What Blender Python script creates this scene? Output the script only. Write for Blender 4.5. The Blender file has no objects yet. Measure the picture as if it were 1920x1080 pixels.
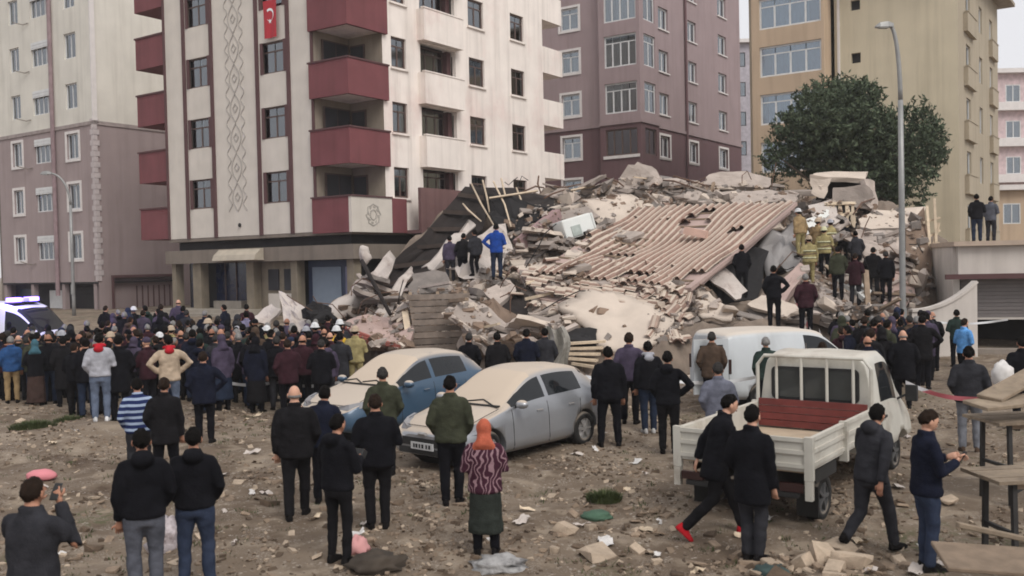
import bpy, bmesh, math, random
import numpy as np
from mathutils import Vector, Matrix, Quaternion, noise
from mathutils.bvhtree import BVHTree

rnd = random.Random(7)
SC = bpy.context.scene
COL = SC.collection

# ------------------------------------------------------------------ camera
FPX, PITCH, ROLL, CAMH = 1800.0, 0.025, 0.022, 3.3
_f = Vector((0, math.cos(PITCH), -math.sin(PITCH)))
_u0 = Vector((0, math.sin(PITCH), math.cos(PITCH)))
_x = Vector((1, 0, 0))
CR = _x * math.cos(ROLL) - _u0 * math.sin(ROLL)
CU = _u0 * math.cos(ROLL) + _x * math.sin(ROLL)
CO = Vector((0, 0, CAMH))
cam = bpy.data.cameras.new('camera')
cam.sensor_width = 36.0
cam.lens = FPX / 1920 * 36.0
cam.clip_start = 0.1
cam.clip_end = 2000
cam.dof.use_dof = True
cam.dof.focus_distance = 26.0
cam.dof.aperture_fstop = 2.2
camo = bpy.data.objects.new('camera', cam)
COL.objects.link(camo)
m3 = Matrix((CR, CU, -_f)).transposed()
camo.matrix_world = Matrix.Translation(CO) @ m3.to_4x4()
SC.camera = camo

# ------------------------------------------------------------------ sky, sun, exposure
SUN_EL, SUN_ROT = math.radians(48), math.radians(150)
world = bpy.data.worlds.new('World')
SC.world = world
world.use_nodes = True
wn = world.node_tree.nodes
wl = world.node_tree.links
bg = wn['Background']
sky = wn.new('ShaderNodeTexSky')
sky.sky_type = 'NISHITA'
sky.sun_disc = False
sky.sun_elevation = SUN_EL
sky.sun_rotation = SUN_ROT
sky.air_density = 1.0
sky.dust_density = 4.0
sky.ozone_density = 1.0
hs = wn.new('ShaderNodeHueSaturation')
hs.inputs['Saturation'].default_value = 0.12
mx = wn.new('ShaderNodeMix')
mx.data_type = 'RGBA'
mx.inputs[0].default_value = 0.75
mx.inputs[7].default_value = (9.3, 9.3, 9.7, 1)      # overcast cloud sheet
wl.new(sky.outputs[0], hs.inputs['Color'])
wl.new(hs.outputs[0], mx.inputs[6])
wl.new(mx.outputs[2], bg.inputs['Color'])
bg.inputs['Strength'].default_value = 0.088
sun = bpy.data.lights.new('sun', 'SUN')
sun.energy = 1.5
sun.angle = math.radians(28)
sun.color = (1.0, 0.96, 0.91)
suno = bpy.data.objects.new('sun', sun)
COL.objects.link(suno)
# light comes from behind and to the right of the camera, high
sd = Vector((math.cos(SUN_EL) * math.sin(SUN_ROT), math.cos(SUN_EL) * math.cos(SUN_ROT), math.sin(SUN_EL)))
suno.rotation_euler = sd.to_track_quat('Z', 'Y').to_euler()
SC.view_settings.view_transform = 'Standard'
SC.view_settings.look = 'None'
SC.view_settings.exposure = 0.27
SC.view_settings.gamma = 1.0
SC.view_settings.use_curve_mapping = False
try:
    SC.cycles.use_denoising = True
    SC.cycles.filter_width = 1.8
    SC.cycles.max_bounces = 6
    SC.cycles.diffuse_bounces = 3
    SC.cycles.glossy_bounces = 3
    SC.cycles.transparent_max_bounces = 8
    SC.cycles.volume_bounces = 1
except Exception:
    pass

# ------------------------------------------------------------------ placing helpers (world positions)
def ray(px, py):
    return _f + CR * ((px - 960) / FPX) - CU * ((py - 540) / FPX)

def at(px, py, d):
    r = ray(px, py)
    return CO + r * (d / r.y)

def on_z(px, py, z=0.0):
    r = ray(px, py)
    return CO + r * ((z - CAMH) / r.z)

def sstep(a, b, x):
    t = min(1, max(0, (x - a) / (b - a)))
    return t * t * (3 - 2 * t)

def gz(x, y):
    z = 1.2 * sstep(26, 45, y)
    z += 0.30 * math.exp(-(((x + 8.3) / 3.2) ** 2 + ((y - 18.5) / 3.0) ** 2))
    z += 0.15 * noise.noise((x * 0.35, y * 0.35, 3.1)) * sstep(4, 8, y) * (1 - 0.6 * sstep(20, 30, y))
    for cx, sl in ((2.2, .18), (3.9, .18), (-2.6, -.12), (-4.1, -.12)):
        z -= 0.055 * math.exp(-((x - cx - sl * (y - 9)) / .16) ** 2) * sstep(4, 6, y) * (1 - sstep(12, 15, y)) * (0.6 + noise.noise((x, y * .8, 2)))
    z += 0.055 * noise.noise((x * 1.3, y * 1.3, 9.1)) + 0.024 * noise.noise((x * 3.7, y * 3.7, 5.5))
    return z

def ground_px(px, d):
    p = at(px, 500, d)
    return Vector((p.x, d, gz(p.x, d)))

# ------------------------------------------------------------------ object helpers
def tag(o, label=None, cat=None, group=None, kind=None):
    if label: o['label'] = label
    if cat: o['category'] = cat
    if group: o['group'] = group
    if kind: o['kind'] = kind
    return o

def empty(name, loc=(0, 0, 0), rz=0.0, parent=None):
    o = bpy.data.objects.new(name, None)
    COL.objects.link(o)
    o.empty_display_size = 0.2
    o.location = loc
    o.rotation_euler = (0, 0, rz)
    if parent: o.parent = parent
    return o

def link(name, me, parent=None, mats=None, loc=None):
    o = bpy.data.objects.new(name, me)
    COL.objects.link(o)
    if parent: o.parent = parent
    if loc is not None: o.location = loc
    if mats is not None:
        if not isinstance(mats, (list, tuple)): mats = [mats]
        for m in mats: me.materials.append(m)
    return o

def copy_tree(o, parent=None):
    c = o.copy()
    COL.objects.link(c)
    c.parent = parent
    for ch in o.children:
        copy_tree(ch, c)
    return c

class MB:
    """collects faces; build() links them as one mesh object"""
    def __init__(s):
        s.v, s.f, s.m = [], [], []
        s.cur = 0
    def add(s, vs, fs):
        b = len(s.v)
        s.v.extend([tuple(p) for p in vs])
        for f in fs:
            s.f.append(tuple(b + i for i in f))
            s.m.append(s.cur)
        return s
    def quad(s, a, b, c, d):
        return s.add([a, b, c, d], [(0, 1, 2, 3)])
    def box(s, c, size, rot=None):
        x, y, z = size[0] / 2, size[1] / 2, size[2] / 2
        vs = [Vector(p) for p in ((-x, -y, -z), (x, -y, -z), (x, y, -z), (-x, y, -z), (-x, -y, z), (x, -y, z), (x, y, z), (-x, y, z))]
        if rot is not None:
            vs = [rot @ p for p in vs]
        c = Vector(c)
        return s.add([p + c for p in vs], [(0, 3, 2, 1), (4, 5, 6, 7), (0, 1, 5, 4), (1, 2, 6, 5), (2, 3, 7, 6), (3, 0, 4, 7)])
    def bx(s, x0, x1, y0, y1, z0, z1):
        return s.box(((x0 + x1) / 2, (y0 + y1) / 2, (z0 + z1) / 2), (abs(x1 - x0), abs(y1 - y0), abs(z1 - z0)))
    def bar(s, a, b, w, h=None):
        a, b = Vector(a), Vector(b)
        d = b - a
        q = d.to_track_quat('X', 'Z').to_matrix()
        return s.box((a + b) / 2, (d.length, w, h or w), q)
    def loft(s, rings, cap=True, closed=True):
        n = len(rings[0])
        vs = [p for r in rings for p in r]
        fs = []
        for i in range(len(rings) - 1):
            for j in range(n if closed else n - 1):
                k = (j + 1) % n
                fs.append((i * n + j, i * n + k, (i + 1) * n + k, (i + 1) * n + j))
        if cap:
            fs.append(tuple(reversed(range(n))))
            fs.append(tuple((len(rings) - 1) * n + j for j in range(n)))
        return s.add(vs, fs)
    def tube(s, pts, rad, n=8, cap=True, ref=None):
        """rad: list of r or (rx, ry)"""
        pts = [Vector(p) for p in pts]
        rings = []
        ref = Vector(ref) if ref else None
        px_ = None
        for i, p in enumerate(pts):
            d = (pts[min(i + 1, len(pts) - 1)] - pts[max(i - 1, 0)])
            d.normalize()
            if px_ is None:
                r0 = ref or (Vector((1, 0, 0)) if abs(d.x) < 0.9 else Vector((0, 1, 0)))
            else:
                r0 = px_
            ax = (r0 - d * r0.dot(d)).normalized()
            ay = d.cross(ax)
            px_ = ax
            r = rad[i] if isinstance(rad, (list, tuple)) else rad
            rx, ry = r if isinstance(r, (list, tuple)) else (r, r)
            rings.append([p + ax * (rx * math.cos(2 * math.pi * k / n)) + ay * (ry * math.sin(2 * math.pi * k / n)) for k in range(n)])
        return s.loft(rings, cap)
    def ell(s, c, r, nu=12, nv=8, rot=None):
        c = Vector(c)
        vs, fs = [], []
        for i in range(nv + 1):
            t = math.pi * i / nv
            t = min(max(t, 0.02), math.pi - 0.02)
            for j in range(nu):
                a = 2 * math.pi * j / nu
                p = Vector((r[0] * math.sin(t) * math.cos(a), r[1] * math.sin(t) * math.sin(a), -r[2] * math.cos(t)))
                if rot is not None: p = rot @ p
                vs.append(c + p)
        for i in range(nv):
            for j in range(nu):
                k = (j + 1) % nu
                fs.append((i * nu + j, i * nu + k, (i + 1) * nu + k, (i + 1) * nu + j))
        fs.append(tuple(reversed(range(nu))))
        fs.append(tuple(nv * nu + j for j in range(nu)))
        return s.add(vs, fs)
    def prism(s, poly, off):
        """poly: list of 3d points, off: extrusion vector"""
        n = len(poly)
        off = Vector(off)
        vs = [Vector(p) for p in poly] + [Vector(p) + off for p in poly]
        fs = [tuple(range(n)), tuple(reversed(range(n, 2 * n)))]
        for i in range(n):
            k = (i + 1) % n
            fs.append((i, i + n, k + n, k))
        return s.add(vs, fs)
    def mesh(s, name, smooth=False):
        me = bpy.data.meshes.new(name)
        me.from_pydata(s.v, [], s.f)
        if s.cur or any(s.m):
            me.polygons.foreach_set('material_index', s.m)
        if smooth:
            me.polygons.foreach_set('use_smooth', [True] * len(me.polygons))
        me.update()
        return me
    def build(s, name, mats, parent=None, smooth=False, loc=None, fix=True):
        me = s.mesh(name, smooth)
        if fix:
            fix_normals(me)
        return link(name, me, parent, mats, loc)

def fix_normals(me):
    bm = bmesh.new()
    bm.from_mesh(me)
    bmesh.ops.recalc_face_normals(bm, faces=bm.faces)
    bm.to_mesh(me)
    bm.free()

def bevel(me, w, seg=1):
    bm = bmesh.new()
    bm.from_mesh(me)
    bmesh.ops.remove_doubles(bm, verts=bm.verts, dist=1e-5)
    bmesh.ops.bevel(bm, geom=[e for e in bm.edges if len(e.link_faces) == 2 and e.calc_face_angle(0) > 0.5], offset=w, segments=seg, profile=0.6, affect='EDGES')
    bm.to_mesh(me)
    bm.free()

# ------------------------------------------------------------------ materials
_mats = {}
def mat(name, col, rough=0.8, var=0.18, scale=3.0, bump=0.0, bscale=None, metal=0.0, rand=0.0, dust=None, streak=0.0, spec=0.4, col2=None, c2s=0.8, c2w=0.5, coat=0.0, coord='Object', sheen=0.0):
    """noise-varied principled surface; dust = settled dust colour and strength on faces that look up; col2 = stain colour"""
    if name in _mats: return _mats[name]
    m = bpy.data.materials.new(name)
    m.use_nodes = True
    N, L = m.node_tree.nodes, m.node_tree.links
    b = N['Principled BSDF']
    b.inputs['Roughness'].default_value = rough
    b.inputs['Metallic'].default_value = metal
    b.inputs['Specular IOR Level'].default_value = spec
    b.inputs['Coat Weight'].default_value = coat
    b.inputs['Sheen Weight'].default_value = sheen
    tc = N.new('ShaderNodeTexCoord')
    def nz(sc, det=4, rough_=0.55, stretch=None):
        t = N.new('ShaderNodeTexNoise')
        t.inputs['Scale'].default_value = sc
        t.inputs['Detail'].default_value = det
        t.inputs['Roughness'].default_value = rough_
        if stretch:
            mp = N.new('ShaderNodeMapping')
            mp.inputs['Scale'].default_value = stretch
            L.new(tc.outputs[coord], mp.inputs[0])
            L.new(mp.outputs[0], t.inputs[0])
        else:
            L.new(tc.outputs[coord], t.inputs[0])
        return t.outputs[0]
    def mixc(fac, a, c, mode='MIX'):
        x = N.new('ShaderNodeMix')
        x.data_type = 'RGBA'
        x.blend_type = mode
        for s_, v_ in ((x.inputs[0], fac), (x.inputs[6], a), (x.inputs[7], c)):
            if isinstance(v_, (float, int)): s_.default_value = v_
            elif isinstance(v_, tuple): s_.default_value = (*v_[:3], 1)
            else: L.new(v_, s_)
        return x.outputs[2]
    def ramp(src, a, c):
        r = N.new('ShaderNodeMapRange')
        r.interpolation_type = 'SMOOTHSTEP'
        r.inputs[1].default_value = a
        r.inputs[2].default_value = c
        L.new(src, r.inputs[0])
        return r.outputs[0]
    out = tuple(col)
    if col2 is not None:
        out = mixc(ramp(nz(c2s, 6, 0.65), 0.62 - c2w * 0.25, 0.72), out, tuple(col2))
    if var > 0:
        v = ramp(nz(scale, 5), 0.25, 0.75)
        lo = N.new('ShaderNodeMapRange')
        lo.inputs[3].default_value = 1 - var
        lo.inputs[4].default_value = 1 + var
        L.new(v, lo.inputs[0])
        cc = N.new('ShaderNodeCombineColor')
        for i in range(3): L.new(lo.outputs[0], cc.inputs[i])
        out = mixc(1.0, out, cc.outputs[0], 'MULTIPLY')
    if streak > 0:
        v = ramp(nz(1.0, 4, 0.6, (2.2, 2.2, 0.12)), 0.42, 0.75)
        x = N.new('ShaderNodeMath'); x.operation = 'MULTIPLY'; x.inputs[1].default_value = streak
        L.new(v, x.inputs[0])
        out = mixc(x.outputs[0], out, (0.25, 0.22, 0.19), 'MULTIPLY')
    if rand > 0:
        oi = N.new('ShaderNodeObjectInfo')
        lo = N.new('ShaderNodeMapRange')
        lo.inputs[3].default_value = 1 - rand
        lo.inputs[4].default_value = 1 + rand
        L.new(oi.outputs['Random'], lo.inputs[0])
        cc = N.new('ShaderNodeCombineColor')
        for i in range(3): L.new(lo.outputs[0], cc.inputs[i])
        out = mixc(1.0, out, cc.outputs[0], 'MULTIPLY')
    if dust:
        dc, ds = dust[0], dust[1]
        lo_, hi_ = (dust[2], dust[3]) if len(dust) > 3 else (0.2, 0.6)
        g = N.new('ShaderNodeNewGeometry')
        sp = N.new('ShaderNodeSeparateXYZ')
        L.new(g.outputs['Normal'], sp.inputs[0])
        up = ramp(sp.outputs[2], lo_, hi_)
        n2 = ramp(nz(2.5, 5), 0.05, 0.42)
        x = N.new('ShaderNodeMath'); x.operation = 'MULTIPLY'
        L.new(up, x.inputs[0]); L.new(n2, x.inputs[1])
        y = N.new('ShaderNodeMath'); y.operation = 'MULTIPLY'; y.inputs[1].default_value = ds
        L.new(x.outputs[0], y.inputs[0])
        out = mixc(y.outputs[0], out, tuple(dc))
        r = N.new('ShaderNodeMapRange')
        r.inputs[3].default_value = rough; r.inputs[4].default_value = 0.95
        L.new(y.outputs[0], r.inputs[0])
        L.new(r.outputs[0], b.inputs['Roughness'])
        if metal > 0:
            r2 = N.new('ShaderNodeMapRange')
            r2.inputs[3].default_value = metal; r2.inputs[4].default_value = 0
            L.new(y.outputs[0], r2.inputs[0]); L.new(r2.outputs[0], b.inputs['Metallic'])
        if coat > 0:
            r3 = N.new('ShaderNodeMapRange')
            r3.inputs[3].default_value = coat; r3.inputs[4].default_value = 0
            L.new(y.outputs[0], r3.inputs[0]); L.new(r3.outputs[0], b.inputs['Coat Weight'])
    if isinstance(out, tuple): b.inputs['Base Color'].default_value = (*out, 1)
    else: L.new(out, b.inputs['Base Color'])
    if bump > 0:
        bp = N.new('ShaderNodeBump')
        bp.inputs['Strength'].default_value = bump
        bp.inputs['Distance'].default_value = 0.03
        L.new(nz(bscale or scale * 4, 6, 0.65), bp.inputs['Height'])
        L.new(bp.outputs[0], b.inputs['Normal'])
    _mats[name] = m
    return m

def glass_mat(name, tint, fac=0.35):
    """thin window glass: see-through tint plus mirror reflection"""
    if name in _mats: return _mats[name]
    m = bpy.data.materials.new(name)
    m.use_nodes = True
    N, L = m.node_tree.nodes, m.node_tree.links
    N.remove(N['Principled BSDF'])
    t = N.new('ShaderNodeBsdfTransparent'); t.inputs[0].default_value = (*tint, 1)
    g = N.new('ShaderNodeBsdfGlossy'); g.inputs['Roughness'].default_value = 0.06
    g.inputs[0].default_value = (0.9, 0.95, 1, 1)
    lw = N.new('ShaderNodeLayerWeight'); lw.inputs[0].default_value = fac
    mr = N.new('ShaderNodeMapRange'); mr.inputs[3].default_value = 0.16; mr.inputs[4].default_value = 1.0
    L.new(lw.outputs['Fresnel'], mr.inputs[0])
    x = N.new('ShaderNodeMixShader')
    L.new(mr.outputs[0], x.inputs[0]); L.new(t.outputs[0], x.inputs[1]); L.new(g.outputs[0], x.inputs[2])
    L.new(x.outputs[0], N['Material Output'].inputs[0])
    _mats[name] = m
    return m

def emit_mat(name, col, s):
    if name in _mats: return _mats[name]
    m = bpy.data.materials.new(name); m.use_nodes = True
    b = m.node_tree.nodes['Principled BSDF']
    b.inputs['Base Color'].default_value = (*col, 1)
    b.inputs['Emission Color'].default_value = (*col, 1)
    b.inputs['Emission Strength'].default_value = s
    _mats[name] = m
    return m

def srgb(r, g, b):
    f = lambda c: ((c / 255 + 0.055) / 1.055) ** 2.4 if c > 10 else c / 255 / 12.92
    return (f(r), f(g), f(b))

DUST = (0.50, 0.42, 0.34)
# ------------------------------------------------------------------ ground
def ground_material():
    m = bpy.data.materials.new('rough_soil'); m.use_nodes = True
    N, L = m.node_tree.nodes, m.node_tree.links
    b = N['Principled BSDF']; b.inputs['Roughness'].default_value = 0.95; b.inputs['Specular IOR Level'].default_value = 0.15
    tc = N.new('ShaderNodeTexCoord')
    def nz(s, d=6, r=0.6):
        t = N.new('ShaderNodeTexNoise'); t.inputs['Scale'].default_value = s; t.inputs['Detail'].default_value = d; t.inputs['Roughness'].default_value = r
        L.new(tc.outputs['Object'], t.inputs[0]); return t.outputs[0]
    def rp(src, a, c):
        r = N.new('ShaderNodeMapRange'); r.interpolation_type = 'SMOOTHSTEP'
        r.inputs[1].default_value = a; r.inputs[2].default_value = c; L.new(src, r.inputs[0]); return r.outputs[0]
    def mixc(fac, a, c):
        x = N.new('ShaderNodeMix'); x.data_type = 'RGBA'
        L.new(fac, x.inputs[0])
        for s_, v in ((x.inputs[6], a), (x.inputs[7], c)):
            if isinstance(v, tuple): s_.default_value = (*v, 1)
            else: L.new(v, s_)
        return x.outputs[2]
    c = mixc(rp(nz(0.35), 0.35, 0.65), (0.128, 0.094, 0.067), (0.208, 0.162, 0.120))
    c = mixc(rp(nz(1.7), 0.48, 0.68), c, (0.285, 0.228, 0.170))
    c = mixc(rp(nz(0.9), 0.55, 0.70), c, (0.090, 0.062, 0.043))
    g = rp(nz(0.28, 4), 0.56, 0.68)
    g2 = N.new('ShaderNodeMath'); g2.operation = 'MULTIPLY'; L.new(g, g2.inputs[0]); L.new(rp(nz(9), 0.45, 0.6), g2.inputs[1])
    c = mixc(g2.outputs[0], c, (0.105, 0.10, 0.055))
    vo = N.new('ShaderNodeTexVoronoi'); vo.inputs['Scale'].default_value = 16; L.new(tc.outputs['Object'], vo.inputs[0])
    sp = N.new('ShaderNodeMath'); sp.operation = 'MULTIPLY'
    L.new(rp(vo.outputs['Distance'], 0.42, 0.22), sp.inputs[0]); L.new(rp(nz(5, 3), 0.52, 0.62), sp.inputs[1])
    c = mixc(sp.outputs[0], c, (0.36, 0.31, 0.26))
    vo2 = N.new('ShaderNodeTexVoronoi'); vo2.inputs['Scale'].default_value = 45; L.new(tc.outputs['Object'], vo2.inputs[0])
    sp2 = N.new('ShaderNodeMath'); sp2.operation = 'MULTIPLY'
    L.new(rp(vo2.outputs['Distance'], 0.45, 0.25), sp2.inputs[0]); L.new(rp(nz(2.3, 3), 0.45, 0.6), sp2.inputs[1])
    c = mixc(sp2.outputs[0], c, (0.30, 0.255, 0.21))
    L.new(c, b.inputs['Base Color'])
    bp = N.new('ShaderNodeBump'); bp.inputs['Strength'].default_value = 0.9; bp.inputs['Distance'].default_value = 0.06
    L.new(nz(6, 8, 0.7), bp.inputs['Height']); L.new(bp.outputs[0], b.inputs['Normal'])
    return m

def make_ground():
    xs = list(np.arange(-15, 15.01, 0.16)); ys = list(np.arange(3.0, 40.01, 0.16))
    xs = [-400, -200, -100, -60, -40, -30, -24, -20, -17] + xs + [17, 20, 24, 30, 40, 60, 100, 200, 400]
    ys = [-60, -20, -8, -2, 1] + ys + [42, 44, 46, 48, 51, 55, 60, 70, 90, 130, 200, 400, 900]
    nx = len(xs)
    vs = [(x, y, gz(x, y)) for y in ys for x in xs]
    fs = [(j * nx + i, j * nx + i + 1, (j + 1) * nx + i + 1, (j + 1) * nx + i) for j in range(len(ys) - 1) for i in range(nx - 1)]
    me = bpy.data.meshes.new('ground'); me.from_pydata(vs, [], fs)
    me.polygons.foreach_set('use_smooth', [True] * len(me.polygons))
    o = link('ground', me, None, ground_material())
    tag(o, kind='structure')
make_ground()

# ------------------------------------------------------------------ building kit
# every block stands on the same street grid: local +x runs along the side face, local +y along the front face
GRID_A = math.atan2(0.822, 0.569)
D1 = Vector((-0.822, 0.569, 0)); D2 = Vector((0.569, 0.822, 0))

def fpt(face, s, out, z):
    return (-out, s, z) if face == 'F' else (s, -out, z)

def fbox(mb, face, s0, s1, o0, o1, z0, z1):
    a = fpt(face, s0, o0, z0); b = fpt(face, s1, o1, z1)
    return mb.bx(min(a[0], b[0]), max(a[0], b[0]), min(a[1], b[1]), max(a[1], b[1]), min(z0, z1), max(z0, z1))

def facade(parent, face, s0, s1, z0, z1, off, openings, m, th=0.22, name='wall'):
    """wall sheet with real openings and reveals; off = how far the face stands out of the block's plane"""
    ss = sorted({s0, s1, *[v for o in openings for v in o[:2]]})
    zs = sorted({z0, z1, *[v for o in openings for v in o[2:4]]})
    mb = MB()
    for i in range(len(ss) - 1):
        for j in range(len(zs) - 1):
            sc, zc = (ss[i] + ss[i + 1]) / 2, (zs[j] + zs[j + 1]) / 2
            if any(o[0] < sc < o[1] and o[2] < zc < o[3] for o in openings): continue
            mb.quad(fpt(face, ss[i], off, zs[j]), fpt(face, ss[i + 1], off, zs[j]), fpt(face, ss[i + 1], off, zs[j + 1]), fpt(face, ss[i], off, zs[j + 1]))
    for o in openings:
        a, b, c, d = o[:4]
        q = off - th
        mb.quad(fpt(face, a, off, c), fpt(face, b, off, c), fpt(face, b, q, c), fpt(face, a, q, c))
        mb.quad(fpt(face, a, off, d), fpt(face, a, q, d), fpt(face, b, q, d), fpt(face, b, off, d))
        mb.quad(fpt(face, a, off, c), fpt(face, a, q, c), fpt(face, a, q, d), fpt(face, a, off, d))
        mb.quad(fpt(face, b, off, c), fpt(face, b, off, d), fpt(face, b, q, d), fpt(face, b, q, c))
    return mb.build(name, m, parent)

M_WFRAME = mat('white_window_frame', (0.62, 0.62, 0.61), 0.5, 0.08)
M_BFRAME = mat('brown_window_frame', (0.10, 0.065, 0.055), 0.55, 0.15)
M_GLASS = glass_mat('window_glass', (0.55, 0.60, 0.62), 0.35)
M_CURT = mat('net_curtain', (0.55, 0.55, 0.53), 0.9, 0.25, 2.0, coord='Generated')
M_CURT2 = mat('grey_curtain', (0.30, 0.30, 0.30), 0.9, 0.3, 2.0, coord='Generated')
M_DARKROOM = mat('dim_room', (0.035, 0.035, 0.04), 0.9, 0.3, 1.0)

def window(parent, face, s0, s1, z0, z1, off, fm, split=2, transom=0.0, sill=None, surround=None, curtain=0.6, shutter=None, th=0.2, fw=0.07, gm=None, sash=0.0, cm=None):
    """window unit in an opening: frame with mullions, its panes, a sill, curtain and dim room behind"""
    w = MB(); q0, q1 = off - th + 0.03, off - th + 0.10
    fbox(w, face, s0, s1, q0, q1, z1 - fw, z1)
    fbox(w, face, s0, s1, q0, q1, z0, z0 + fw)
    fbox(w, face, s0, s0 + fw, q0, q1, z0 + fw, z1 - fw)
    fbox(w, face, s1 - fw, s1, q0, q1, z0 + fw, z1 - fw)
    zt = z1 - fw
    if transom > 0:
        zt = z1 - transom
        fbox(w, face, s0 + fw, s1 - fw, q0, q1 - 0.01, zt - 0.03, zt + 0.03)
    for k in range(1, split):
        sm = s0 + (s1 - s0) * k / split
        fbox(w, face, sm - fw * 0.5, sm + fw * 0.5, q0, q1 - 0.012, z0 + fw, zt - 0.03)
    wo = w.build('window', fm, parent)
    for k in range(split):
        a, b = s0 + (s1 - s0) * k / split, s0 + (s1 - s0) * (k + 1) / split
        p = MB(); fbox(p, face, a + 0.03, b - 0.03, q0 + 0.025, q0 + 0.035, z0 + 0.03, z1 - 0.03)
        p.build('pane', gm or M_GLASS, wo)
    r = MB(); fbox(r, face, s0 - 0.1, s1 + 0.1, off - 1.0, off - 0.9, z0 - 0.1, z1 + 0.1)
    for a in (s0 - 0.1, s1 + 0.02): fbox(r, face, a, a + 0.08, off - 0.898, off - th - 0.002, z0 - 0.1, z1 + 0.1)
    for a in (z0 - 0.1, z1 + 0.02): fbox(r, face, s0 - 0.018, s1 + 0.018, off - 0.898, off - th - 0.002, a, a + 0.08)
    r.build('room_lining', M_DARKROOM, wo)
    if curtain > 0:
        c = MB(); n = 22
        sp = [(s0 + 0.02, s0 + (s1 - s0) * curtain * rnd.uniform(0.8, 1.0))]
        if rnd.random() < 0.5: sp = [(s1 - (s1 - s0) * curtain * rnd.uniform(0.8, 1.0), s1 - 0.02)]
        for (a, b) in sp:
            pts = [(a + (b - a) * k / n, off - th - 0.035 + 0.022 * math.sin(k * 2.2)) for k in range(n + 1)]
            for k in range(n):
                c.quad(fpt(face, pts[k][0], pts[k][1], z0 + 0.02), fpt(face, pts[k + 1][0], pts[k + 1][1], z0 + 0.02), fpt(face, pts[k + 1][0], pts[k + 1][1], z1 - 0.05), fpt(face, pts[k][0], pts[k][1], z1 - 0.05))
        c.build('curtain', cm or (M_CURT if rnd.random() < 0.6 else M_CURT2), wo, True, fix=False)
    if sill:
        l = MB(); fbox(l, face, s0 - 0.08, s1 + 0.08, off - 0.05, off + 0.09, z0 - 0.09, z0 - 0.003)
        l.build('sill', sill, wo)
    if surround:
        l = MB(); t = 0.16
        fbox(l, face, s0 - t, s0 - 0.002, off - 0.02, off + 0.04, z0 - t, z1 + t)
        fbox(l, face, s1 + 0.002, s1 + t, off - 0.02, off + 0.04, z0 - t, z1 + t)
        fbox(l, face, s0 - 0.002, s1 + 0.002, off - 0.02, off + 0.038, z1 + 0.002, z1 + t)
        fbox(l, face, s0 - 0.002, s1 + 0.002, off - 0.02, off + 0.06, z0 - t, z0 - 0.002)
        l.build('surround', surround, wo)
    if shutter:
        l = MB(); hh = (z1 - z0) * shutter
        n = max(3, int(hh / 0.08))
        for k in range(n):
            fbox(l, face, s0 + 0.02, s1 - 0.02, off - 0.1, off + 0.02 + 0.012 * (k % 2), z1 - hh * (k + 1) / n, z1 - hh * k / n - 0.004)
        l.build('roller_shutter', M_WFRAME, wo)
    return wo

def balcony_box(parent, face, s0, s1, o0, o1, z0, z1, m, name='balcony', t=0.12):
    b = MB()
    fbox(b, face, s0, s1, o0, o1, z0, z0 + 0.16)
    fbox(b, face, s0, s1, o1 - t, o1, z0 + 0.162, z1)
    fbox(b, face, s0, s0 + t, o0, o1 - t - 0.002, z0 + 0.162, z1)
    fbox(b, face, s1 - t, s1, o0, o1 - t - 0.002, z0 + 0.162, z1)
    o = b.build(name, m, parent)
    r = MB()
    fbox(r, face, s0 - 0.03, s1 + 0.03, o1 - t - 0.03, o1 + 0.03, z1 + 0.002, z1 + 0.06)
    r.build('coping', m, o)
    return o

# ------------------------------------------------------------------ the white apartment block
M_PANEL = mat('cream_grey_render', srgb(205, 197, 186), 0.9, 0.06, 1.2, 0.25, 30, streak=0.10)
M_CREAM = mat('warm_white_render', srgb(238, 228, 219), 0.9, 0.06, 0.8, 0.25, 30, streak=0.26, col2=srgb(226, 206, 198), c2s=0.25)
M_MAROON = mat('maroon_render', srgb(118, 68, 71), 0.85, 0.10, 1.0, 0.25, 25, streak=0.2)
M_STRIPE = mat('brown_stripe', srgb(88, 62, 62), 0.85, 0.10, 1.0)
M_FASCIA = mat('grey_shop_fascia', srgb(122, 112, 102), 0.8, 0.12, 1.0, streak=0.25)
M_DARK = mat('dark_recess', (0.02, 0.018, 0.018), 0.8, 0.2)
M_PIER = mat('shaded_beige_pier', srgb(130, 120, 104), 0.85, 0.14, 2.0, 0.3, streak=0.3)  # darkened to carry the overhang's shade in its colour
M_STONE = mat('step_stone', srgb(150, 142, 130), 0.9, 0.15, 2.0, 0.3)
M_ORN = mat('grey_ornament', srgb(168, 162, 154), 0.8, 0.1)

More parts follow.
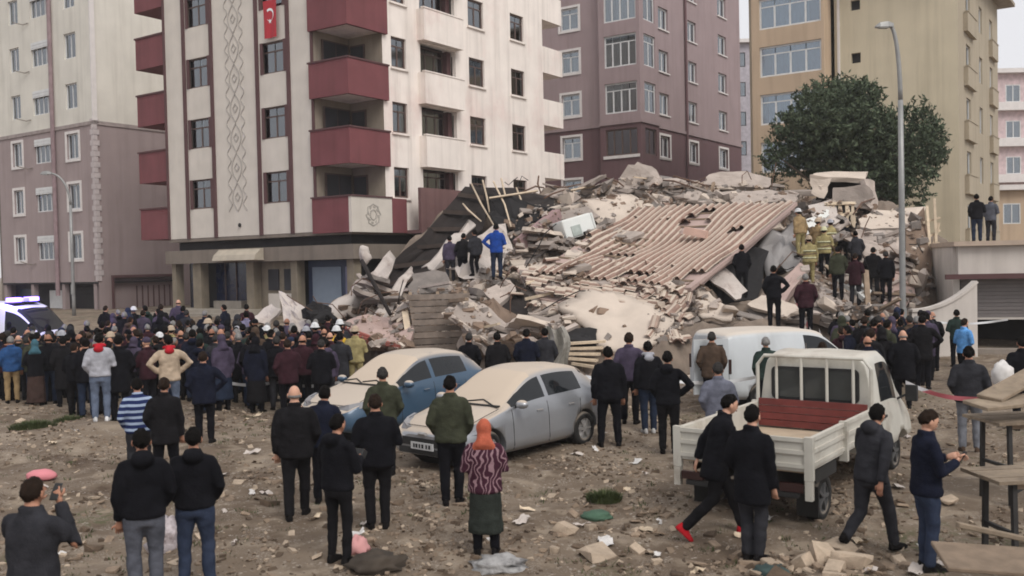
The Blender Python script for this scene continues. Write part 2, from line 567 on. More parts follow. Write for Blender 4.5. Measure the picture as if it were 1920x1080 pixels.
def white_block():
    C = at(660, 440, 40)
    B = tag(empty('apartment_block', (C.x, C.y, 0), GRID_A), 'cream apartment block with maroon balconies and brown stripes beside the collapse heap', 'building')
    TOP = 21.5
    zw = [(6.23 + 2.86 * k, 7.62 + 2.86 * k) for k in range(5)]
    cols = [(8.85, 10.5), (3.68, 5.3)]
    ops = [(a, b, z0, z1) for (a, b) in cols for (z0, z1) in zw]
    facade(B, 'F', 2.0, 12.25, 4.86, TOP, 0, ops, M_PANEL)
    for (a, b) in cols:
        for k, (z0, z1) in enumerate(zw):
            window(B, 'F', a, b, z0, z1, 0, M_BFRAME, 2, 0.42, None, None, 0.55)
            w = MB()                                    # brown side panels that flank each window
            for q in (a - 0.02, b - 0.14):
                t = MB(); fbox(t, 'F', q, q + 0.16, -0.02, 0.035, z0, z1); t.build('window_flank', M_STRIPE, B)
    for s in (2.0, 3.42, 5.44, 8.58, 10.6, 12.13):
        w = 0.20 if s > 2.1 and s < 12 else 0.12
        t = MB(); fbox(t, 'F', s, s + w, -0.02, 0.07, 4.84, TOP); t.build('stripe', M_STRIPE, B)
    # ornament chain on the middle panel
    for k in range(11):
        z = 6.0 + k * 1.35
        t = MB()
        for sg in (-1, 1):
            pts = [fpt('F', 7.1 + sg * 0.34 * math.sin(math.pi * i / 10), 0.012, z + 1.30 * i / 10) for i in range(11)]
            for i in range(10): t.bar(pts[i], pts[i + 1], 0.03, 0.05)
            pts = [fpt('F', 7.1 + sg * (0.50 + 0.12 * math.cos(i * math.pi / 3)), 0.012, z + 1.3 * i / 12) for i in range(13)]
            for i in range(12): t.bar(pts[i], pts[i + 1], 0.03, 0.04)
            t.bar(fpt('F', 7.1, 0.012, z + 0.45), fpt('F', 7.1 + sg * 0.16, 0.012, z + 0.65), 0.03, 0.05)
            t.bar(fpt('F', 7.1 + sg * 0.16, 0.012, z + 0.65), fpt('F', 7.1, 0.012, z + 0.85), 0.03, 0.05)
        t.build('ornament', M_ORN, B)
    t = MB(); t.ell(fpt('F', 7.0, 0.04, 5.35), (0.06, 0.09, 0.10), 8, 6); t.build('vent_cap', M_DARK, B)
    # side face
    zs = [(6.33 + 2.86 * k, 7.68 + 2.86 * k) for k in range(5)]
    scol = [(2.72, 3.72), (8.35, 9.62), (11.95, 13.2)]
    bay = [(4.7, 7.3, z0 - 0.05, z1 + 0.05) for (z0, z1) in zs]
    sops = [(a, b, z0, z1) for (a, b) in scol for (z0, z1) in zs]
    facade(B, 'S', 2.15, 15.0, 4.86, TOP, 0, sops + bay, M_CREAM, 0.2)
    for (a, b) in scol:
        for (z0, z1) in zs:
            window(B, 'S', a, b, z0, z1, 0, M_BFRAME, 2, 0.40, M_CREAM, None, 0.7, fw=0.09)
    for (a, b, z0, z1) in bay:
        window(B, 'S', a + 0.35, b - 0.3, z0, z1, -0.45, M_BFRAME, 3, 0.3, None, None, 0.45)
        t = MB(); fbox(t, 'S', a, a + 0.347, -0.60, -0.30, z0, z1); fbox(t, 'S', b - 0.297, b, -0.60, -0.30, z0, z1)
        t.build('bay_cheek', M_STRIPE, B)
        balcony_box(B, 'S', a - 0.2, b + 0.12, 0.003, 0.42, z1 + 0.05, z1 + 1.47, M_CREAM, 'balcony')
    balcony_box(B, 'S', 4.5, 7.42, 0.003, 0.42, 4.90, 6.22, M_CREAM, 'balcony')
    # far end balconies
    for k in range(5):
        z0 = 5.0 + 2.86 * k + 0.1
        b = MB(); b.bx(15.0, 17.1, 0.05, 3.0, z0, z0 + 0.15); b.bx(16.98, 17.1, 0.05, 3.0, z0 + 0.152, z0 + 1.42); b.bx(15.0, 16.978, 0.05, 0.17, z0 + 0.152, z0 + 1.42)
        b.build('end_balcony', M_CREAM, B)
    # corner loggias
    t = MB()
    t.quad((2.15, 0, 4.86), (2.15, 2.0, 4.86), (2.15, 2.0, TOP), (2.15, 0, TOP))
    t.quad((0, 2.0, 4.86), (2.15, 2.0, 4.86), (2.15, 2.0, TOP), (0, 2.0, TOP))
    t.build('wall', mat('shaded_loggia_render', srgb(150, 138, 124), 0.9, 0.15, 1.0, streak=0.3), B)  # the loggia's shade is put into a darker wall colour
    for k in range(6):
        z = 4.86 + 2.86 * k
        t = MB(); t.bx(0.0, 2.148, 0.0, 1.998, z, z + 0.16); t.build('loggia_floor', M_CREAM, B)
        white = (k == 0)
        t = MB(); t.bx(-0.16, -0.02, 0.0, 2.15, z - 0.08, z + 1.40); p = t.build('balcony', M_MAROON, B)
        t = MB(); t.bx(-0.20, 0.02, 0.0, 2.2, z + 1.402, z + 1.47); t.build('coping', M_STRIPE, p)
        t = MB(); t.bx(-0.16, 2.35, -0.16, -0.005, z - 0.08, z + 1.40); p = t.build('balcony', M_PANEL if white else M_MAROON, B)
        t = MB(); t.bx(-0.20, 2.38, -0.20, 0.02, z + 1.402, z + 1.47); t.build('coping', M_STRIPE, p)
        if white:
            for r in (0.22, 0.34, 0.46):
                t = MB()
                for i in range(8):
                    a0, a1 = i * math.pi / 4 + (0.4 if r == 0.34 else 0), (i + 1) * math.pi / 4
                    t.bar((1.15 + r * math.cos(a0), -0.165, z + 0.66 + r * math.sin(a0)), (1.15 + r * 0.8 * math.cos(a1), -0.165, z + 0.66 + r * math.sin(a1)), 0.03, 0.05)
                t.build('emblem', M_ORN, p)
        if k < 6:
            # doors and windows at the back of the loggia
            t = MB(); t.bx(0.45, 2.05, 1.90, 1.96, z + 0.75, z + 2.55); d = t.build('window', M_BFRAME, B)
            t = MB(); t.bx(0.52, 1.22, 1.88, 1.897, z + 0.82, z + 2.48); t.build('pane', M_DARKROOM, d)
            t = MB(); t.bx(1.28, 1.98, 1.88, 1.897, z + 0.82, z + 2.48); t.build('pane', M_DARKROOM, d)
            t = MB(); t.bx(2.08, 2.13, 1.0, 1.85, z + 0.17, z + 2.5); d = t.build('door', M_BFRAME, B)
            t = MB(); t.bx(2.06, 2.078, 1.07, 1.78, z + 0.27, z + 2.42); t.build('pane', M_DARKROOM, d)
    t = MB(); t.bx(2.36, 3.35, -0.14, -0.005, 4.78, 6.28); t.build('balcony', M_MAROON, B)
    t = MB(); t.bx(3.36, 8.3, -0.95, -0.80, 4.75, 6.75); t.bx(3.36, 8.3, -0.798, -0.01, 4.75, 4.9); t.build('terrace_wall', mat('mauve_screen', srgb(112, 84, 82), 0.9, 0.12, 0.8, streak=0.3), B)
    # left hand balconies
    for k in range(5):
        z = 4.90 + 2.83 * k
        t = MB(); t.bx(0.05, 2.2, 12.26, 14.6, z, z + 0.14); t.bx(0.05, 0.19, 12.26, 14.6, z + 0.142, z + 1.5); t.bx(0.192, 2.2, 14.46, 14.6, z + 0.142, z + 1.5)
        p = t.build('balcony', M_MAROON, B)
        t = MB(); t.bx(0.0, 0.24, 12.26, 14.65, z + 1.502, z + 1.58); t.build('coping', M_STRIPE, p)
        t = MB(); t.bx(0.35, 0.50, 12.27, 12.45, z + 1.6, z + 2.75); t.build('pillar', M_CREAM, B)
    # ends, roof
    t = MB(); t.bx(2.25, 15.0, 2.1, 12.25, TOP - 0.3, TOP); t.bx(0.3, 2.2, 2.2, 12.25, TOP - 0.3, TOP); t.build('roof', M_FASCIA, B)
    t = MB(); t.quad((15.0, 0.0, 0), (15.0, 12.25, 0), (15.0, 12.25, TOP), (15.0, 0, TOP)); t.quad((0, 12.25, 4.86), (15, 12.25, 4.86), (15, 12.25, TOP), (0, 12.25, TOP)); t.build('wall', M_CREAM, B)
    t = MB(); t.bx(0.0, 15, 0.0, 12.25, 4.70, 4.84); t.build('soffit', M_FASCIA, B)
    # ground floor
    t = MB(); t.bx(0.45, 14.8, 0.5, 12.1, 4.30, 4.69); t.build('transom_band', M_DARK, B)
    t = MB(); t.bx(-0.15, 0.4, -0.2, 12.4, 3.66, 4.28); t.bx(0.402, 14.8, -0.2, 0.35, 3.66, 4.28); f = t.build('shop_fascia', M_FASCIA, B)
    t = MB()
    prof = [(0.0, 3.72), (-0.55, 3.74), (-0.45, 3.98), (-0.16, 4.22), (-0.16, 4.26), (0.0, 4.26)]
    t.prism([(a - 0.155, 5.3, z) for a, z in prof], (0, 2.9, 0)); t.build('canopy', mat('pale_canopy', srgb(168, 158, 142), 0.7, 0.1), f)
    for (a, b, z0) in ((11.9, 12.2, 0.9), (10.0, 10.6, 0.9), (6.25, 6.75, 0.9), (3.4, 3.8, 0.9), (0.0, 0.4, 0.9)):
        t = MB(); t.bx(0.05, 0.5, a, b, z0, 3.65); t.build('pier', M_PIER, B)
    t = MB(); t.bx(0.9, 0.96, 6.8, 9.95, 1.5, 3.65); t.bx(0.9, 0.96, 10.65, 11.85, 1.5, 3.65); g = t.build('shop_glazing', mat('dark_blue_glazing', (0.012, 0.018, 0.045), 0.12, 0.2, spec=0.6), B)
    for s in (7.6, 8.4, 9.2, 11.2):
        t = MB(); t.bx(0.84, 0.895, s, s + 0.05, 1.5, 3.65); t.build('mullion', M_BFRAME, g)
    t = MB(); t.bx(0.5, 0.6, 3.82, 6.23, 0.9, 3.65); d = t.build('entrance_wall', M_PIER, B)
    for s in (4.0, 5.05):
        t = MB(); t.bx(0.42, 0.495, s, s + 0.65, 2.35, 3.3); t.build('pane', M_DARKROOM, d)
        t = MB(); t.bx(0.45, 0.495, s - 0.05, s + 0.7, 1.35, 2.2); t.build('panel', M_PANEL, d)
    t = MB(); t.bx(0.7, 0.76, 0.42, 3.38, 1.4, 3.64); g = t.build('shop_glazing', mat('blue_frame', srgb(52, 62, 84), 0.5), B)
    t = MB(); t.bx(0.66, 0.695, 1.35, 3.1, 1.45, 3.35); t.build('blind', mat('pale_blue_blind', srgb(126, 138, 150), 0.8, 0.05), g)
    t = MB(); t.bx(0.66, 0.695, 0.5, 1.1, 1.45, 3.35); t.build('pane', mat('lilac_blind', srgb(112, 112, 136), 0.6, 0.1), g)
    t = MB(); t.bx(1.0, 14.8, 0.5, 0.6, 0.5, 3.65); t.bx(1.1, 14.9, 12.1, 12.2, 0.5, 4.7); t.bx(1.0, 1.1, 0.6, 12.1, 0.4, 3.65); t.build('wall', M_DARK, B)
    t = MB(); t.bx(0.5, 0.9, 7.7, 9.7, 1.502, 1.85); t.build('display_plinth', M_STONE, B)
    # steps up to the shop floor
    for k in range(4):
        t = MB(); t.bx(-0.35 * (k + 1) - 0.2, 0.9 if k == 0 else -0.35 * k - 0.202, 5.8 - 0.1 * k, 12.6 + 0.2 * k, 0.3, 1.5 - 0.17 * k); t.build('step', M_STONE, B)
    return B
WHITE = white_block()

# flag on the facade
def flag():
    C = at(660, 440, 40)
    F = tag(empty('flag', (C.x, C.y, 0), GRID_A), 'red flag with white crescent and star hung below an upper window', 'flag')
    n, mm = 10, 14
    s0, s1, z0, z1 = 4.02, 4.89, 13.45, 15.10
    def P(u, v, o=0.0):
        s = s0 + (s1 - s0) * u - 0.1 * (1 - v) * (u - 0.3)
        return fpt('F', s, 0.16 + 0.03 * math.sin(u * 9 + v * 2) * (1.1 - v) + o, z0 + (z1 - z0) * v)
    t = MB()
    for i in range(n):
        for j in range(mm):
            t.quad(P(i / n, j / mm), P((i + 1) / n, j / mm), P((i + 1) / n, (j + 1) / mm), P(i / n, (j + 1) / mm))
    me = t.mesh('cloth', True)
    bm = bmesh.new(); bm.from_mesh(me); bmesh.ops.remove_doubles(bm, verts=bm.verts, dist=1e-4); bm.to_mesh(me); bm.free()
    link('cloth', me, F, mat('flag_red', srgb(172, 48, 56), 0.8, 0.06))
    wm = mat('flag_white', (0.8, 0.8, 0.8), 0.8, 0.03)
    t = MB(); N = 20                                           # crescent
    outer = [(0.5 + 0.30 * math.cos(a), 0.60 + 0.165 * math.sin(a)) for a in [math.radians(-140 + 280 * k / N) for k in range(N + 1)]]
    outer = [(0.5 - 0.30 * math.sin(a), 0.62 + 0.165 * math.cos(a)) for a in [math.radians(-130 + 260 * k / N + 90) for k in range(N + 1)]]
    inner = [(0.5 - 0.23 * math.sin(a), 0.592 + 0.128 * math.cos(a)) for a in [math.radians(-130 + 260 * k / N + 90) for k in range(N + 1)]]
    for k in range(N):
        t.quad(P(*outer[k], 0.012), P(*outer[k + 1], 0.012), P(*inner[k + 1], 0.012), P(*inner[k], 0.012))
    t.build('crescent', wm, F)
    t = MB()
    star = []
    for k in range(10):
        r = 1.0 if k % 2 == 0 else 0.4
        a = k * math.pi / 5
        star.append((0.5 + 0.13 * r * math.sin(a), 0.44 + 0.07 * r * math.cos(a)))
    c = P(0.5, 0.44, 0.014)
    for k in range(10):
        t.add([c, P(*star[k], 0.014), P(*star[(k + 1) % 10], 0.014)], [(0, 1, 2)])
    t.build('star', wm, F)
flag()

# ------------------------------------------------------------------ the two tone block far down the street
M_BEIGE = mat('pale_beige_render', srgb(210, 205, 194), 0.9, 0.07, 0.6, 0.2, 20, streak=0.20)
M_MAUVE = mat('mauve_render', srgb(154, 139, 137), 0.9, 0.07, 0.6, 0.2, 20, streak=0.20)
M_WTRIM = mat('white_trim', srgb(214, 208, 204), 0.85, 0.06)
M_QUOIN = mat('quoin_render', srgb(186, 176, 174), 0.9, 0.1, streak=.2)
def beige_block():
    L = at(185, 530, 55)
    B = tag(empty('apartment_block', (L.x, L.y, 0), GRID_A), 'tall block, beige above and mauve below, with white trimmed windows', 'building')
    TOP, MID = 24.0, 11.9
    rows = [(4.15 + 2.92 * k, 5.62 + 2.92 * k) for k in range(6)]
    cols = [(7.7, 8.8), (4.3, 6.3), (1.55, 2.75)]
    lo = [(a, b, z0, z1) for (a, b) in cols for (z0, z1) in rows[:3]]
    hi = [(a, b, z0, z1) for (a, b) in cols for (z0, z1) in rows[3:]]
    facade(B, 'F', 0, 10.7, 2.8, MID, 0, lo, M_MAUVE)
    facade(B, 'F', 0, 10.7, MID, TOP, 0, hi, M_BEIGE)
    facade(B, 'S', 0, 12, 0.4, MID, 0, [(0.95, 5.2, 0.4, 3.0)], M_MAUVE, 0.3)
    facade(B, 'S', 0, 12, MID, TOP, 0, [], M_BEIGE)
    t = MB(); t.bx(0.95, 5.2, 0.32, 0.36, 0.5, 3.0); g = t.build('garage_panel', M_MAUVE, B)
    for k in range(7):
        t = MB(); t.bx(2.6 + 0.38 * k, 2.66 + 0.38 * k, 0.26, 0.30, 0.6, 2.5); t.build('railing_bar', M_STRIPE, B)
    t = MB(); t.bx(0.8, 5.4, -0.06, -0.002, 3.0, 3.16); t.bx(0.8, 0.95, -0.06, -0.002, 0.6, 2.998); t.bx(5.2, 5.4, -0.06, -0.002, 0.6, 2.998); t.build('portal_trim', M_STRIPE, B)
    for c, (a, b) in enumerate(cols):
        for k, (z0, z1) in enumerate(rows):
            window(B, 'F', a, b, z0, z1, 0, M_WFRAME, 4 if c == 1 else 2, 0, None, M_WTRIM if k < 3 and c != 1 else None, 0.5, 0.28 if c == 1 else None)
    t = MB(); fbox(t, 'F', 0, 10.75, -0.02, 0.06, MID - 0.1, MID + 0.1); t.bx(-0.06, 12, -0.06, 0.02, MID - 0.11, MID + 0.11); t.build('string_course', mat('course_grey', srgb(150, 138, 134), 0.9), B)
    for k in range(30):
        z = 2.85 + k * 0.31
        e = 0.30 if k % 2 else 0.18
        t = MB(); t.bx(-0.06, e, -0.06, 0.02, z, z + 0.29); t.bx(-0.06, -0.005, 0.022, e, z, z + 0.29); t.build('quoin', M_QUOIN, B)
    t = MB(); t.bx(-0.07, 0.22, -0.07, 0.02, MID + 0.12, TOP); t.build('corner_strip', M_WTRIM, B)
    t = MB(); t.tube([(-0.14, 4.0, 2.0), (-0.14, 4.0, TOP)], 0.13, 8); t.build('downpipe', mat('mauve_pipe', srgb(138, 118, 120), 0.7), B)
    for k, (z0, z1) in enumerate(rows):
        if k % 2 == 0 or k > 2:
            t = MB(); t.bar((-0.12, 6.9, z0 - 0.25), (-0.4, 7.6, z0 - 0.05), 0.05); t.bar((-0.12, 6.9, z0 - 0.25), (-0.05, 6.5, z0 - 0.2), 0.04); t.build('drying_rail', M_FASCIA, B)
    t = MB(); t.bx(0.0, 12, 0.0, 10.7, TOP - 0.2, TOP); t.bx(0, 12, 10.5, 10.7, 0.4, TOP - 0.2); t.bx(11.8, 12, 0, 10.5, 0.4, TOP - 0.2); t.build('roof', M_FASCIA, B)
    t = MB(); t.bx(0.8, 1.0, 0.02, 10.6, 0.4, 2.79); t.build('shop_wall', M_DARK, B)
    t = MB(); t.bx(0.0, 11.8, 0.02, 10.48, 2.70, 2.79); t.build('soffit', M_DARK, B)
    for s in (0.3, 3.6, 7.0, 10.2):
        t = MB(); t.bx(0.05, 0.35, s, s + 0.3, 0.4, 2.695); t.build('pier', M_MAUVE, B)
    t = MB(); t.bx(0.70, 0.79, 5.0, 6.4, 0.8, 2.3); t.build('shop_door', M_WFRAME, B)
    t = MB(); t.bx(0.74, 0.79, 8.0, 9.9, 0.9, 2.4); t.build('shop_glazing', mat('teal_glazing', (0.03, 0.05, 0.07), 0.2), B)
beige_block()

# ------------------------------------------------------------------ purple block behind the heap
M_PURP = mat('dusty_purple_render', srgb(152, 134, 134), 0.9, 0.06, 0.6, 0.2, 20, streak=0.20)
M_PLUM = mat('dark_plum_render', srgb(104, 79, 81), 0.9, 0.07, 0.6, 0.2, 20, streak=0.20)
def purple_block():
    O = at(1203, 300, 63)
    B = tag(empty('apartment_block', (O.x, O.y, 0), GRID_A), 'dusty purple block with plum lower storey and corner bay behind the heap', 'building')
    TOP, MID, R = 26.0, 12.5, -0.45
    rows = [(10.45 + 2.95 * k, 11.95 + 2.95 * k) for k in range(5)]
    cols = [(3.75, 5.3), (8.6, 10.1), (14.2, 15.9)]
    for z0, z1, m, rr in ((0.5, MID, M_PLUM, rows[:1] + [(7.5, 9.0)]), (MID, TOP, M_PURP, rows[1:])):
        facade(B, 'S', 2.7, 18.8, z0, z1, R, [(a, b, c, d) for (a, b) in cols for (c, d) in rr], m)
        facade(B, 'F', 3.05, 10.0, z0, z1, R, [(4.85, 6.3, c, d) for (c, d) in rr], m)
    for (z0, z1) in rows + [(7.5, 9.0)]:
        for (a, b) in cols: window(B, 'S', a, b, z0, z1, R, M_WFRAME, 2, 0.0, M_WTRIM, M_WTRIM if z0 < 12 else None, 0.6, fw=0.12, th=0.25)
        window(B, 'F', 4.85, 6.3, z0, z1, R, M_WFRAME, 2, 0.4, None, M_WTRIM, 0.5, fw=0.1)
    brow = [(10.35, 12.1), (13.15, 15.15), (16.2, 18.3), (19.2, 21.3), (22.2, 24.2)]
    for z0, z1, m, rr in ((6.0, MID, M_PLUM, brow[:1]), (MID, TOP, M_PURP, brow[1:])):
        facade(B, 'F', 0, 3.05, z0, z1, 0, [(0.25, 2.65, c, d) for (c, d) in rr], m)
        facade(B, 'S', 0, 2.7, z0, z1, 0, [(0.6, 2.3, c, d) for (c, d) in rr], m)
        t = MB(); t.quad((R * -1, 3.05, z0), (0, 3.05, z0), (0, 3.05, z1), (-R, 3.05, z1)); t.quad((2.7, -R, z0), (2.7, 0, z0), (2.7, 0, z1), (2.7, -R, z1)); t.build('wall', m, B)
    navyc = mat('navy_curtain', srgb(52, 66, 96), .8, .1)
    bl = glass_mat('blue_window_glass', (0.16, 0.24, 0.42), 0.35)
    for k, (c, d) in enumerate(brow):
        window(B, 'F', 0.25, 2.65, c, d, 0, M_WFRAME if k else M_BFRAME, 4, 0.5 if k else 0, None, None, 1.0 if k == 0 else 0.75, gm=bl if k == 0 else None, fw=0.1, cm=navyc if k == 0 else None)
        window(B, 'S', 0.6, 2.3, c, d, 0, M_WFRAME if k else M_BFRAME, 2, 0.5 if k else 0, None, None, 0.0 if k == 0 else 0.7, gm=M_GLASS, fw=0.1)
        if k == 0:
            t = MB(); fbox(t, 'F', 0.1, 2.8, -0.02, 0.08, c - 0.2, c - 0.005); t.build('sill', M_WTRIM, B)
    t = MB()
    fbox(t, 'F', -0.09, 3.1, -0.02, 0.09, MID - 0.1, MID + 0.12); t.bx(-0.005, 2.75, -0.09, 0.02, MID - 0.1, MID + 0.12)
    t.bx(2.752, 18.9, -R - 0.09, -R + 0.02, MID - 0.1, MID + 0.12); t.bx(-R - 0.09, -R + 0.02, 3.102, 10.1, MID - 0.1, MID + 0.12); t.build('string_course', M_PURP, B)
    t = MB(); t.tube([(8.0, -R - 0.12, 1), (8.0, -R - 0.12, TOP)], 0.10, 8); t.build('downpipe', M_PLUM, B)
    t = MB(); t.bx(0.0, 18.8, 0.45, 10.0, TOP - 0.2, TOP); t.bx(18.6, 18.8, 0.46, 10, 0.4, TOP - 0.2); t.bx(0.46, 18.8, 9.8, 10, 0.4, TOP - 0.2); t.bx(0.02, 2.68, 0.02, 3.03, 5.9, 6.05); t.build('roof', M_FASCIA, B)
purple_block()

# ------------------------------------------------------------------ yellow block on the right
M_YEL = mat('ochre_yellow_render', srgb(198, 186, 161), 0.9, 0.06, 0.5, 0.2, 20, streak=0.20)
M_YEL2 = mat('dull_yellow_render', srgb(168, 156, 136), 0.9, 0.06, 0.5, 0.2, 20, streak=0.2)
M_ORNG = mat('tan_orange_render', srgb(184, 162, 138), 0.9, 0.06, 0.5, 0.2, 20, streak=0.20)
def wall_hit(px, py, O, off):
    """position along the front plane (local y) and height where the sight line meets it"""
    r = ray(px, py)
    o = O - D2 * off
    t = (o.x * D2.x + o.y * D2.y) / (r.x * D2.x + r.y * D2.y)
    p = CO + r * t
    return (p - o).dot(D1), p.z
def yellow_block():
    O = at(1800, 440, 50)
    B = tag(empty('apartment_block', (O.x, O.y, 0), GRID_A), 'ochre yellow block with blank end wall and glazed bay behind the round tree', 'building')
    TOP, PB = 18.9, 1.3
    facade(B, 'F', 0, 6.3, 0.4, TOP, 0, [(4.9, 5.4, 13.9 + 2.88 * k, 14.45 + 2.88 * k) for k in (-1, 0, 1)], M_YEL)
    for k in (-1, 0, 1):
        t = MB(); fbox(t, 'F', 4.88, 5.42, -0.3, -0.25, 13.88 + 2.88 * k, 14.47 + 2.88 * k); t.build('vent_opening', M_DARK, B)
    sl = wall_hit(1423, 150, O, PB)[0]; sr = wall_hit(1546, 150, O, PB)[0]
    rows = [(wall_hit(1480, 230 - 91 * k, O, PB)[1], wall_hit(1480, 172 - 91 * k, O, PB)[1]) for k in range(-1, 3)]
    facade(B, 'F', sr, sl + 0.4, 3.0, TOP, PB, [(sr + 0.15, sl - 0.05, a, b) for a, b in rows], M_ORNG)
    t = MB(); t.quad((-PB, sr, 3.0), (0, sr, 3.0), (0, sr, TOP), (-PB, sr, TOP)); t.quad((-PB, sl + 0.4, 3.0), (0, sl + 0.4, 3.0), (0, sl + 0.4, TOP), (-PB, sl + 0.4, TOP)); t.bx(-PB, 0, sr, sl + 0.4, 2.9, 2.998); t.build('wall', M_ORNG, B)
    for a, b in rows:
        window(B, 'F', sr + 0.15, sl - 0.05, a, b, PB, M_WFRAME, 4, 0.45, None, None, 0.9, fw=0.1, gm=glass_mat('pale_blue_glass', (0.55, 0.66, 0.74), 0.4))
    # side face, with recessed strip, shallow balconies and tall windows
    rows2 = [(1.6 + 2.88 * k, 3.1 + 2.88 * k) for k in range(6)]
    ops = [(a, b, c, d) for (a, b) in ((2.3, 3.6), (6.5, 7.6), (10.3, 11.4)) for (c, d) in rows2]
    facade(B, 'S', 0, 13.5, 0.4, TOP, 0, ops, M_YEL2, 0.3)
    for (a, b, c, d) in ops: window(B, 'S', a, b, c, d, 0, M_WFRAME, 2, 0, None, None, 0.5)
    for k in range(6):
        balcony_box(B, 'S', 1.6, 4.4, 0.003, 0.22, 0.75 + 2.88 * k, 1.75 + 2.88 * k, M_YEL2)
        balcony_box(B, 'S', 10.0, 12.2, 0.003, 0.22, 0.75 + 2.88 * k, 1.75 + 2.88 * k, M_YEL2)
    t = MB(); t.bx(-0.9, 14.4, -0.9, 11.8, TOP + 0.003, TOP + 0.22); t.build('roof', mat('roof_edge', srgb(150, 138, 122), 0.8), B)
    t = MB(); t.bx(0.0, 13.5, 11.0, 11.2, 0.4, TOP); t.bx(13.3, 13.5, 0.01, 11, 0.4, TOP); t.build('wall', M_YEL2, B)
    t = MB(); fbox(t, 'F', 6.0, 6.12, 0.0, 0.12, 3, TOP); t.build('downpipe', M_WTRIM, B)
yellow_block()

# ------------------------------------------------------------------ blocks farther off
def far_block(px, w, d, z1, m, label, wm, floors, cols, band=None, dz=2.9):
    c = at(px, 480, d)
    B = tag(empty('apartment_block', (c.x, d, 0), GRID_A - math.radians(55)), label, 'building')
    ops = [(-w / 2 + w * (i + 0.2) / cols, -w / 2 + w * (i + 0.8) / cols, z1 - 2.3 - dz * k, z1 - 0.9 - dz * k) for i in range(cols) for k in range(floors)]
    facade(B, 'S', -w / 2, w / 2, 0.5, z1, 0, ops, m)
    t = MB(); t.bx(-w / 2, w / 2, 0.24, 8, 0.5, z1); t.build('wall', m, B)
    for i, (a, b, c0, c1) in enumerate(ops):
        window(B, 'S', a, b, c0, c1, 0, wm, 2, 0, None, None, 0.3, th=0.1)
    for k in range(floors):
        if band:
            t = MB(); fbox(t, 'S', -w / 2 - 0.1, w / 2 + 0.1, 0.003, 0.5, z1 - 3.0 - dz * k, z1 - 2.35 - dz * k); t.build('balcony', band, B)
    t = MB(); t.bx(-w / 2 - 0.3, w / 2 + 0.3, -0.5, 8.2, z1 + 0.003, z1 + 0.35); t.build('roof', M_WTRIM, B)
far_block(1410, 3.6, 95, 24.5, mat('pale_grey_render', srgb(172, 166, 172), 0.9), 'narrow pale grey block glimpsed between the purple and yellow blocks', M_DARK, 6, 2)
far_block(1925, 8.0, 78, 17.8, mat('pink_white_render', srgb(196, 176, 176), 0.9), 'pinkish white block with banded balconies beyond the yellow block', M_WFRAME, 3, 4, M_WTRIM)
far_block(1925, 8.0, 66, 7.6, M_ORNG, 'low tan block under the pinkish one past the yellow block', M_WFRAME, 2, 4)

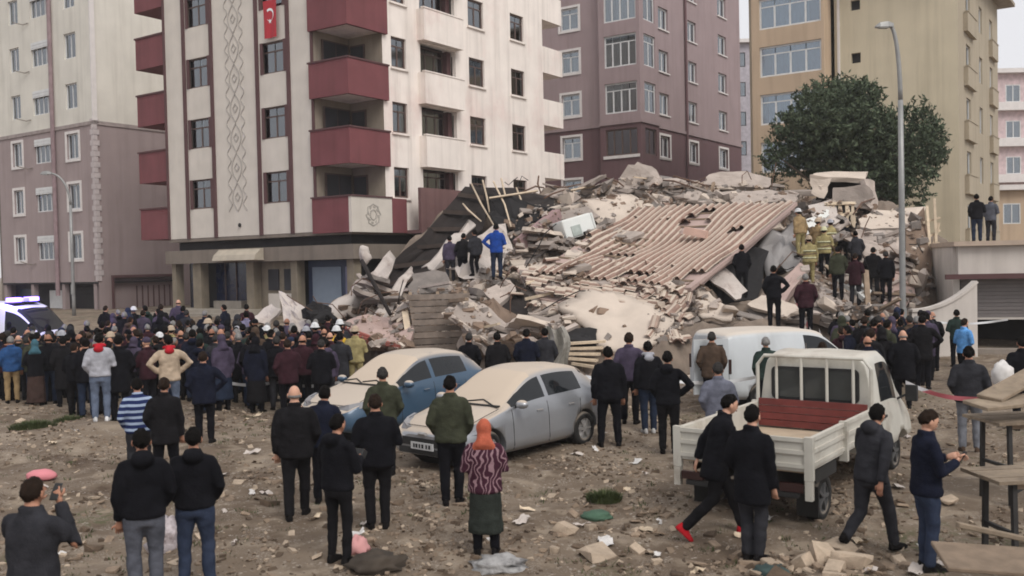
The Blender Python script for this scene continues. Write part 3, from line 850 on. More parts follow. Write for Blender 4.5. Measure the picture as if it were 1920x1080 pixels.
# ------------------------------------------------------------------ garage building on the right
def garage():
    p = at(1788, 640, 31)
    B = tag(empty('garage', (p.x, 31, 0.2), math.radians(-15)), 'low garage with white fascia, flat roof and grey roller doors', 'building')
    wm = mat('garage_white', srgb(198, 190, 182), 0.85, 0.08, 1, streak=0.2)
    W = 6.2
    t = MB(); t.bx(0.1, W, -0.35, 0.05, 2.45, 3.35); t.build('fascia', wm, B)
    t = MB(); t.bx(-0.05, W + 0.1, -0.55, 5.0, 3.352, 3.5); t.build('roof', mat('roof_screed', srgb(176, 158, 142), 0.9, 0.1), B)
    t = MB(); t.bx(-0.3, W, -0.5, -0.352, 2.3, 2.46); t.build('gutter', M_STRIPE, B)
    t = MB(); t.bx(0.0, 0.2, 0.0, 4.8, -0.3, 3.35); t.bx(0.2, W, 4.6, 4.8, -0.3, 3.35); t.build('wall', wm, B)
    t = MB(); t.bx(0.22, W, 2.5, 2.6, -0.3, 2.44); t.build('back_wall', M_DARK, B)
    sm = mat('roller_grey', srgb(118, 112, 110), 0.6, 0.06)
    for k in range(12):
        t = MB(); t.bx(0.25, 2.35, 0.10 + 0.02 * (k % 2), 0.16, 1.05 + k * 0.118, 1.05 + k * 0.118 + 0.112); t.build('shutter_slat', sm, B)
    t = MB(); t.bx(0.25, 2.45, 0.05, 0.2, 0.98, 1.045); t.build('shutter_rail', wm, B)
    t = MB(); t.bx(2.45, 2.75, -0.1, 0.3, -0.3, 2.44); t.build('pier', wm, B)
    for k in range(14):
        t = MB(); t.bx(2.8, W, 0.10 + 0.02 * (k % 2), 0.16, 0.5 + k * 0.135, 0.5 + k * 0.135 + 0.13); t.build('shutter_slat', sm, B)
    t = MB(); t.bx(2.4, 2.85, -0.3, -0.12, 0.1, 1.05); t.build('brick_pier', mat('brick_red', srgb(136, 72, 52), 0.9, 0.2, 6), B)
    t = MB(); t.tube([(2.2, -0.2, -0.2), (2.2, -0.2, 0.85), (2.35, -0.2, 1.1), (2.6, -0.2, 1.35), (2.6, -0.2, 2.3)], 0.06, 8); t.build('downpipe', wm, B)
    t = MB(); t.bx(-1.6, 4.5, -1.0, -0.5, -0.4, 0.12); t.build('plinth', mat('plinth_grey', srgb(140, 130, 120), 0.9, 0.1), B)
    # curved garden wall before it
    q = at(1700, 600, 30)
    g = tag(empty('garden_wall', (q.x, 29.6, 0)), 'low cream wall with curved top rising to the garage', 'wall')
    t = MB(); n = 12; x1 = p.x - q.x + 0.1
    prof = [(x1 * k / n, 1.55 + 0.85 * (k / n) ** 2.2) for k in range(n + 1)]
    for k in range(n):
        (a, z0), (b, z1) = prof[k], prof[k + 1]
        t.add([(a, 0, 0), (b, 0, 0), (b, 0, z1), (a, 0, z0), (a, .25, 0), (b, .25, 0), (b, .25, z1), (a, .25, z0)], [(0, 1, 2, 3), (5, 4, 7, 6), (3, 2, 6, 7)])
    t.build('wall_body', wm, g)
    t = MB()
    for k in range(n):
        (a, z0), (b, z1) = prof[k], prof[k + 1]
        t.bar((a, .12, z0 + 0.04), (b, .12, z1 + 0.04), 0.34, 0.08)
    t.build('coping', wm, g)
garage()

# ------------------------------------------------------------------ street lamps
M_POLE = mat('galvanised_pole', srgb(142, 142, 140), 0.45, 0.1, 4, metal=0.3)
def street_lamp(px, py0, py1, hx, hy, d, label, r=0.09):
    base = ground_px(px, d)
    top = at(px - 6, py1, d)
    head = at(hx, hy, d)
    L = tag(empty('street_lamp', base), label, 'street lamp', 'street lamps')
    b = base
    tz = top.z - b.z
    t = MB(); t.tube([(0, 0, -0.1), (0, 0, 0.8), (0, 0, tz * 0.5), (0, 0, tz * 0.84)], [r * 1.25, r * 1.05, r, r * 0.85], 12); t.build('pole', M_POLE, L, True)
    dx = head.x - b.x; hz = head.z - b.z
    pts = [(dx * (1 - math.cos(a)) * 0.98, 0, tz * 0.84 + (hz - tz * 0.84) * math.sin(a)) for a in [math.pi / 2 * k / 10 for k in range(11)]]
    t = MB(); t.tube(pts, [r * 0.8 - r * 0.02 * k for k in range(11)], 10); t.build('arm', M_POLE, L, True)
    e = Vector(pts[-1]); sg = 1 if dx > 0 else -1
    t = MB(); t.loft([[(e.x + sg * u, y_, e.z + z_) for (y_, z_) in ((-w, -0.05), (w, -0.05), (w * 0.7, h), (-w * 0.7, h))] for (u, w, h) in ((-0.1, 0.07, 0.06), (0.08, 0.12, 0.12), (0.32, 0.12, 0.09), (0.44, 0.08, 0.0))])
    t.build('lamp_head', M_POLE, L)
    t = MB(); t.box((e.x + sg * 0.2, 0, e.z - 0.065), (0.28, 0.18, 0.03)); t.build('lens', mat('lamp_lens', (0.5, 0.5, 0.48), 0.2), L)
    t = MB(); t.box((0, -r - 0.02, 1.3), (0.14, 0.04, 0.5)); t.build('hatch', M_POLE, L)
    return L
street_lamp(1692, 640, 95, 1668, 48, 29.5, 'tall grey lamp post with curved arm before the round tree')
street_lamp(136, 600, 345, 92, 325, 48, 'slim lamp post with short arm before the mauve facade', 0.08)
# ------------------------------------------------------------------ trees
def leaf_material(name, a, b):
    m = bpy.data.materials.new(name); m.use_nodes = True
    N, L = m.node_tree.nodes, m.node_tree.links
    p = N['Principled BSDF']; p.inputs['Roughness'].default_value = 0.7; p.inputs['Specular IOR Level'].default_value = 0.2
    g = N.new('ShaderNodeNewGeometry')
    r = N.new('ShaderNodeValToRGB'); r.color_ramp.elements[0].color = (*a, 1); r.color_ramp.elements[1].color = (*b, 1)
    L.new(g.outputs['Random Per Island'], r.inputs[0]); L.new(r.outputs[0], p.inputs['Base Color'])
    return m
M_PINE = leaf_material('pine_needles', (0.030, 0.045, 0.026), (0.105, 0.135, 0.078))
M_BARK = mat('pine_bark', (0.10, 0.075, 0.055), 0.95, 0.3, 6, 0.5)

def cards(points, size, rg, tilt=None):
    """many small leaf sprays as one mesh; points = [(pos, outward)]"""
    vs, fs = [], []
    for p, o in points:
        for q in range(1):
            u = Vector((rg.gauss(0, 1), rg.gauss(0, 1), rg.gauss(0, 1))) + o * 0.9
            u.normalize()
            w = u.cross(Vector((rg.gauss(0, 1), rg.gauss(0, 1), rg.gauss(0, 1)))).normalized()
            s = size * rg.uniform(0.6, 1.3)
            a = p - u * s * 0.4
            n = len(vs)
            vs += [a, a + u * s * 0.55 + w * s * 0.22, a + u * s * 1.15, a + u * s * 0.5 - w * s * 0.22]
            fs.append((n, n + 1, n + 2, n + 3))
    return vs, fs

def pine_tree():
    rg = random.Random(3)
    b = at(1610, 480, 45); bz = 0.9
    T = tag(empty('pine_tree', (b.x, 45, bz)), 'round dark green pine tree in front of the yellow block', 'tree')
    blobs = []
    for (px, py, rpx) in ((1600, 255, 84), (1540, 235, 70), (1640, 258, 54), (1700, 275, 64), (1500, 275, 58), (1480, 240, 34), (1740, 262, 34), (1580, 190, 46), (1530, 190, 38), (1625, 195, 38), (1715, 225, 38), (1745, 300, 28), (1560, 300, 70), (1640, 320, 72), (1700, 330, 46), (1500, 315, 34), (1455, 290, 18), (1560, 165, 24), (1600, 165, 22), (1440, 305, 16), (1715, 365, 24), (1660, 365, 34), (1590, 350, 40), (1760, 262, 16), (1768, 285, 12)):
        d = 45 + rg.uniform(-1.4, 1.4)
        c = at(px, py, d)
        blobs.append((Vector((c.x - b.x, c.y - 45, c.z - bz)), rpx / 1800 * 45 * .92))
        if rpx > 40: blobs.append((Vector((c.x - b.x + rg.uniform(-.5, .5), rg.uniform(-2.2, 2.2), c.z - bz + rg.uniform(-.3, .3))), rpx / 1800 * 34))
    pts = []
    for c, r in blobs:
        n = int(1200 * r * r) + 60
        # tufts: candle-like clusters near the surface
        nt = int(n / 16)
        for k in range(nt):
            o = Vector((rg.gauss(0, 1), rg.gauss(0, 1), rg.gauss(0, 1))).normalized()
            rr = r * (rg.uniform(0.55, 1.16) + .14 * noise.noise(o * 3 + c))
            p0 = c + o * rr
            up = (o + Vector((0, 0, 0.8))).normalized()
            for q in range(16):
                pts.append((p0 + up * rg.uniform(-0.18, 0.22) + Vector((rg.gauss(0, .07), rg.gauss(0, .07), rg.gauss(0, .05))), up))
    vs, fs = cards(pts, 0.20, rg)
    me = bpy.data.meshes.new('crown'); me.from_pydata(vs, [], fs); me.update()
    link('crown', me, T, M_PINE)
    t = MB(); t.tube([(0, 0, -0.3), (0.05, 0, 1.2), (0.1, 0.05, 2.6), (0, 0, 4.2), (-0.1, 0, 5.6)], [0.32, 0.27, 0.22, 0.16, 0.08], 10); t.build('trunk', M_BARK, T, True)
    for k in range(9):
        c, r = blobs[rg.randrange(len(blobs))]
        st = Vector((0.05, 0, rg.uniform(2.0, 4.0)))
        t = MB(); t.tube([st, (st + c) / 2 + Vector((0, 0, 0.2)), c], [0.11, 0.07, 0.03], 6); t.build('limb', M_BARK, T, True)
pine_tree()

def shrub():
    rg = random.Random(5)
    c = at(1432, 300, 47); c.z = 0
    T = tag(empty('shrub', (c.x, 47, 1.0)), 'thin leafy shrub with bare loops at the foot of the pine', 'shrub')
    pts = []
    for k in range(1100):
        o = Vector((rg.gauss(0, 1), rg.gauss(0, 1), rg.gauss(0, 1))).normalized()
        pts.append((Vector((0.2, 0, 5.6)) + Vector((o.x * 1.1, o.y * 0.8, o.z * 1.1)) * rg.uniform(0.3, 1), o))
    vs, fs = cards(pts, 0.16, rg)
    me = bpy.data.meshes.new('foliage'); me.from_pydata(vs, [], fs); link('foliage', me, T, M_PINE)
    for k in range(4):
        t = MB(); t.tube([(0, 0, -0.3), (rg.uniform(-.4, .4), 0, 2.5), (rg.uniform(-.7, .9), 0, 5.2)], [0.07, 0.05, 0.02], 6); t.build('stem', M_BARK, T, True)
shrub()

# ------------------------------------------------------------------ the collapse heap
M_RUB = mat('dusty_rubble', srgb(122, 109, 97), 0.95, 0.25, 1.5, 0.9, 5, col2=srgb(112, 98, 88), c2s=1.2, c2w=0.7)  # base colour darkened so gaps between pale chunks look shaded
M_CONC = mat('broken_concrete', srgb(160, 148, 139), 0.95, 0.16, 2.0, 0.7, 9, rand=0.22)
M_CONCD = mat('grey_concrete', srgb(124, 116, 110), 0.95, 0.2, 2.0, 0.7, 9, rand=0.25)
M_PLAST = mat('cream_plaster', srgb(194, 180, 166), 0.95, 0.08, 1.2, 0.5, 7)
M_TILE = mat('dusty_clay_tile', srgb(142, 117, 105), 0.9, 0.25, 3.0, 0.3, 20, rand=0.16, dust=(srgb(194, 180, 164), 0.95, 0.5, 0.9))
M_TILER = mat('clay_tile_red', srgb(142, 82, 72), 0.9, 0.2, 3.0, rand=0.2)
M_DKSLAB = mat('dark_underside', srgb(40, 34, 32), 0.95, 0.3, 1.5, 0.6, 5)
M_BLACK = mat('black_tarp_and_shade', srgb(28, 26, 27), 0.85, 0.3, 2.0, 0.5, 4)  # tarpaulin black, also colours the sheets that stand for shade in hollows
M_SHEET = mat('pale_sheet', srgb(188, 178, 170), 0.8, 0.12, 1.0, 0.4, 4, col2=srgb(140, 126, 118), c2s=1.0)
M_PINK = mat('pinkish_plaster', srgb(168, 146, 138), 0.9, 0.12, 1.2, 0.5, 6)
M_BROWN = mat('brown_rubble', srgb(118, 100, 86), 0.95, 0.25, 1.5, 0.8, 6, rand=0.2)
M_WOOD = mat('weathered_wood', srgb(136, 118, 100), 0.9, 0.2, 5, 0.4, rand=0.25)
M_WOODL = mat('pale_wood', srgb(198, 180, 156), 0.85, 0.15, 5, 0.3, rand=0.15)
M_REBAR = mat('rusty_rebar', srgb(98, 74, 60), 0.8, 0.3, 8)
M_WPLAST = mat('off_white_plastic', srgb(214, 216, 212), 0.5, 0.05, 1.0, dust=(DUST, 0.15))

# control heights of the heap in world coordinates: (px, py, distance)
CTRL = [(600, 620, 33.5), (690, 580, 34), (770, 575, 31), (870, 575, 31), (950, 570, 31), (1100, 600, 29.2), (1230, 620, 28), (1310, 590, 29.5), (1400, 600, 30), (1500, 575, 31.5), (1600, 570, 32), (1700, 550, 33), (1750, 530, 34.5),
        (760, 505, 36), (850, 455, 38), (930, 515, 34), (960, 470, 36), (1050, 440, 37), (1150, 430, 38), (1290, 430, 38), (1400, 450, 36.5), (1470, 480, 34.5), (1540, 440, 37), (1650, 440, 37), (1730, 450, 37.5), (1400, 520, 33), (1330, 545, 32), (1480, 540, 32.5),
        (900, 385, 41), (960, 375, 42), (1050, 362, 43), (1190, 345, 43), (1300, 355, 43), (1430, 358, 43), (1520, 385, 41), (1640, 380, 41), (1740, 420, 41), (1010, 500, 34), (1090, 520, 32.5), (1180, 480, 34.5), (1290, 480, 34)]
cw = [at(*c) for c in CTRL]
foot = [(520, 33.5), (590, 31), (660, 29), (760, 27.6), (880, 26.8), (1000, 26), (1130, 25.2), (1240, 25.3), (1320, 26.6), (1420, 27.6), (1520, 28.4), (1620, 29), (1720, 30.5), (1790, 34)]
for px, d in foot:
    p = at(px, 500, d); cw.append(Vector((p.x, d, gz(p.x, d) - 0.1)))
for px, d in ((460, 40), (560, 42), (700, 45), (800, 48), (900, 50), (1050, 52), (1200, 52), (1350, 52), (1500, 51), (1650, 50), (1790, 46), (1850, 42), (480, 36), (1830, 38)):
    p = at(px, 500, d); cw.append(Vector((p.x, d, gz(p.x, d) + (1.5 if 850 < px < 1700 else 0) - 0.2)))
CW = np.array([[p.x, p.y, p.z] for p in cw])

SURF_V, SURF_F = [], []          # everything people or chunks may rest on
PLATES, PLATE_D = [], []         # outlines of the big plates, so the heap does not bury them
def add_surf(me, mw):
    b = len(SURF_V)
    SURF_V.extend([mw @ v.co for v in me.vertices]); SURF_F.extend([tuple(b + i for i in p.vertices) for p in me.polygons])

def slab_mesh(pts, thick, jag=0.10, seg=3, bump=0.05, rg=None, curl=0.0):
    """broken plate: outline in world space, ragged edge, real thickness away from the upper side"""
    rg = rg or rnd
    P = [Vector(p) for p in pts]
    c = sum(P, Vector()) / len(P)
    n = Vector()
    for i in range(len(P)):
        n += (P[i] - c).cross(P[(i + 1) % len(P)] - c)
    n.normalize()
    if n.dot(CO - c) < 0: n = -n
    edge = []
    for i in range(len(P)):
        a, b = P[i], P[(i + 1) % len(P)]
        e = (b - a); inw = (c - (a + b) / 2).normalized()
        for k in range(seg):
            q = a + e * (k / seg)
            if k: q = q + inw * rg.uniform(-jag, jag) + e.normalized() * rg.uniform(-jag, jag) * 0.4
            edge.append(q)
    m = len(edge)
    R = 4
    vs, fs = [], []
    for r in range(R):
        for q in edge:
            t = r / R
            p = q.lerp(c, t)
            p = p + n * (bump * noise.noise(p * 1.7) * 2 + curl * (1 - t) ** 2 * ((q - c).length) ** 2)
            vs.append(p)
    vs.append(c.copy()); ci = len(vs) - 1
    for r in range(R - 1):
        for i in range(m):
            k = (i + 1) % m
            fs.append((r * m + i, r * m + k, (r + 1) * m + k, (r + 1) * m + i))
    for i in range(m): fs.append(((R - 1) * m + i, (R - 1) * m + (i + 1) % m, ci))
    o = len(vs)
    for q in range(m): vs.append(vs[q] - n * thick + (c - vs[q]).normalized() * rg.uniform(0, jag * 0.8))
    vs.append(c - n * thick)
    for i in range(m):
        k = (i + 1) % m
        fs.append((i, o + i, o + k, k))
        fs.append((o + i, o + m, o + k))
    return vs, fs, c

def slab(name, label, m, pts, thick=0.18, cat='slab', group=None, jag=0.10, seg=3, bump=0.05, curl=0.0, smooth=False, surf=True):
    vs, fs, c = slab_mesh([at(*p) for p in pts], thick, jag, seg, bump, None, curl)
    me = bpy.data.meshes.new(name); me.from_pydata([v - c for v in vs], [], fs); fix_normals(me)
    if smooth: me.polygons.foreach_set('use_smooth', [True] * len(me.polygons))
    o = link(name, me, None, m, c)
    tag(o, label, cat, group)
    if surf: add_surf(me, Matrix.Translation(c))
    PLATES.append([(p[0], p[1]) for p in pts]); PLATE_D.append(min(p[2] for p in pts))
    return o

def rod(name, label, m, a, b, w, h=None, cat='beam', group=None):
    a, b = at(*a), at(*b)
    t = MB(); t.bar(a - (a + b) / 2, b - (a + b) / 2, w, h)
    me = t.mesh(name); fix_normals(me)
    o = link(name, me, None, m, (a + b) / 2)
    tag(o, label, cat, group); add_surf(me, Matrix.Translation((a + b) / 2))
    return o

# the fallen tiled roof plane: corners A B C D (back left, back right, front right, front left)
RA, RB, RC_, RD = at(1190, 392, 39), at(1490, 380, 37), at(1290, 540, 29.8), at(985, 512, 31.6)
RN = ((RB - RA).cross(RD - RA)).normalized()
if RN.z < 0: RN = -RN
def roof_pt(u, v, h=0.0):
    p = RA.lerp(RB, u).lerp(RD.lerp(RC_, u), v)
    sag = 0.62 * math.sin(math.pi * v) * math.sin(math.pi * min(1, u * 1.1)) - 0.25 * max(0, v - 0.75) * 4 * (1 - u) * 0.4
    return p + RN * (h - sag * 0.5 + 0.20 * noise.noise((u * 3, v * 3, 2)))
def fallen_roof():
    F = tag(empty('collapsed_roof', (0, 0, 0)), 'fallen red clay tiled roof tilted over the heap, dusted pale', 'roof')
    NU, NV = 21, 14
    t = MB()
    for i in range(20):
        for j in range(20):
            a, b, c, d = [roof_pt(x / 20, y / 20, -0.10) for x, y in ((i, j), (i + 1, j), (i + 1, j + 1), (i, j + 1))]
            t.quad(a, b, c, d)
            t.quad(*[p - RN * 0.22 for p in (a, d, c, b)])
    for j in range(20):
        for u in (0, 1):
            a, b = roof_pt(u, j / 20, -0.10), roof_pt(u, (j + 1) / 20, -0.10); t.quad(a, b, b - RN * 0.22, a - RN * 0.22)
            a, b = roof_pt(j / 20, u, -0.10), roof_pt((j + 1) / 20, u, -0.10); t.quad(a, b, b - RN * 0.22, a - RN * 0.22)
    dk = t.build('roof_deck', M_PINK, F)
    add_surf(dk.data, Matrix.Identity(4))
    # one tile: a barrel ridge with a flat flank, tapering down the slope, 1 x 1 unit, placed row by row
    prof = [(-0.51, 0.0), (-0.36, 0.0), (-0.28, 0.13), (-0.12, 0.235), (0.10, 0.235), (0.26, 0.13), (0.34, 0.0), (0.51, 0.0)]
    vs = []
    for (y, k, lift) in ((0.502, 1.0, 0.0), (-0.502, 1.0, 0.015)):
        vs += [(x * k, y, z + lift) for x, z in prof] + [(x * k, y, z + lift - 0.05) for x, z in prof]
    n = len(prof); fs = []
    for i in range(n - 1):
        fs += [(i, i + 1, 2 * n + i + 1, 2 * n + i), (n + i, 3 * n + i, 3 * n + i + 1, n + i + 1), (2 * n + i, 2 * n + i + 1, 3 * n + i + 1, 3 * n + i), (i, n + i, n + i + 1, i + 1)]
    tm = bpy.data.meshes.new('roof_tile'); tm.from_pydata(vs, [], fs); fix_normals(tm)
    tm.materials.append(M_TILE)
    for i in range(NU):
        for j in range(NV):
            u, v = (i + 0.5) / NU, (j + 0.5) / NV
            hole = noise.noise((u * 5, v * 5, 7.7))
            if v > 0.86 and hole > 0.02 or (u < 0.12 and hole > -0.1) or hole > 0.40: continue
            p = roof_pt(u, v)
            ex = roof_pt(u + 0.02, v) - roof_pt(u - 0.02, v); ey = roof_pt(u, v + 0.02) - roof_pt(u, v - 0.02)
            sx = ex.length / 0.04 / NU; sy = ey.length / 0.04 / NV
            ex.normalize(); ez = ex.cross(ey).normalized(); 
            if ez.z < 0: ez = -ez
            jit = 0.7 if v > 0.86 else 0.12
            ey2 = ey.normalized()
            xd = ey2.cross(ez); wd = abs(ex.dot(xd)) * sx; xd = xd if xd.dot(ex) > 0 else -xd
            M = Matrix((xd * wd * 1.0, ey2 * sy, ez * 0.44)).transposed().to_4x4()
            R = Matrix.Rotation(rnd.gauss(0, 0.05 * jit), 4, ez) @ Matrix.Rotation(rnd.gauss(0, 0.03 * jit), 4, ex)
            o = bpy.data.objects.new('roof_tile', tm); COL.objects.link(o); o.parent = F
            o.matrix_local = Matrix.Translation(p + ez * (0.02 + abs(rnd.gauss(0, 0.014 * jit)))) @ R @ M
    for k in range(1, 12):
        for u0 in (0, .5):
            t = MB(); t.bar(roof_pt(u0, k / 12, -.07), roof_pt(u0 + .5, k / 12, -.07), .07, .06); t.build('batten', M_WOOD, F)
    # lower broken facet: courses lying nearly level, and a strip hanging at the torn right end
    def facet(A, B, C_, D_, nu, nv, along, drop_):
        ex0 = (B - A) if along else (D_ - A)
        for i in range(nu):
            for j in range(nv):
                if rnd.random() < drop_: continue
                u, v = (i + .5) / nu, (j + .5) / nv
                p = A.lerp(B, u).lerp(D_.lerp(C_, u), v) + Vector((0, 0, .22 * noise.noise((u * 4, v * 3, 5))))
                e1 = (B - A).lerp(C_ - D_, v) / nu; e2 = (D_ - A).lerp(C_ - B, u) / nv
                n_ = e1.cross(e2).normalized()
                if n_.z < 0: n_ = -n_
                ax, ay = (e2, e1) if along else (e1, e2)
                yd = ay.normalized(); xd = yd.cross(n_); xd = xd if xd.dot(ax) > 0 else -xd
                M = Matrix((xd * abs(ax.dot(xd)), ay, n_ * .20)).transposed().to_4x4()
                R = Matrix.Rotation(rnd.gauss(0, .10), 4, n_) @ Matrix.Rotation(rnd.gauss(0, .12), 4, e1.normalized())
                o = bpy.data.objects.new('roof_tile', tm); COL.objects.link(o); o.parent = F
                o.matrix_local = Matrix.Translation(p + n_ * (.05 + abs(rnd.gauss(0, .03)))) @ R @ M
        vs_, fs_, cc = slab_mesh([q - Vector((0, 0, .08)) for q in (A, B, C_, D_)], .2, .12, 4, .06)
        me_ = bpy.data.meshes.new('roof_deck'); me_.from_pydata(vs_, [], fs_); fix_normals(me_); link('roof_deck', me_, F, M_PINK); add_surf(me_, Matrix.Identity(4))
    facet(at(968, 500, 32.2), at(1292, 545, 30), at(1268, 598, 28.9), at(1010, 556, 30.4), 14, 5, True, .22)
    facet(at(1262, 572, 29.2), at(1302, 552, 29.9), at(1246, 652, 27.4), at(1206, 642, 27.5), 3, 6, False, .15)
    # eave boards and loose ridge piece
    for (u0, v0, u1, v1) in ((1.0, 0.0, 1.0, 0.5), (1.0, 0.5, 1.0, 1.0), (0.0, 0.0, 0.5, 0.0), (0.5, 0.0, 1.0, 0.0)):
        t = MB(); t.bar(roof_pt(u0, v0, -0.05), roof_pt(u1, v1, -0.05), 0.22, 0.12); t.build('eave_board', M_PINK, F)
    t = MB(); a, b = at(1285, 432, 34.6), at(1325, 440, 34.2)
    t.bar(a, b, 0.34, 0.26); t.build('ridge_piece', mat('ridge_clay', srgb(206, 172, 156), 0.9, 0.1), F)
fallen_roof()

# named plates, sheets and blocks of the heap ------------------------------------------------
S = slab
S('floor_slab_or_shade', 'long dark underside of a floor slab leaning up against the white block', M_DKSLAB, [(655, 585, 35.2), (700, 520, 35.8), (790, 445, 37), (872, 350, 39.5), (925, 352, 39.5), (905, 430, 37.5), (830, 490, 36.2), (745, 560, 35.2)], 0.3, seg=3)
S('tarpaulin', 'black torn tarpaulin sagging below the mauve beam', M_BLACK, [(905, 362, 38.6), (1042, 392, 38.2), (1000, 425, 37), (958, 452, 36.4), (925, 430, 37)], 0.06, 'tarpaulin', jag=.15, bump=.25)
S('floor_slab_or_shade', 'dark slab of reinforced floor behind the sticking-out rebar', M_DKSLAB, [(880, 345, 41), (960, 352, 41), (1040, 372, 41), (1045, 395, 39.5), (960, 400, 39), (890, 400, 39.5)], 0.3)
rod('beam', 'mauve painted wall beam slanting up beside the white fridge shell', mat('mauve_paint', srgb(150, 124, 122), 0.9, 0.1), (972, 462, 35.2), (1046, 404, 37.2), 0.35, 0.5)
S('plaster_slab', 'broad pale slab lying flat near the crest of the heap', M_PLAST, [(1090, 372, 40.5), (1180, 362, 41), (1225, 385, 39.5), (1200, 412, 38.5), (1120, 418, 38.2)], 0.2, smooth=True)
S('plaster_slab', 'tan slab beside the white fridge shell', M_CONC, [(1040, 400, 38.2), (1100, 385, 39.2), (1125, 405, 38), (1060, 425, 37)], 0.2)
S('concrete_slab', 'domed pale slab standing highest on the heap before the plum wall', M_CONC, [(1155, 352, 41.5), (1172, 322, 42), (1195, 306, 42.2), (1222, 312, 42.2), (1248, 342, 41.8), (1225, 356, 41)], 0.35, bump=.12)
S('concrete_slab', 'grey slab lying along the skyline by the pine foot', M_CONC, [(1318, 345, 42), (1330, 326, 42.5), (1398, 320, 42.8), (1446, 332, 42.5), (1440, 352, 42)], 0.4)
S('concrete_slab', 'long grey slab under the skyline slab above the tiles', M_CONC, [(1345, 362, 40), (1440, 356, 40.5), (1500, 362, 40), (1490, 378, 38.5), (1380, 384, 39)], 0.22)
S('plaster_slab', 'smooth sand coloured slab sloping below the tiled roof', M_PLAST, [(1045, 572, 29.6), (1085, 545, 30.3), (1135, 540, 30.3), (1200, 566, 29.3), (1262, 588, 28.5), (1240, 640, 27.3), (1185, 660, 26.8), (1125, 648, 27.1), (1090, 605, 28.4)], 0.25, smooth=True, seg=4, jag=.16, bump=.09)
S('metal_sheet', 'pale crumpled sheet curling over the crowd by the shop front', M_SHEET, [(598, 592, 33), (622, 574, 33.4), (690, 512, 34.8), (732, 476, 35.8), (742, 486, 35.6), (716, 528, 34.4), (660, 580, 33.2), (620, 604, 32.6)], 0.05, 'sheet', jag=.10, bump=.22, smooth=True)
S('metal_sheet', 'narrow pale sheet leaning on the board wall', M_SHEET, [(690, 612, 31.6), (738, 545, 33.2), (772, 503, 34.2), (776, 512, 34), (742, 570, 32.4), (706, 622, 31.2)], 0.05, 'sheet', bump=.15, smooth=True)
S('metal_sheet', 'long folded pale sheet rising to the standing people', M_SHEET, [(792, 508, 34.2), (838, 456, 35.6), (880, 418, 36.6), (893, 424, 36.3), (858, 462, 35.2), (812, 506, 34)], 0.06, 'sheet', bump=.2, smooth=True)
S('metal_sheet', 'whitish crumpled sheet behind the man in blue', M_SHEET, [(836, 500, 33.6), (880, 446, 35), (948, 425, 35.6), (962, 470, 34.4), (930, 520, 33), (870, 525, 33)], 0.08, 'sheet', bump=.3, jag=.2)
S('metal_sheet', 'pointed grey sheet standing before the shop entrance', M_SHEET, [(519, 540, 34.2), (560, 566, 33.4), (592, 605, 32.4), (576, 655, 31.4), (546, 640, 32), (532, 590, 33.2)], 0.05, 'sheet', bump=.15)
S('plaster_slab', 'pale plate tipped by the shop entrance', M_SHEET, [(470, 600, 34.5), (510, 570, 35), (528, 580, 34.6), (500, 612, 34)], 0.12)
S('roof_panel', 'rolled pink and white panel lying before the board wall', M_PINK, [(640, 605, 30.2), (690, 588, 31), (768, 598, 30.2), (776, 630, 29.2), (740, 650, 28.6), (680, 640, 29)], 0.35, bump=.2, jag=.15)
for k in range(4):
    rod('batten', ('striped batten highest on the rolled pink panel', 'second batten down on the rolled pink panel', 'third batten down on the rolled pink panel', 'batten lowest on the rolled pink panel')[k], M_TILER, (640 + 16 * k, 612 + 10 * k, 29.6 - .3 * k), (716 + 12 * k, 640 + 3 * k, 28.7 - .1 * k), 0.10, 0.08, 'batten')
S('concrete_slab', 'grey torn chunk above the board wall', M_CONCD, [(772, 512, 31.8), (836, 510, 31.8), (856, 546, 30.8), (768, 550, 30.8)], 0.5)
S('concrete_slab', 'grey plate slumped right of the board wall', M_BROWN, [(880, 575, 30), (925, 560, 30.4), (990, 610, 29), (960, 650, 28), (890, 650, 28)], 0.4)
S('floor_slab_or_shade', 'dark sheet for the shaded hollow between the board wall and the sand slab', M_DKSLAB, [(922, 562, 31), (962, 543, 31.6), (1024, 585, 30.4), (1012, 616, 29.6), (945, 610, 29.8)], 0.3)  # dark sheet put in for the shade of the void, no real slab
S('concrete_slab', 'angular pale plate on top of the dark hollow', M_CONC, [(905, 545, 31.4), (950, 525, 32), (968, 545, 31.2), (930, 575, 30.4)], 0.2)
S('concrete_slab', 'tilted tan plate right of the dark hollow', M_CONC, [(985, 590, 29.8), (1050, 590, 29.2), (1075, 640, 27.8), (1020, 650, 27.6)], 0.3, bump=.1)
S('floor_slab_or_shade', 'black sheet for the shaded opening under the sand slab edge', M_BLACK, [(1070, 615, 28), (1120, 618, 27.8), (1122, 642, 27.2), (1072, 640, 27.4)], 0.2)  # black sheet stands in for shade in the gap
for k in range(5):
    rod('plank', ('pale plank end highest below the sand slab', 'second plank down below the sand slab', 'third plank down below the sand slab', 'fourth plank down below the sand slab', 'plank lowest below the sand slab')[k], M_WOODL, (1050 + 6 * k, 645 + 9 * k, 27.2 - .1 * k), (1135 - 5 * k, 640 + 12 * k, 26.9 - .1 * k), 0.22, 0.07, 'plank')
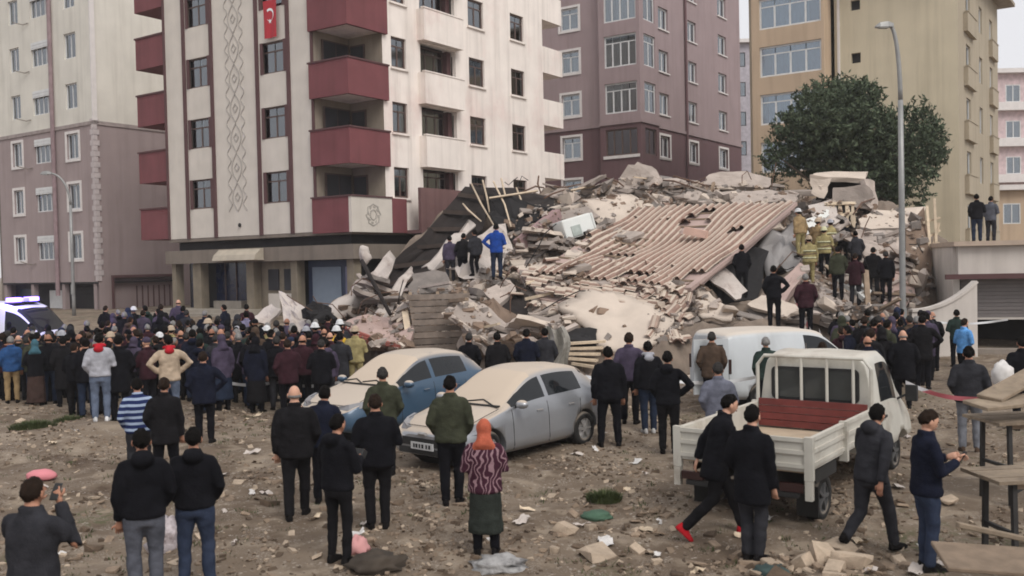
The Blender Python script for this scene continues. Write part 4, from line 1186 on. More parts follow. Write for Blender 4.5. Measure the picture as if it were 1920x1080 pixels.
# hanging tiles at the torn right end of the sand slab are loose tiles
S('plaster_slab', 'curved cream panel lying open under the roof overhang', M_PLAST, [(1302, 530, 30.6), (1320, 536, 30.2), (1375, 585, 29), (1372, 604, 28.6), (1318, 600, 29), (1304, 570, 29.8)], 0.08, smooth=True, bump=.12)
S('plaster_slab', 'pale panel leaning in the hollow under the roof', M_SHEET, [(1320, 512, 32), (1360, 500, 32.4), (1402, 545, 31), (1380, 560, 30.6)], 0.1)
S('floor_slab_or_shade', 'black sheet for the shaded hollow beneath the torn gable of the tiled roof', M_BLACK, [(1330, 500, 33.2), (1400, 458, 34.6), (1442, 470, 34.2), (1420, 560, 31.8), (1350, 570, 31.4)], 0.3)  # black sheet stands in for the shade of the cavity
S('concrete_slab', 'pink edged slab pointing up right of the roof hollow', M_PINK, [(1436, 556, 31), (1500, 492, 32.8), (1516, 506, 32.4), (1470, 568, 30.6)], 0.35)
S('metal_sheet', 'twisted grey sheet hanging beside the gable', mat('grey_sheet', srgb(142, 138, 136), 0.6, 0.15, 1.5), [(1420, 450, 35), (1490, 405, 36.4), (1512, 440, 35.4), (1496, 500, 33.6), (1440, 520, 33)], 0.05, 'sheet', bump=.35, smooth=True)
S('plaster_slab', 'white slab lying by the firefighters', M_WPLAST, [(1566, 515, 32.2), (1592, 508, 32.4), (1634, 546, 31.2), (1620, 560, 30.8)], 0.18)
S('plaster_slab', 'pale slab tilted behind the firefighters', M_SHEET, [(1515, 385, 38), (1560, 372, 38.6), (1580, 410, 37.4), (1535, 430, 36.8)], 0.15)
S('plaster_slab', 'whitish strip of ceiling fallen across the gap right of the gable', M_WPLAST, [(1495, 420, 36.2), (1550, 392, 37.2), (1556, 402, 37), (1500, 455, 35.4)], 0.1)

def broken_room():
    c = at(1580, 400, 38.5)
    R = tag(empty('broken_room', c), 'broken upper room box with torn plaster and dark gaps before the pine', 'ruin')
    def q(px, py, d): return at(px, py, d) - c
    def plate(name, m, pts, th=.18):
        vs, fs, cc = slab_mesh([at(*p) for p in pts], th, .08, 3, .05)
        me = bpy.data.meshes.new(name); me.from_pydata([v - c for v in vs], [], fs); fix_normals(me); link(name, me, R, m); add_surf(me, Matrix.Translation(c))
    plate('roof_plate', M_PLAST, [(1518, 330, 39), (1530, 322, 40), (1628, 322, 40), (1622, 334, 38.8)], .2)
    plate('front_plate', M_PLAST, [(1520, 334, 38.8), (1560, 333, 38.6), (1552, 350, 38.6), (1545, 372, 38.5), (1521, 362, 38.7)], .15)
    plate('front_plate', M_CONC, [(1562, 352, 38.5), (1620, 345, 38.4), (1638, 366, 38.3), (1630, 392, 38.2), (1555, 382, 38.4)], .2)
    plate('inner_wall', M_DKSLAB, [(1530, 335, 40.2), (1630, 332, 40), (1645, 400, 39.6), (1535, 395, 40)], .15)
    plate('side_plate', M_CONC, [(1622, 335, 38.7), (1640, 340, 39.6), (1646, 395, 39.4), (1632, 392, 38.3)], .2)
    for k in range(5):
        plate('window_bar', M_WOODL, [(1548 + 12 * k, 382, 38.1), (1553 + 12 * k, 382, 38.1), (1556 + 12 * k, 425, 37.7), (1551 + 12 * k, 425, 37.7)], .07)
    for k in range(3):
        plate('window_rail', M_WOODL, [(1545, 380 + 18 * k, 38.05 - .1 * k), (1604, 379 + 18 * k, 38.05 - .1 * k), (1604, 384 + 18 * k, 38.0 - .1 * k), (1545, 385 + 18 * k, 38.0 - .1 * k)], .07)
    plate('dark_opening', M_BLACK, [(1545, 385, 38.5), (1606, 385, 38.4), (1606, 428, 37.8), (1548, 428, 37.9)], .06)  # black plate stands in for the shade behind the bars
broken_room()
S('concrete_slab', 'broad white topped slab right of the broken room', M_PLAST, [(1610, 408, 36.8), (1640, 396, 37.4), (1736, 388, 37.4), (1728, 424, 36), (1620, 430, 36)], 0.25)
S('concrete_slab', 'sagging beige slab beneath the white topped one', M_CONC, [(1605, 432, 36), (1700, 428, 35.6), (1690, 470, 34.6), (1640, 500, 33.8), (1598, 480, 34.6)], 0.2, bump=.15)
S('concrete_slab', 'tall brown slab standing behind the lamp post', M_BROWN, [(1700, 428, 35.4), (1732, 388, 36), (1748, 470, 35), (1742, 545, 33.8), (1700, 560, 33)], 0.3)
S('concrete_slab', 'tan side slab under the tall brown one', M_PINK, [(1655, 520, 32.8), (1700, 470, 34), (1716, 550, 32.8), (1690, 590, 31.6), (1655, 580, 31.8)], 0.25)
def lattice():
    c = at(1745, 430, 35.5)
    L = tag(empty('wooden_lattice', c), 'splintered pale timber frame sticking up right of the lamp post', 'timber frame')
    for a, b in (((1738, 386, 35.5), (1746, 500, 34.8)), ((1752, 372, 35.5), (1757, 490, 34.9)), ((1730, 418, 35.4), (1762, 408, 35.5)), ((1734, 448, 35.2), (1762, 432, 35.4)), ((1736, 478, 35), (1760, 455, 35.2)), ((1742, 500, 34.8), (1760, 418, 35.4))):
        t = MB(); t.bar(at(*a) - c, at(*b) - c, 0.09, 0.07); t.build('strut', M_WOODL, L)
lattice()

for k in range(7):
    u = k / 6
    a0, b0 = at(672, 575, 34.9), at(860, 365, 38.9); a1, b1 = at(752, 556, 34.9), at(918, 372, 38.6)
    t = MB(); p, q = a0.lerp(b0, u), a1.lerp(b1, u); t.bar(p - (p + q) / 2, q - (p + q) / 2, .14, .16); me = t.mesh('joist'); fix_normals(me)
    tag(link('joist', me, None, mat('joist_wood', srgb(66, 56, 50), .9, .2, rand=.2), (p + q) / 2), 'dark joist crossing the long dark slab', 'joist', 'joists across the long dark slab')
# stacks of pancaked floor plates
rp = random.Random(77)
STK = [(1015, 455, 35.2, 'between the mauve beam and the fridge shell'), (1120, 440, 36.4, 'behind the fridge shell'), (1170, 455, 35.6, 'against the upper left roof edge'), (1005, 520, 32.2, 'above the dark hollow'), (1060, 530, 31.6, 'over the left end of the sand slab'), (900, 620, 28.4, 'beside the board wall foot'), (985, 640, 27.6, 'low before the dark hollow'), (690, 545, 33, 'under the narrow pale sheet'), (1455, 590, 30, 'under the pink edged slab'), (1555, 575, 30.6, 'at the firefighters feet'), (1620, 590, 30, 'low right of the white slab'), (1540, 455, 35, 'between the gable and the broken room'), (1265, 352, 42, 'on the crest by the domed slab'), (1110, 352, 42.4, 'on the crest left of the domed slab'), (1395, 405, 38.2, 'on the top edge of the tiles'), (1690, 500, 33.6, 'under the sagging beige slab')]
for px, py, d, where in STK:
    c = at(px, py, d); a = rp.uniform(0, 3.14); tl = Matrix.Rotation(rp.gauss(0, .22), 3, 'X') @ Matrix.Rotation(rp.gauss(0, .22), 3, 'Y')
    for q, nm in enumerate(('lowest', 'middle', 'top')):
        L_, W_ = rp.uniform(1.3, 2.3), rp.uniform(.7, 1.3)
        R = tl @ Matrix.Rotation(a + rp.gauss(0, .25), 3, 'Z') @ Matrix.Rotation(rp.gauss(0, .10), 3, 'X')
        o_ = c + Vector((rp.uniform(-.2, .2), rp.uniform(-.1, .3), -.25 + .27 * q))
        pts = [o_ + R @ Vector((x * L_ / 2, y * W_ / 2, 0)) for x, y in ((-1, -1), (.2, -1.1), (1, -.8), (.9, .9), (-.1, 1), (-1.1, .8))]
        vs, fs, cc = slab_mesh(pts, .14, .10, 3, .03)
        me = bpy.data.meshes.new('floor_plate'); me.from_pydata([v - cc for v in vs], [], fs); fix_normals(me)
        tag(link('floor_plate', me, None, rp.choice((M_CONC, M_PLAST, M_CONCD, M_CONC)), cc), f'{nm} plate of a pancaked stack {where}', 'floor plate'); add_surf(me, Matrix.Translation(cc))
# wires and thin bars
for k in range(34):
    px, py, d = rp.choice(((rp.uniform(960, 1480), rp.uniform(330, 375), 41), (rp.uniform(1400, 1740), rp.uniform(430, 590), 32.6), (rp.uniform(600, 760), rp.uniform(520, 640), 32), (rp.uniform(880, 1060), rp.uniform(500, 640), 29.6)))
    A = at(px, py, d); L_ = rp.uniform(.6, 1.8); v = Vector((rp.uniform(-1, 1), rp.uniform(-.5, .3), rp.uniform(-.2, .9))).normalized() * L_
    t = MB(); t.tube([(0, 0, 0), v * .4 + Vector((0, 0, rp.uniform(-.1, .25))), v * .75 + Vector((rp.uniform(-.2, .2), 0, rp.uniform(-.2, .2))), v + Vector((0, 0, rp.uniform(-.5, .1)))], .018, 5); me = t.mesh('wire'); fix_normals(me)
    tag(link('bent_wire', me, None, M_REBAR if k % 3 else M_BLACK, A), f'thin {"rusty" if k % 3 else "black"} bent wire sticking out {"along the crest" if d == 41 else "by the firefighters slope" if d == 32.6 else "beside the pale crumpled sheet" if d == 32 else "below the fallen roof"}', 'wire', 'thin wires sticking out of the heap')

def board_wall():
    c = at(822, 600, 29.6)
    W = tag(empty('board_wall', c), 'grey wall of weathered horizontal boards standing at the heap foot', 'wall')
    tl, tr, br, bl = at(762, 552, 29.8), at(878, 549, 29.6), at(876, 655, 28.9), at(778, 660, 29.1)
    n = 9
    for k in range(n):
        a, b = tl.lerp(bl, (k + .5) / n) - c, tr.lerp(br, (k + .5) / n) - c
        a.y += .03 * (k % 2); b.y += .03 * (k % 3 - 1)
        a += Vector((rnd.uniform(-.06, .06), rnd.uniform(-.02, .02), 0)); b += Vector((rnd.uniform(-.05, .05), rnd.uniform(-.02, .02), 0))
        h = (tl - bl).length / n
        t = MB(); t.bar(a, b, 0.08, h - 0.045); t.build('board', mat('grey_board', srgb(124, 112, 102), 0.95, 0.25, 3, 0.5, rand=0.25), W)
    for u in (0.05, 0.5, 0.95):
        t = MB(); t.bar(tl.lerp(tr, u) - c + Vector((0, .1, .05)), bl.lerp(br, u) - c + Vector((0, .1, -.1)), 0.1, 0.1); t.build('post', M_WOOD, W)
board_wall()

def fridge_shell():
    c = at(1080, 428, 36.2)
    F = tag(empty('fridge', c, math.radians(28)), 'white fridge shell lying on its side among the rubble', 'fridge')
    F.rotation_euler = (math.radians(-8), math.radians(-14), math.radians(28))
    t = MB(); t.bx(-.75, .55, -.4, .4, -.35, .42); me = t.mesh('cabinet'); bevel(me, .07, 2); link('cabinet', me, F, M_WPLAST)
    t = MB(); t.bx(.57, .66, -.38, .38, -.33, .40); me = t.mesh('door'); bevel(me, .03); link('door', me, F, M_WPLAST)
    t = MB(); t.bx(-.45, -.05, -.43, -.402, -.28, .1); t.build('vent_panel', mat('pale_grey_panel', srgb(170, 178, 172), .6), F)
    t = MB(); t.bx(.0, .5, -.44, -.402, -.34, -.22); t.build('motor_gap', M_BLACK, F)
fridge_shell()

# bent reinforcing bars, loose timbers, drooping cables
bars = [((884, 345, 39), (930, 430, 37)), ((905, 338, 39), (918, 400, 38)), ((925, 340, 39), (958, 425, 36.8)), ((940, 335, 39.2), (952, 398, 38)), ((868, 382, 38.4), (902, 415, 37)), ((968, 352, 40), (985, 398, 38.6)), ((1010, 330, 41.5), (1014, 362, 41)), ((1038, 350, 41.4), (1090, 345, 41.4)), ((975, 362, 40), (1020, 352, 40.5)), ((1020, 372, 40), (1058, 356, 41)), ((1240, 338, 41.8), (1300, 352, 41)), ((1262, 330, 42), (1330, 350, 41.2)), ((1130, 332, 42), (1170, 350, 41.4)), ((1600, 402, 37), (1640, 372, 38.4))]
for k, (a, b) in enumerate(bars):
    A, B = at(*a), at(*b); mid = (A + B) / 2 + Vector((rnd.uniform(-.15, .15), rnd.uniform(-.2, .2), rnd.uniform(-.1, .2)))
    t = MB(); t.tube([A - A, mid - A, B - A], [0.035, 0.04, 0.03], 6); me = t.mesh('rebar', True); fix_normals(me)
    o = link('rebar', me, None, M_WOODL if k < 6 else M_REBAR, A)
    tag(o, 'pale splintered rod sticking up from the dark slab' if k < 6 else 'rusty bent rod sticking out along the top of the heap', 'rod', 'rods sticking out of the dark slab' if k < 6 else 'rods along the heap crest')
A = at(678, 488, 31.5)
t = MB(); t.tube([(0, 0, 0)] + [at(px, py, d) - A for px, py, d in ((700, 530, 31), (716, 560, 30.6), (732, 590, 30.2))], [.07, .07, .065, .06], 8); me = t.mesh('timber', True); fix_normals(me)
tag(link('timber', me, None, M_DKSLAB, A), 'dark timber leaning on the pale crumpled sheet', 'timber')
t = MB(); t.ell((0, 0, 0), (.20, .18, .30), 14, 10); me = t.mesh('bundle', True)
for v in me.vertices: v.co *= 1 + .55 * noise.noise(v.co * 5) + .3 * noise.noise(v.co * 11)
tag(link('bundle', me, None, M_SHEET, at(684, 478, 32)), 'pale bundled cloth perched on top of the dark timber', 'cloth bundle')
t = MB(); t.ell((0, 0, 0), (.52, .4, .40), 14, 10); me = t.mesh('wreckage')
for v in me.vertices: v.co *= 1 + .75 * noise.noise(v.co * 2.1) + .35 * noise.noise(v.co * 5)
tag(link('wreckage', me, None, M_BLACK, at(596, 588, 32.2)), 'black crumpled wreckage lying at the end of the pale sheet', 'wreckage')

PLATES += [[(762, 552), (878, 549), (876, 650), (778, 655)], [(1195, 388), (1490, 380), (1290, 545), (990, 512)], [(1518, 325), (1630, 322), (1645, 395), (1606, 428), (1545, 425)], [(1050, 402), (1112, 402), (1112, 447), (1050, 447)]]
PLATE_D += [29.0, 29.8, 37.5, 35.2]
def inside(x, y, P):
    c = False
    for i in range(len(P)):
        (x0, y0), (x1, y1) = P[i], P[i - 1]
        if (y0 > y) != (y1 > y) and x < (x1 - x0) * (y - y0) / (y1 - y0) + x0: c = not c
    return c
def proj(p):
    v = Vector(p) - CO; w = v.dot(_f)
    return 960 + FPX * v.dot(CR) / w, 540 - FPX * v.dot(CU) / w
PB = [(min(a for a, b in P), max(a for a, b in P), min(b for a, b in P), max(b for a, b in P)) for P in PLATES]
def dig(x, y, z, g):
    """the rubble lies against the plates, not over them"""
    for _ in range(40):
        if z <= g - .2: return z
        px, py = proj((x, y, z)); hit = False
        for P, b, d in zip(PLATES, PB, PLATE_D):
            if b[0] < px < b[1] and b[2] < py < b[3] and y < d + 2.2 and inside(px, py, P): hit = True; break
        if not hit: return z
        z -= .15
    return z
def heap_h(xs, ys):
    X, Y = np.asarray(xs), np.asarray(ys)
    d2 = (X[..., None] - CW[:, 0]) ** 2 + (Y[..., None] - CW[:, 1]) ** 2 + 0.05
    w = 1.0 / d2 ** 1.9
    return (w * CW[:, 2]).sum(-1) / w.sum(-1)

FOOT = [(at(px, 500, d).x, d) for px, d in foot]
def make_heap():
    st = 0.22
    gx = np.arange(-11.5, 19.01, st); gy = np.arange(24.0, 53.01, st)
    XX, YY = np.meshgrid(gx, gy)
    Z = heap_h(XX, YY)
    nx = len(gx); vs = []
    fx = [f[0] for f in FOOT]; fy = [f[1] for f in FOOT]
    for j in range(len(gy)):
        for i in range(nx):
            x, y, z = XX[j, i], YY[j, i], Z[j, i]
            z += 0.30 * noise.noise((x * 0.9, y * 0.9, z * 0.9)) + 0.22 * noise.noise((x * 2.3, y * 2.3, 4)) + 0.10 * noise.cell((x * 2.0, y * 2.0, 1))
            edge = np.interp(x, fx, fy)
            k = sstep(-0.6, 1.0, y - edge) * sstep(-11.3, -9.0, x + 0.0) * sstep(18.8, 17.2, x) if True else 1
            g = gz(x, y)
            zz = g - 0.35 + (max(z, g - 0.3) - g + 0.35) * k
            vs.append((x, y, dig(x, y, zz, g)))
    fs = [(j * nx + i, j * nx + i + 1, (j + 1) * nx + i + 1, (j + 1) * nx + i) for j in range(len(gy) - 1) for i in range(nx - 1)]
    me = bpy.data.meshes.new('rubble'); me.from_pydata(vs, [], fs); me.update()
    o = link('rubble', me, None, M_RUB)
    tag(o, 'dusty heap of crushed concrete and plaster from the fallen block', kind='stuff')
    return BVHTree.FromPolygons([Vector(v) for v in vs], fs)
HEAP = make_heap()

# ------------------------------------------------------------------ chunks
def chunk_mesh(rg, kind):
    bm = bmesh.new()
    if kind == 'flat': dims = (rg.uniform(.7, 1.2), rg.uniform(.5, .9), rg.uniform(.15, .3))
    elif kind == 'long': dims = (rg.uniform(1.2, 2.0), rg.uniform(.25, .4), rg.uniform(.15, .3))
    else: dims = (rg.uniform(.7, 1.1), rg.uniform(.6, 1), rg.uniform(.45, .8))
    pts = [Vector((rg.uniform(-.5, .5) * dims[0], rg.uniform(-.5, .5) * dims[1], rg.uniform(-.5, .5) * dims[2])) for _ in range(14)]
    for sx in (-.5, .5):
        for sy in (-.5, .5):
            for sz in (-.5, .5):
                k = .55 + .45 * rg.random()
                pts.append(Vector((sx * dims[0] * k, sy * dims[1] * k, sz * dims[2] * k)))
    for p in pts: bm.verts.new(p)
    r = bmesh.ops.convex_hull(bm, input=bm.verts)
    bmesh.ops.delete(bm, geom=[v for v in bm.verts if not v.link_faces], context='VERTS')
    me = bpy.data.meshes.new('chunk'); bm.to_mesh(me); bm.free()
    return me
CH = {}
for (nm, m) in (('concrete_chunk', M_CONC), ('grey_chunk', M_CONCD), ('plaster_chunk', M_PLAST), ('brown_chunk', M_BROWN)):
    for kind in ('flat', 'block', 'long'):
        CH[nm, kind] = []
        for k in range(4):
            me = chunk_mesh(rnd, kind); me.materials.append(m); CH[nm, kind].append(me)
for k in range(5):
    pass
b = len(SURF_V)
SURF = BVHTree.FromPolygons(SURF_V, SURF_F)
def drop(x, y):
    """height of the heap surface at x, y, with its normal"""
    o = Vector((x, y, 30)); d = Vector((0, 0, -1))
    best = None
    for T in (HEAP, SURF):
        h = T.ray_cast(o, d)
        if h[0] is not None and (best is None or h[0].z > best[0].z): best = (h[0], h[1])
    return best
def sight(px, py):
    """where the sight line through a point of the photograph meets the heap"""
    d = ray(px, py).normalized()
    best = None
    for T in (HEAP, SURF):
        h = T.ray_cast(CO, d)
        if h[0] is not None and (best is None or h[3] < best[1]): best = (h[0], h[3], T)
    global LAST_SURF
    LAST_SURF = bool(best and best[2] is SURF)
    return best[0] if best else None

def roof_clear(p):
    """true when p is off the tile field"""
    e1, e2 = RB - RA, RD - RA
    q = p - RA
    u = q.dot(e1) / e1.length_squared; v = q.dot(e2) / e2.length_squared
    return not (0.05 < u < 1.05 and -0.02 < v < 0.80)
rg = random.Random(21)
FEET = [(932, 518), (892, 515), (868, 525), (845, 528), (1518, 535), (1546, 518), (1502, 480), (1580, 500), (1606, 520), (1638, 556), (1662, 566), (1392, 556)]
n_chunk = 0
LBL = {'concrete_chunk': 'pale concrete chunk', 'grey_chunk': 'grey concrete lump', 'plaster_chunk': 'cream plaster fragment', 'brown_chunk': 'brown masonry lump'}
HPOLY = [(530, 610), (600, 590), (680, 560), (760, 545), (880, 530), (960, 400), (1050, 355), (1180, 330), (1300, 345), (1450, 345), (1520, 370), (1620, 380), (1730, 400), (1750, 540), (1700, 590), (1560, 600), (1420, 600), (1320, 590), (1240, 640), (1120, 650), (960, 650), (780, 660), (640, 650), (560, 650)]
tries = 0
while n_chunk < 290 and tries < 6000:
    tries += 1
    px, py = rg.uniform(520, 1760), rg.uniform(310, 660)
    if not inside(px, py, HPOLY): continue
    p = sight(px, py)
    if p is None or not roof_clear(p) or p.y > 46: continue
    if px > 1570 and rg.random() < .5: continue
    if LAST_SURF and (rg.random() < .86 or 920 < px < 1025 and 540 < py < 612): continue
    if any(abs(px - hx) < 24 and hy - 70 < py < hy + 30 for hx, hy in FEET): continue
    if 1050 < px < 1250 and 545 < py < 655 and rg.random() < .97: continue
    if 1090 < px < 1220 and 370 < py < 415 and rg.random() < .8: continue
    if px < 960 and py > 500 and rg.random() < .35: continue
    if 690 < px < 930 and py < 500: continue
    wk = ('brown_chunk', 'brown_chunk', 'brown_chunk', 'grey_chunk', 'grey_chunk', 'concrete_chunk') if px < 1000 else ('concrete_chunk', 'plaster_chunk', 'concrete_chunk', 'grey_chunk')
    slope = 960 < px < 1330 and 390 < py < 610
    if slope: wk = ('concrete_chunk', 'plaster_chunk', 'concrete_chunk')
    nm = rg.choice(wk); kind = 'flat' if slope else rg.choice(('flat', 'flat', 'block', 'long'))
    o = bpy.data.objects.new(nm, rg.choice(CH[nm, kind])); COL.objects.link(o)
    s = rg.choice((.35, .45, .55, .7, .9)) * rg.uniform(.8, 1.2)
    o.scale = (s, s, s)
    o.location = p + Vector((0, 0, 0.05 * s))
    o.rotation_euler = (RN.rotation_difference(Vector((0, 0, 1))).inverted() @ Quaternion((0, 0, 1), rg.uniform(0, 6.28)) @ Quaternion((1, 0, 0), rg.gauss(0, .14))).to_euler() if slope else (rg.gauss(0, .35), rg.gauss(0, .35), rg.uniform(0, 6.28))
    zone = 'along the crest of the heap' if py < 385 else 'left of the white fridge shell' if px < 960 and py < 500 else 'round the grey board wall' if px < 900 else 'by the sand coloured slab' if px < 1290 and py > 480 else 'between the fridge shell and the tiled roof' if px < 1330 else 'near the firefighters' if px < 1570 else 'below the white topped slab'
    sz = 'big' if s > .68 else 'small' if s < .45 else 'middling'
    tag(o, f'{sz} {LBL[nm]} {zone}', 'rubble chunk', f'{sz} {LBL[nm]}s {zone}')
    n_chunk += 1

# loose tiles slid off the roof
tile = bpy.data.meshes['roof_tile']
n = 0; tries = 0
while n < 60 and tries < 3000:
    tries += 1
    k = rg.random()
    if k < .62: px, py = rg.uniform(950, 1290), rg.uniform(490, 590)
    elif k < .8: px, py = rg.uniform(1215, 1290), rg.uniform(555, 650)
    else: px, py = rg.uniform(1180, 1330), rg.uniform(350, 420)
    if 1065 < px < 1200 and py > 555: continue
    if k < .62 and py > 520 + (px - 985) * .2 + 60: continue
    p = sight(px, py)
    if p is None: continue
    o = bpy.data.objects.new('loose_tile', tile); COL.objects.link(o)
    o.location = p + Vector((0, 0, .06)); o.scale = (.40, .50, .5)
    yaw = math.atan2((RD - RA).y, (RD - RA).x) - math.pi / 2
    o.rotation_euler = (rg.gauss(-.2, .3), rg.gauss(0, .3), yaw + rg.gauss(0, .5))
    zone = 'by the torn end of the sand slab' if px > 1210 and py > 550 else 'strewn along the lower roof edge' if py > 485 else 'along the upper roof edge'
    tag(o, 'loose dusty clay tile ' + zone, 'roof tile', 'loose tiles ' + zone); n += 1

# planks and broken timbers strewn over the heap
for k in range(46):
    px, py = rg.choice(((rg.uniform(950, 1500), rg.uniform(325, 380)), (rg.uniform(1380, 1720), rg.uniform(430, 590)), (rg.uniform(600, 960), rg.uniform(520, 650)), (rg.uniform(980, 1130), rg.uniform(520, 660))))
    p = sight(px, py)
    if p is None or not roof_clear(p): continue
    if 1040 < px < 1270 and py > 530: continue
    L_ = rg.uniform(.8, 2.2)
    t = MB(); t.bar((-L_ / 2, 0, 0), (L_ / 2, 0, 0), rg.uniform(.08, .2), rg.uniform(.04, .1)); me = t.mesh('plank'); fix_normals(me)
    o = link('broken_plank', me, None, rg.choice((M_WOOD, M_WOODL, M_CONC)), p + Vector((0, 0, .12)))
    o.rotation_euler = (rg.gauss(0, .2), rg.gauss(0, .35), rg.uniform(0, 3.14))
    tag(o, ('long' if L_ > 1.5 else 'short') + ' broken timber strip ' + ('along the heap crest' if py < 385 else 'on the slope by the firefighters' if px > 1370 else 'near the board wall' if px < 960 else 'below the fallen roof'), 'plank', 'broken timber strips on the heap')

# fine debris: thousands of crumbs over the heap as one body
def debris(name, label, n, gen, mats, smin, smax):
    vs, fs, mi = [], [], []
    base = [(-1, -1, -1), (1, -1, -1), (1, 1, -1), (-1, 1, -1), (-1, -1, 1), (1, -1, 1), (1, 1, 1), (-1, 1, 1)]
    fq = [(0, 3, 2, 1), (4, 5, 6, 7), (0, 1, 5, 4), (1, 2, 6, 5), (2, 3, 7, 6), (3, 0, 4, 7)]
    for k in range(n):
        p = gen()
        if p is None: continue
        s = smin + (smax - smin) * rg.random() ** 2.5
        d = Vector((s * rg.uniform(.6, 1.5), s * rg.uniform(.4, 1), s * rg.uniform(.2, .7)))
        R = Matrix.Rotation(rg.uniform(0, 6.28), 3, 'Z') @ Matrix.Rotation(rg.gauss(0, .5), 3, 'X') @ Matrix.Rotation(rg.gauss(0, .4), 3, 'Y')
        b = len(vs); m = rg.randrange(len(mats))
        for q in base:
            vs.append(p + R @ Vector((q[0] * d.x * rg.uniform(.5, 1), q[1] * d.y * rg.uniform(.5, 1), q[2] * d.z * rg.uniform(.6, 1))) * .5)
        for f in fq: fs.append(tuple(b + i for i in f)); mi.append(m)
    me = bpy.data.meshes.new(name); me.from_pydata(vs, [], fs); me.polygons.foreach_set('material_index', mi); me.update()
    o = link(name, me, None, mats)
    tag(o, label, kind='stuff'); return o
def gen_heap():
    for _ in range(8):
        px, py = rg.uniform(520, 1765), rg.uniform(310, 670)
        if not inside(px, py, HPOLY): continue
        p = sight(px, py)
        if p is None or not roof_clear(p): continue
        if px > 1590 and py < 560 and rg.random() < .5: continue
        if LAST_SURF and (rg.random() < .80 or 920 < px < 1025 and 540 < py < 612): continue
        if 1065 < px < 1215 and 548 < py < 648 and rg.random() < .95: continue
        if 690 < px < 930 and py < 500 and rg.random() < .9: continue
        return p
    return None
debris('debris', 'crumbled concrete and plaster bits over the collapse heap', 6500, gen_heap, [M_CONC, M_PLAST, M_CONCD, M_BROWN, M_CONCD, M_BROWN], .05, .40)
# ------------------------------------------------------------------ vehicles
M_TYRE = mat('tyre_rubber', (0.018, 0.017, 0.016), 0.9, 0.2, 8, dust=(DUST, 0.35))
M_RIM = mat('alloy_rim', (0.38, 0.37, 0.36), 0.4, 0.15, 6, metal=0.6)
M_STEEL = mat('steel_rim', (0.10, 0.10, 0.10), 0.6, 0.2, 6, metal=0.3)
M_CARGL = mat('car_side_glass', (0.014, 0.016, 0.018), 0.06, 0.1, spec=0.35)
M_TRIM = mat('black_trim', (0.02, 0.02, 0.02), 0.6, 0.2)
M_LAMP = mat('lamp_glass', (0.20, 0.20, 0.21), 0.12, 0.1, spec=0.8)
M_RLAMP = mat('rear_lamp_red', (0.035, 0.015, 0.015), 0.2, 0.1, spec=0.6)
M_PLATE = mat('number_plate', (0.55, 0.55, 0.55), 0.5, 0.05)
M_UNDER = mat('underbody', (0.015, 0.014, 0.013), 0.95, 0.2)

def cat_rom(ks, n):
    """smooth curve through key values, n samples per span"""
    K = [np.array(k, float) for k in ks]
    out = []
    for i in range(len(K) - 1):
        p0, p1, p2, p3 = K[max(i - 1, 0)], K[i], K[i + 1], K[min(i + 2, len(K) - 1)]
        h1 = (p2 - p0) * 0.5; h2 = (p3 - p1) * 0.5
        for k in range(n):
            t = k / n
            out.append((2 * t**3 - 3 * t**2 + 1) * p1 + (t**3 - 2 * t**2 + t) * h1 + (-2 * t**3 + 3 * t**2) * p2 + (t**3 - t**2) * h2)
    out.append(K[-1])
    return out

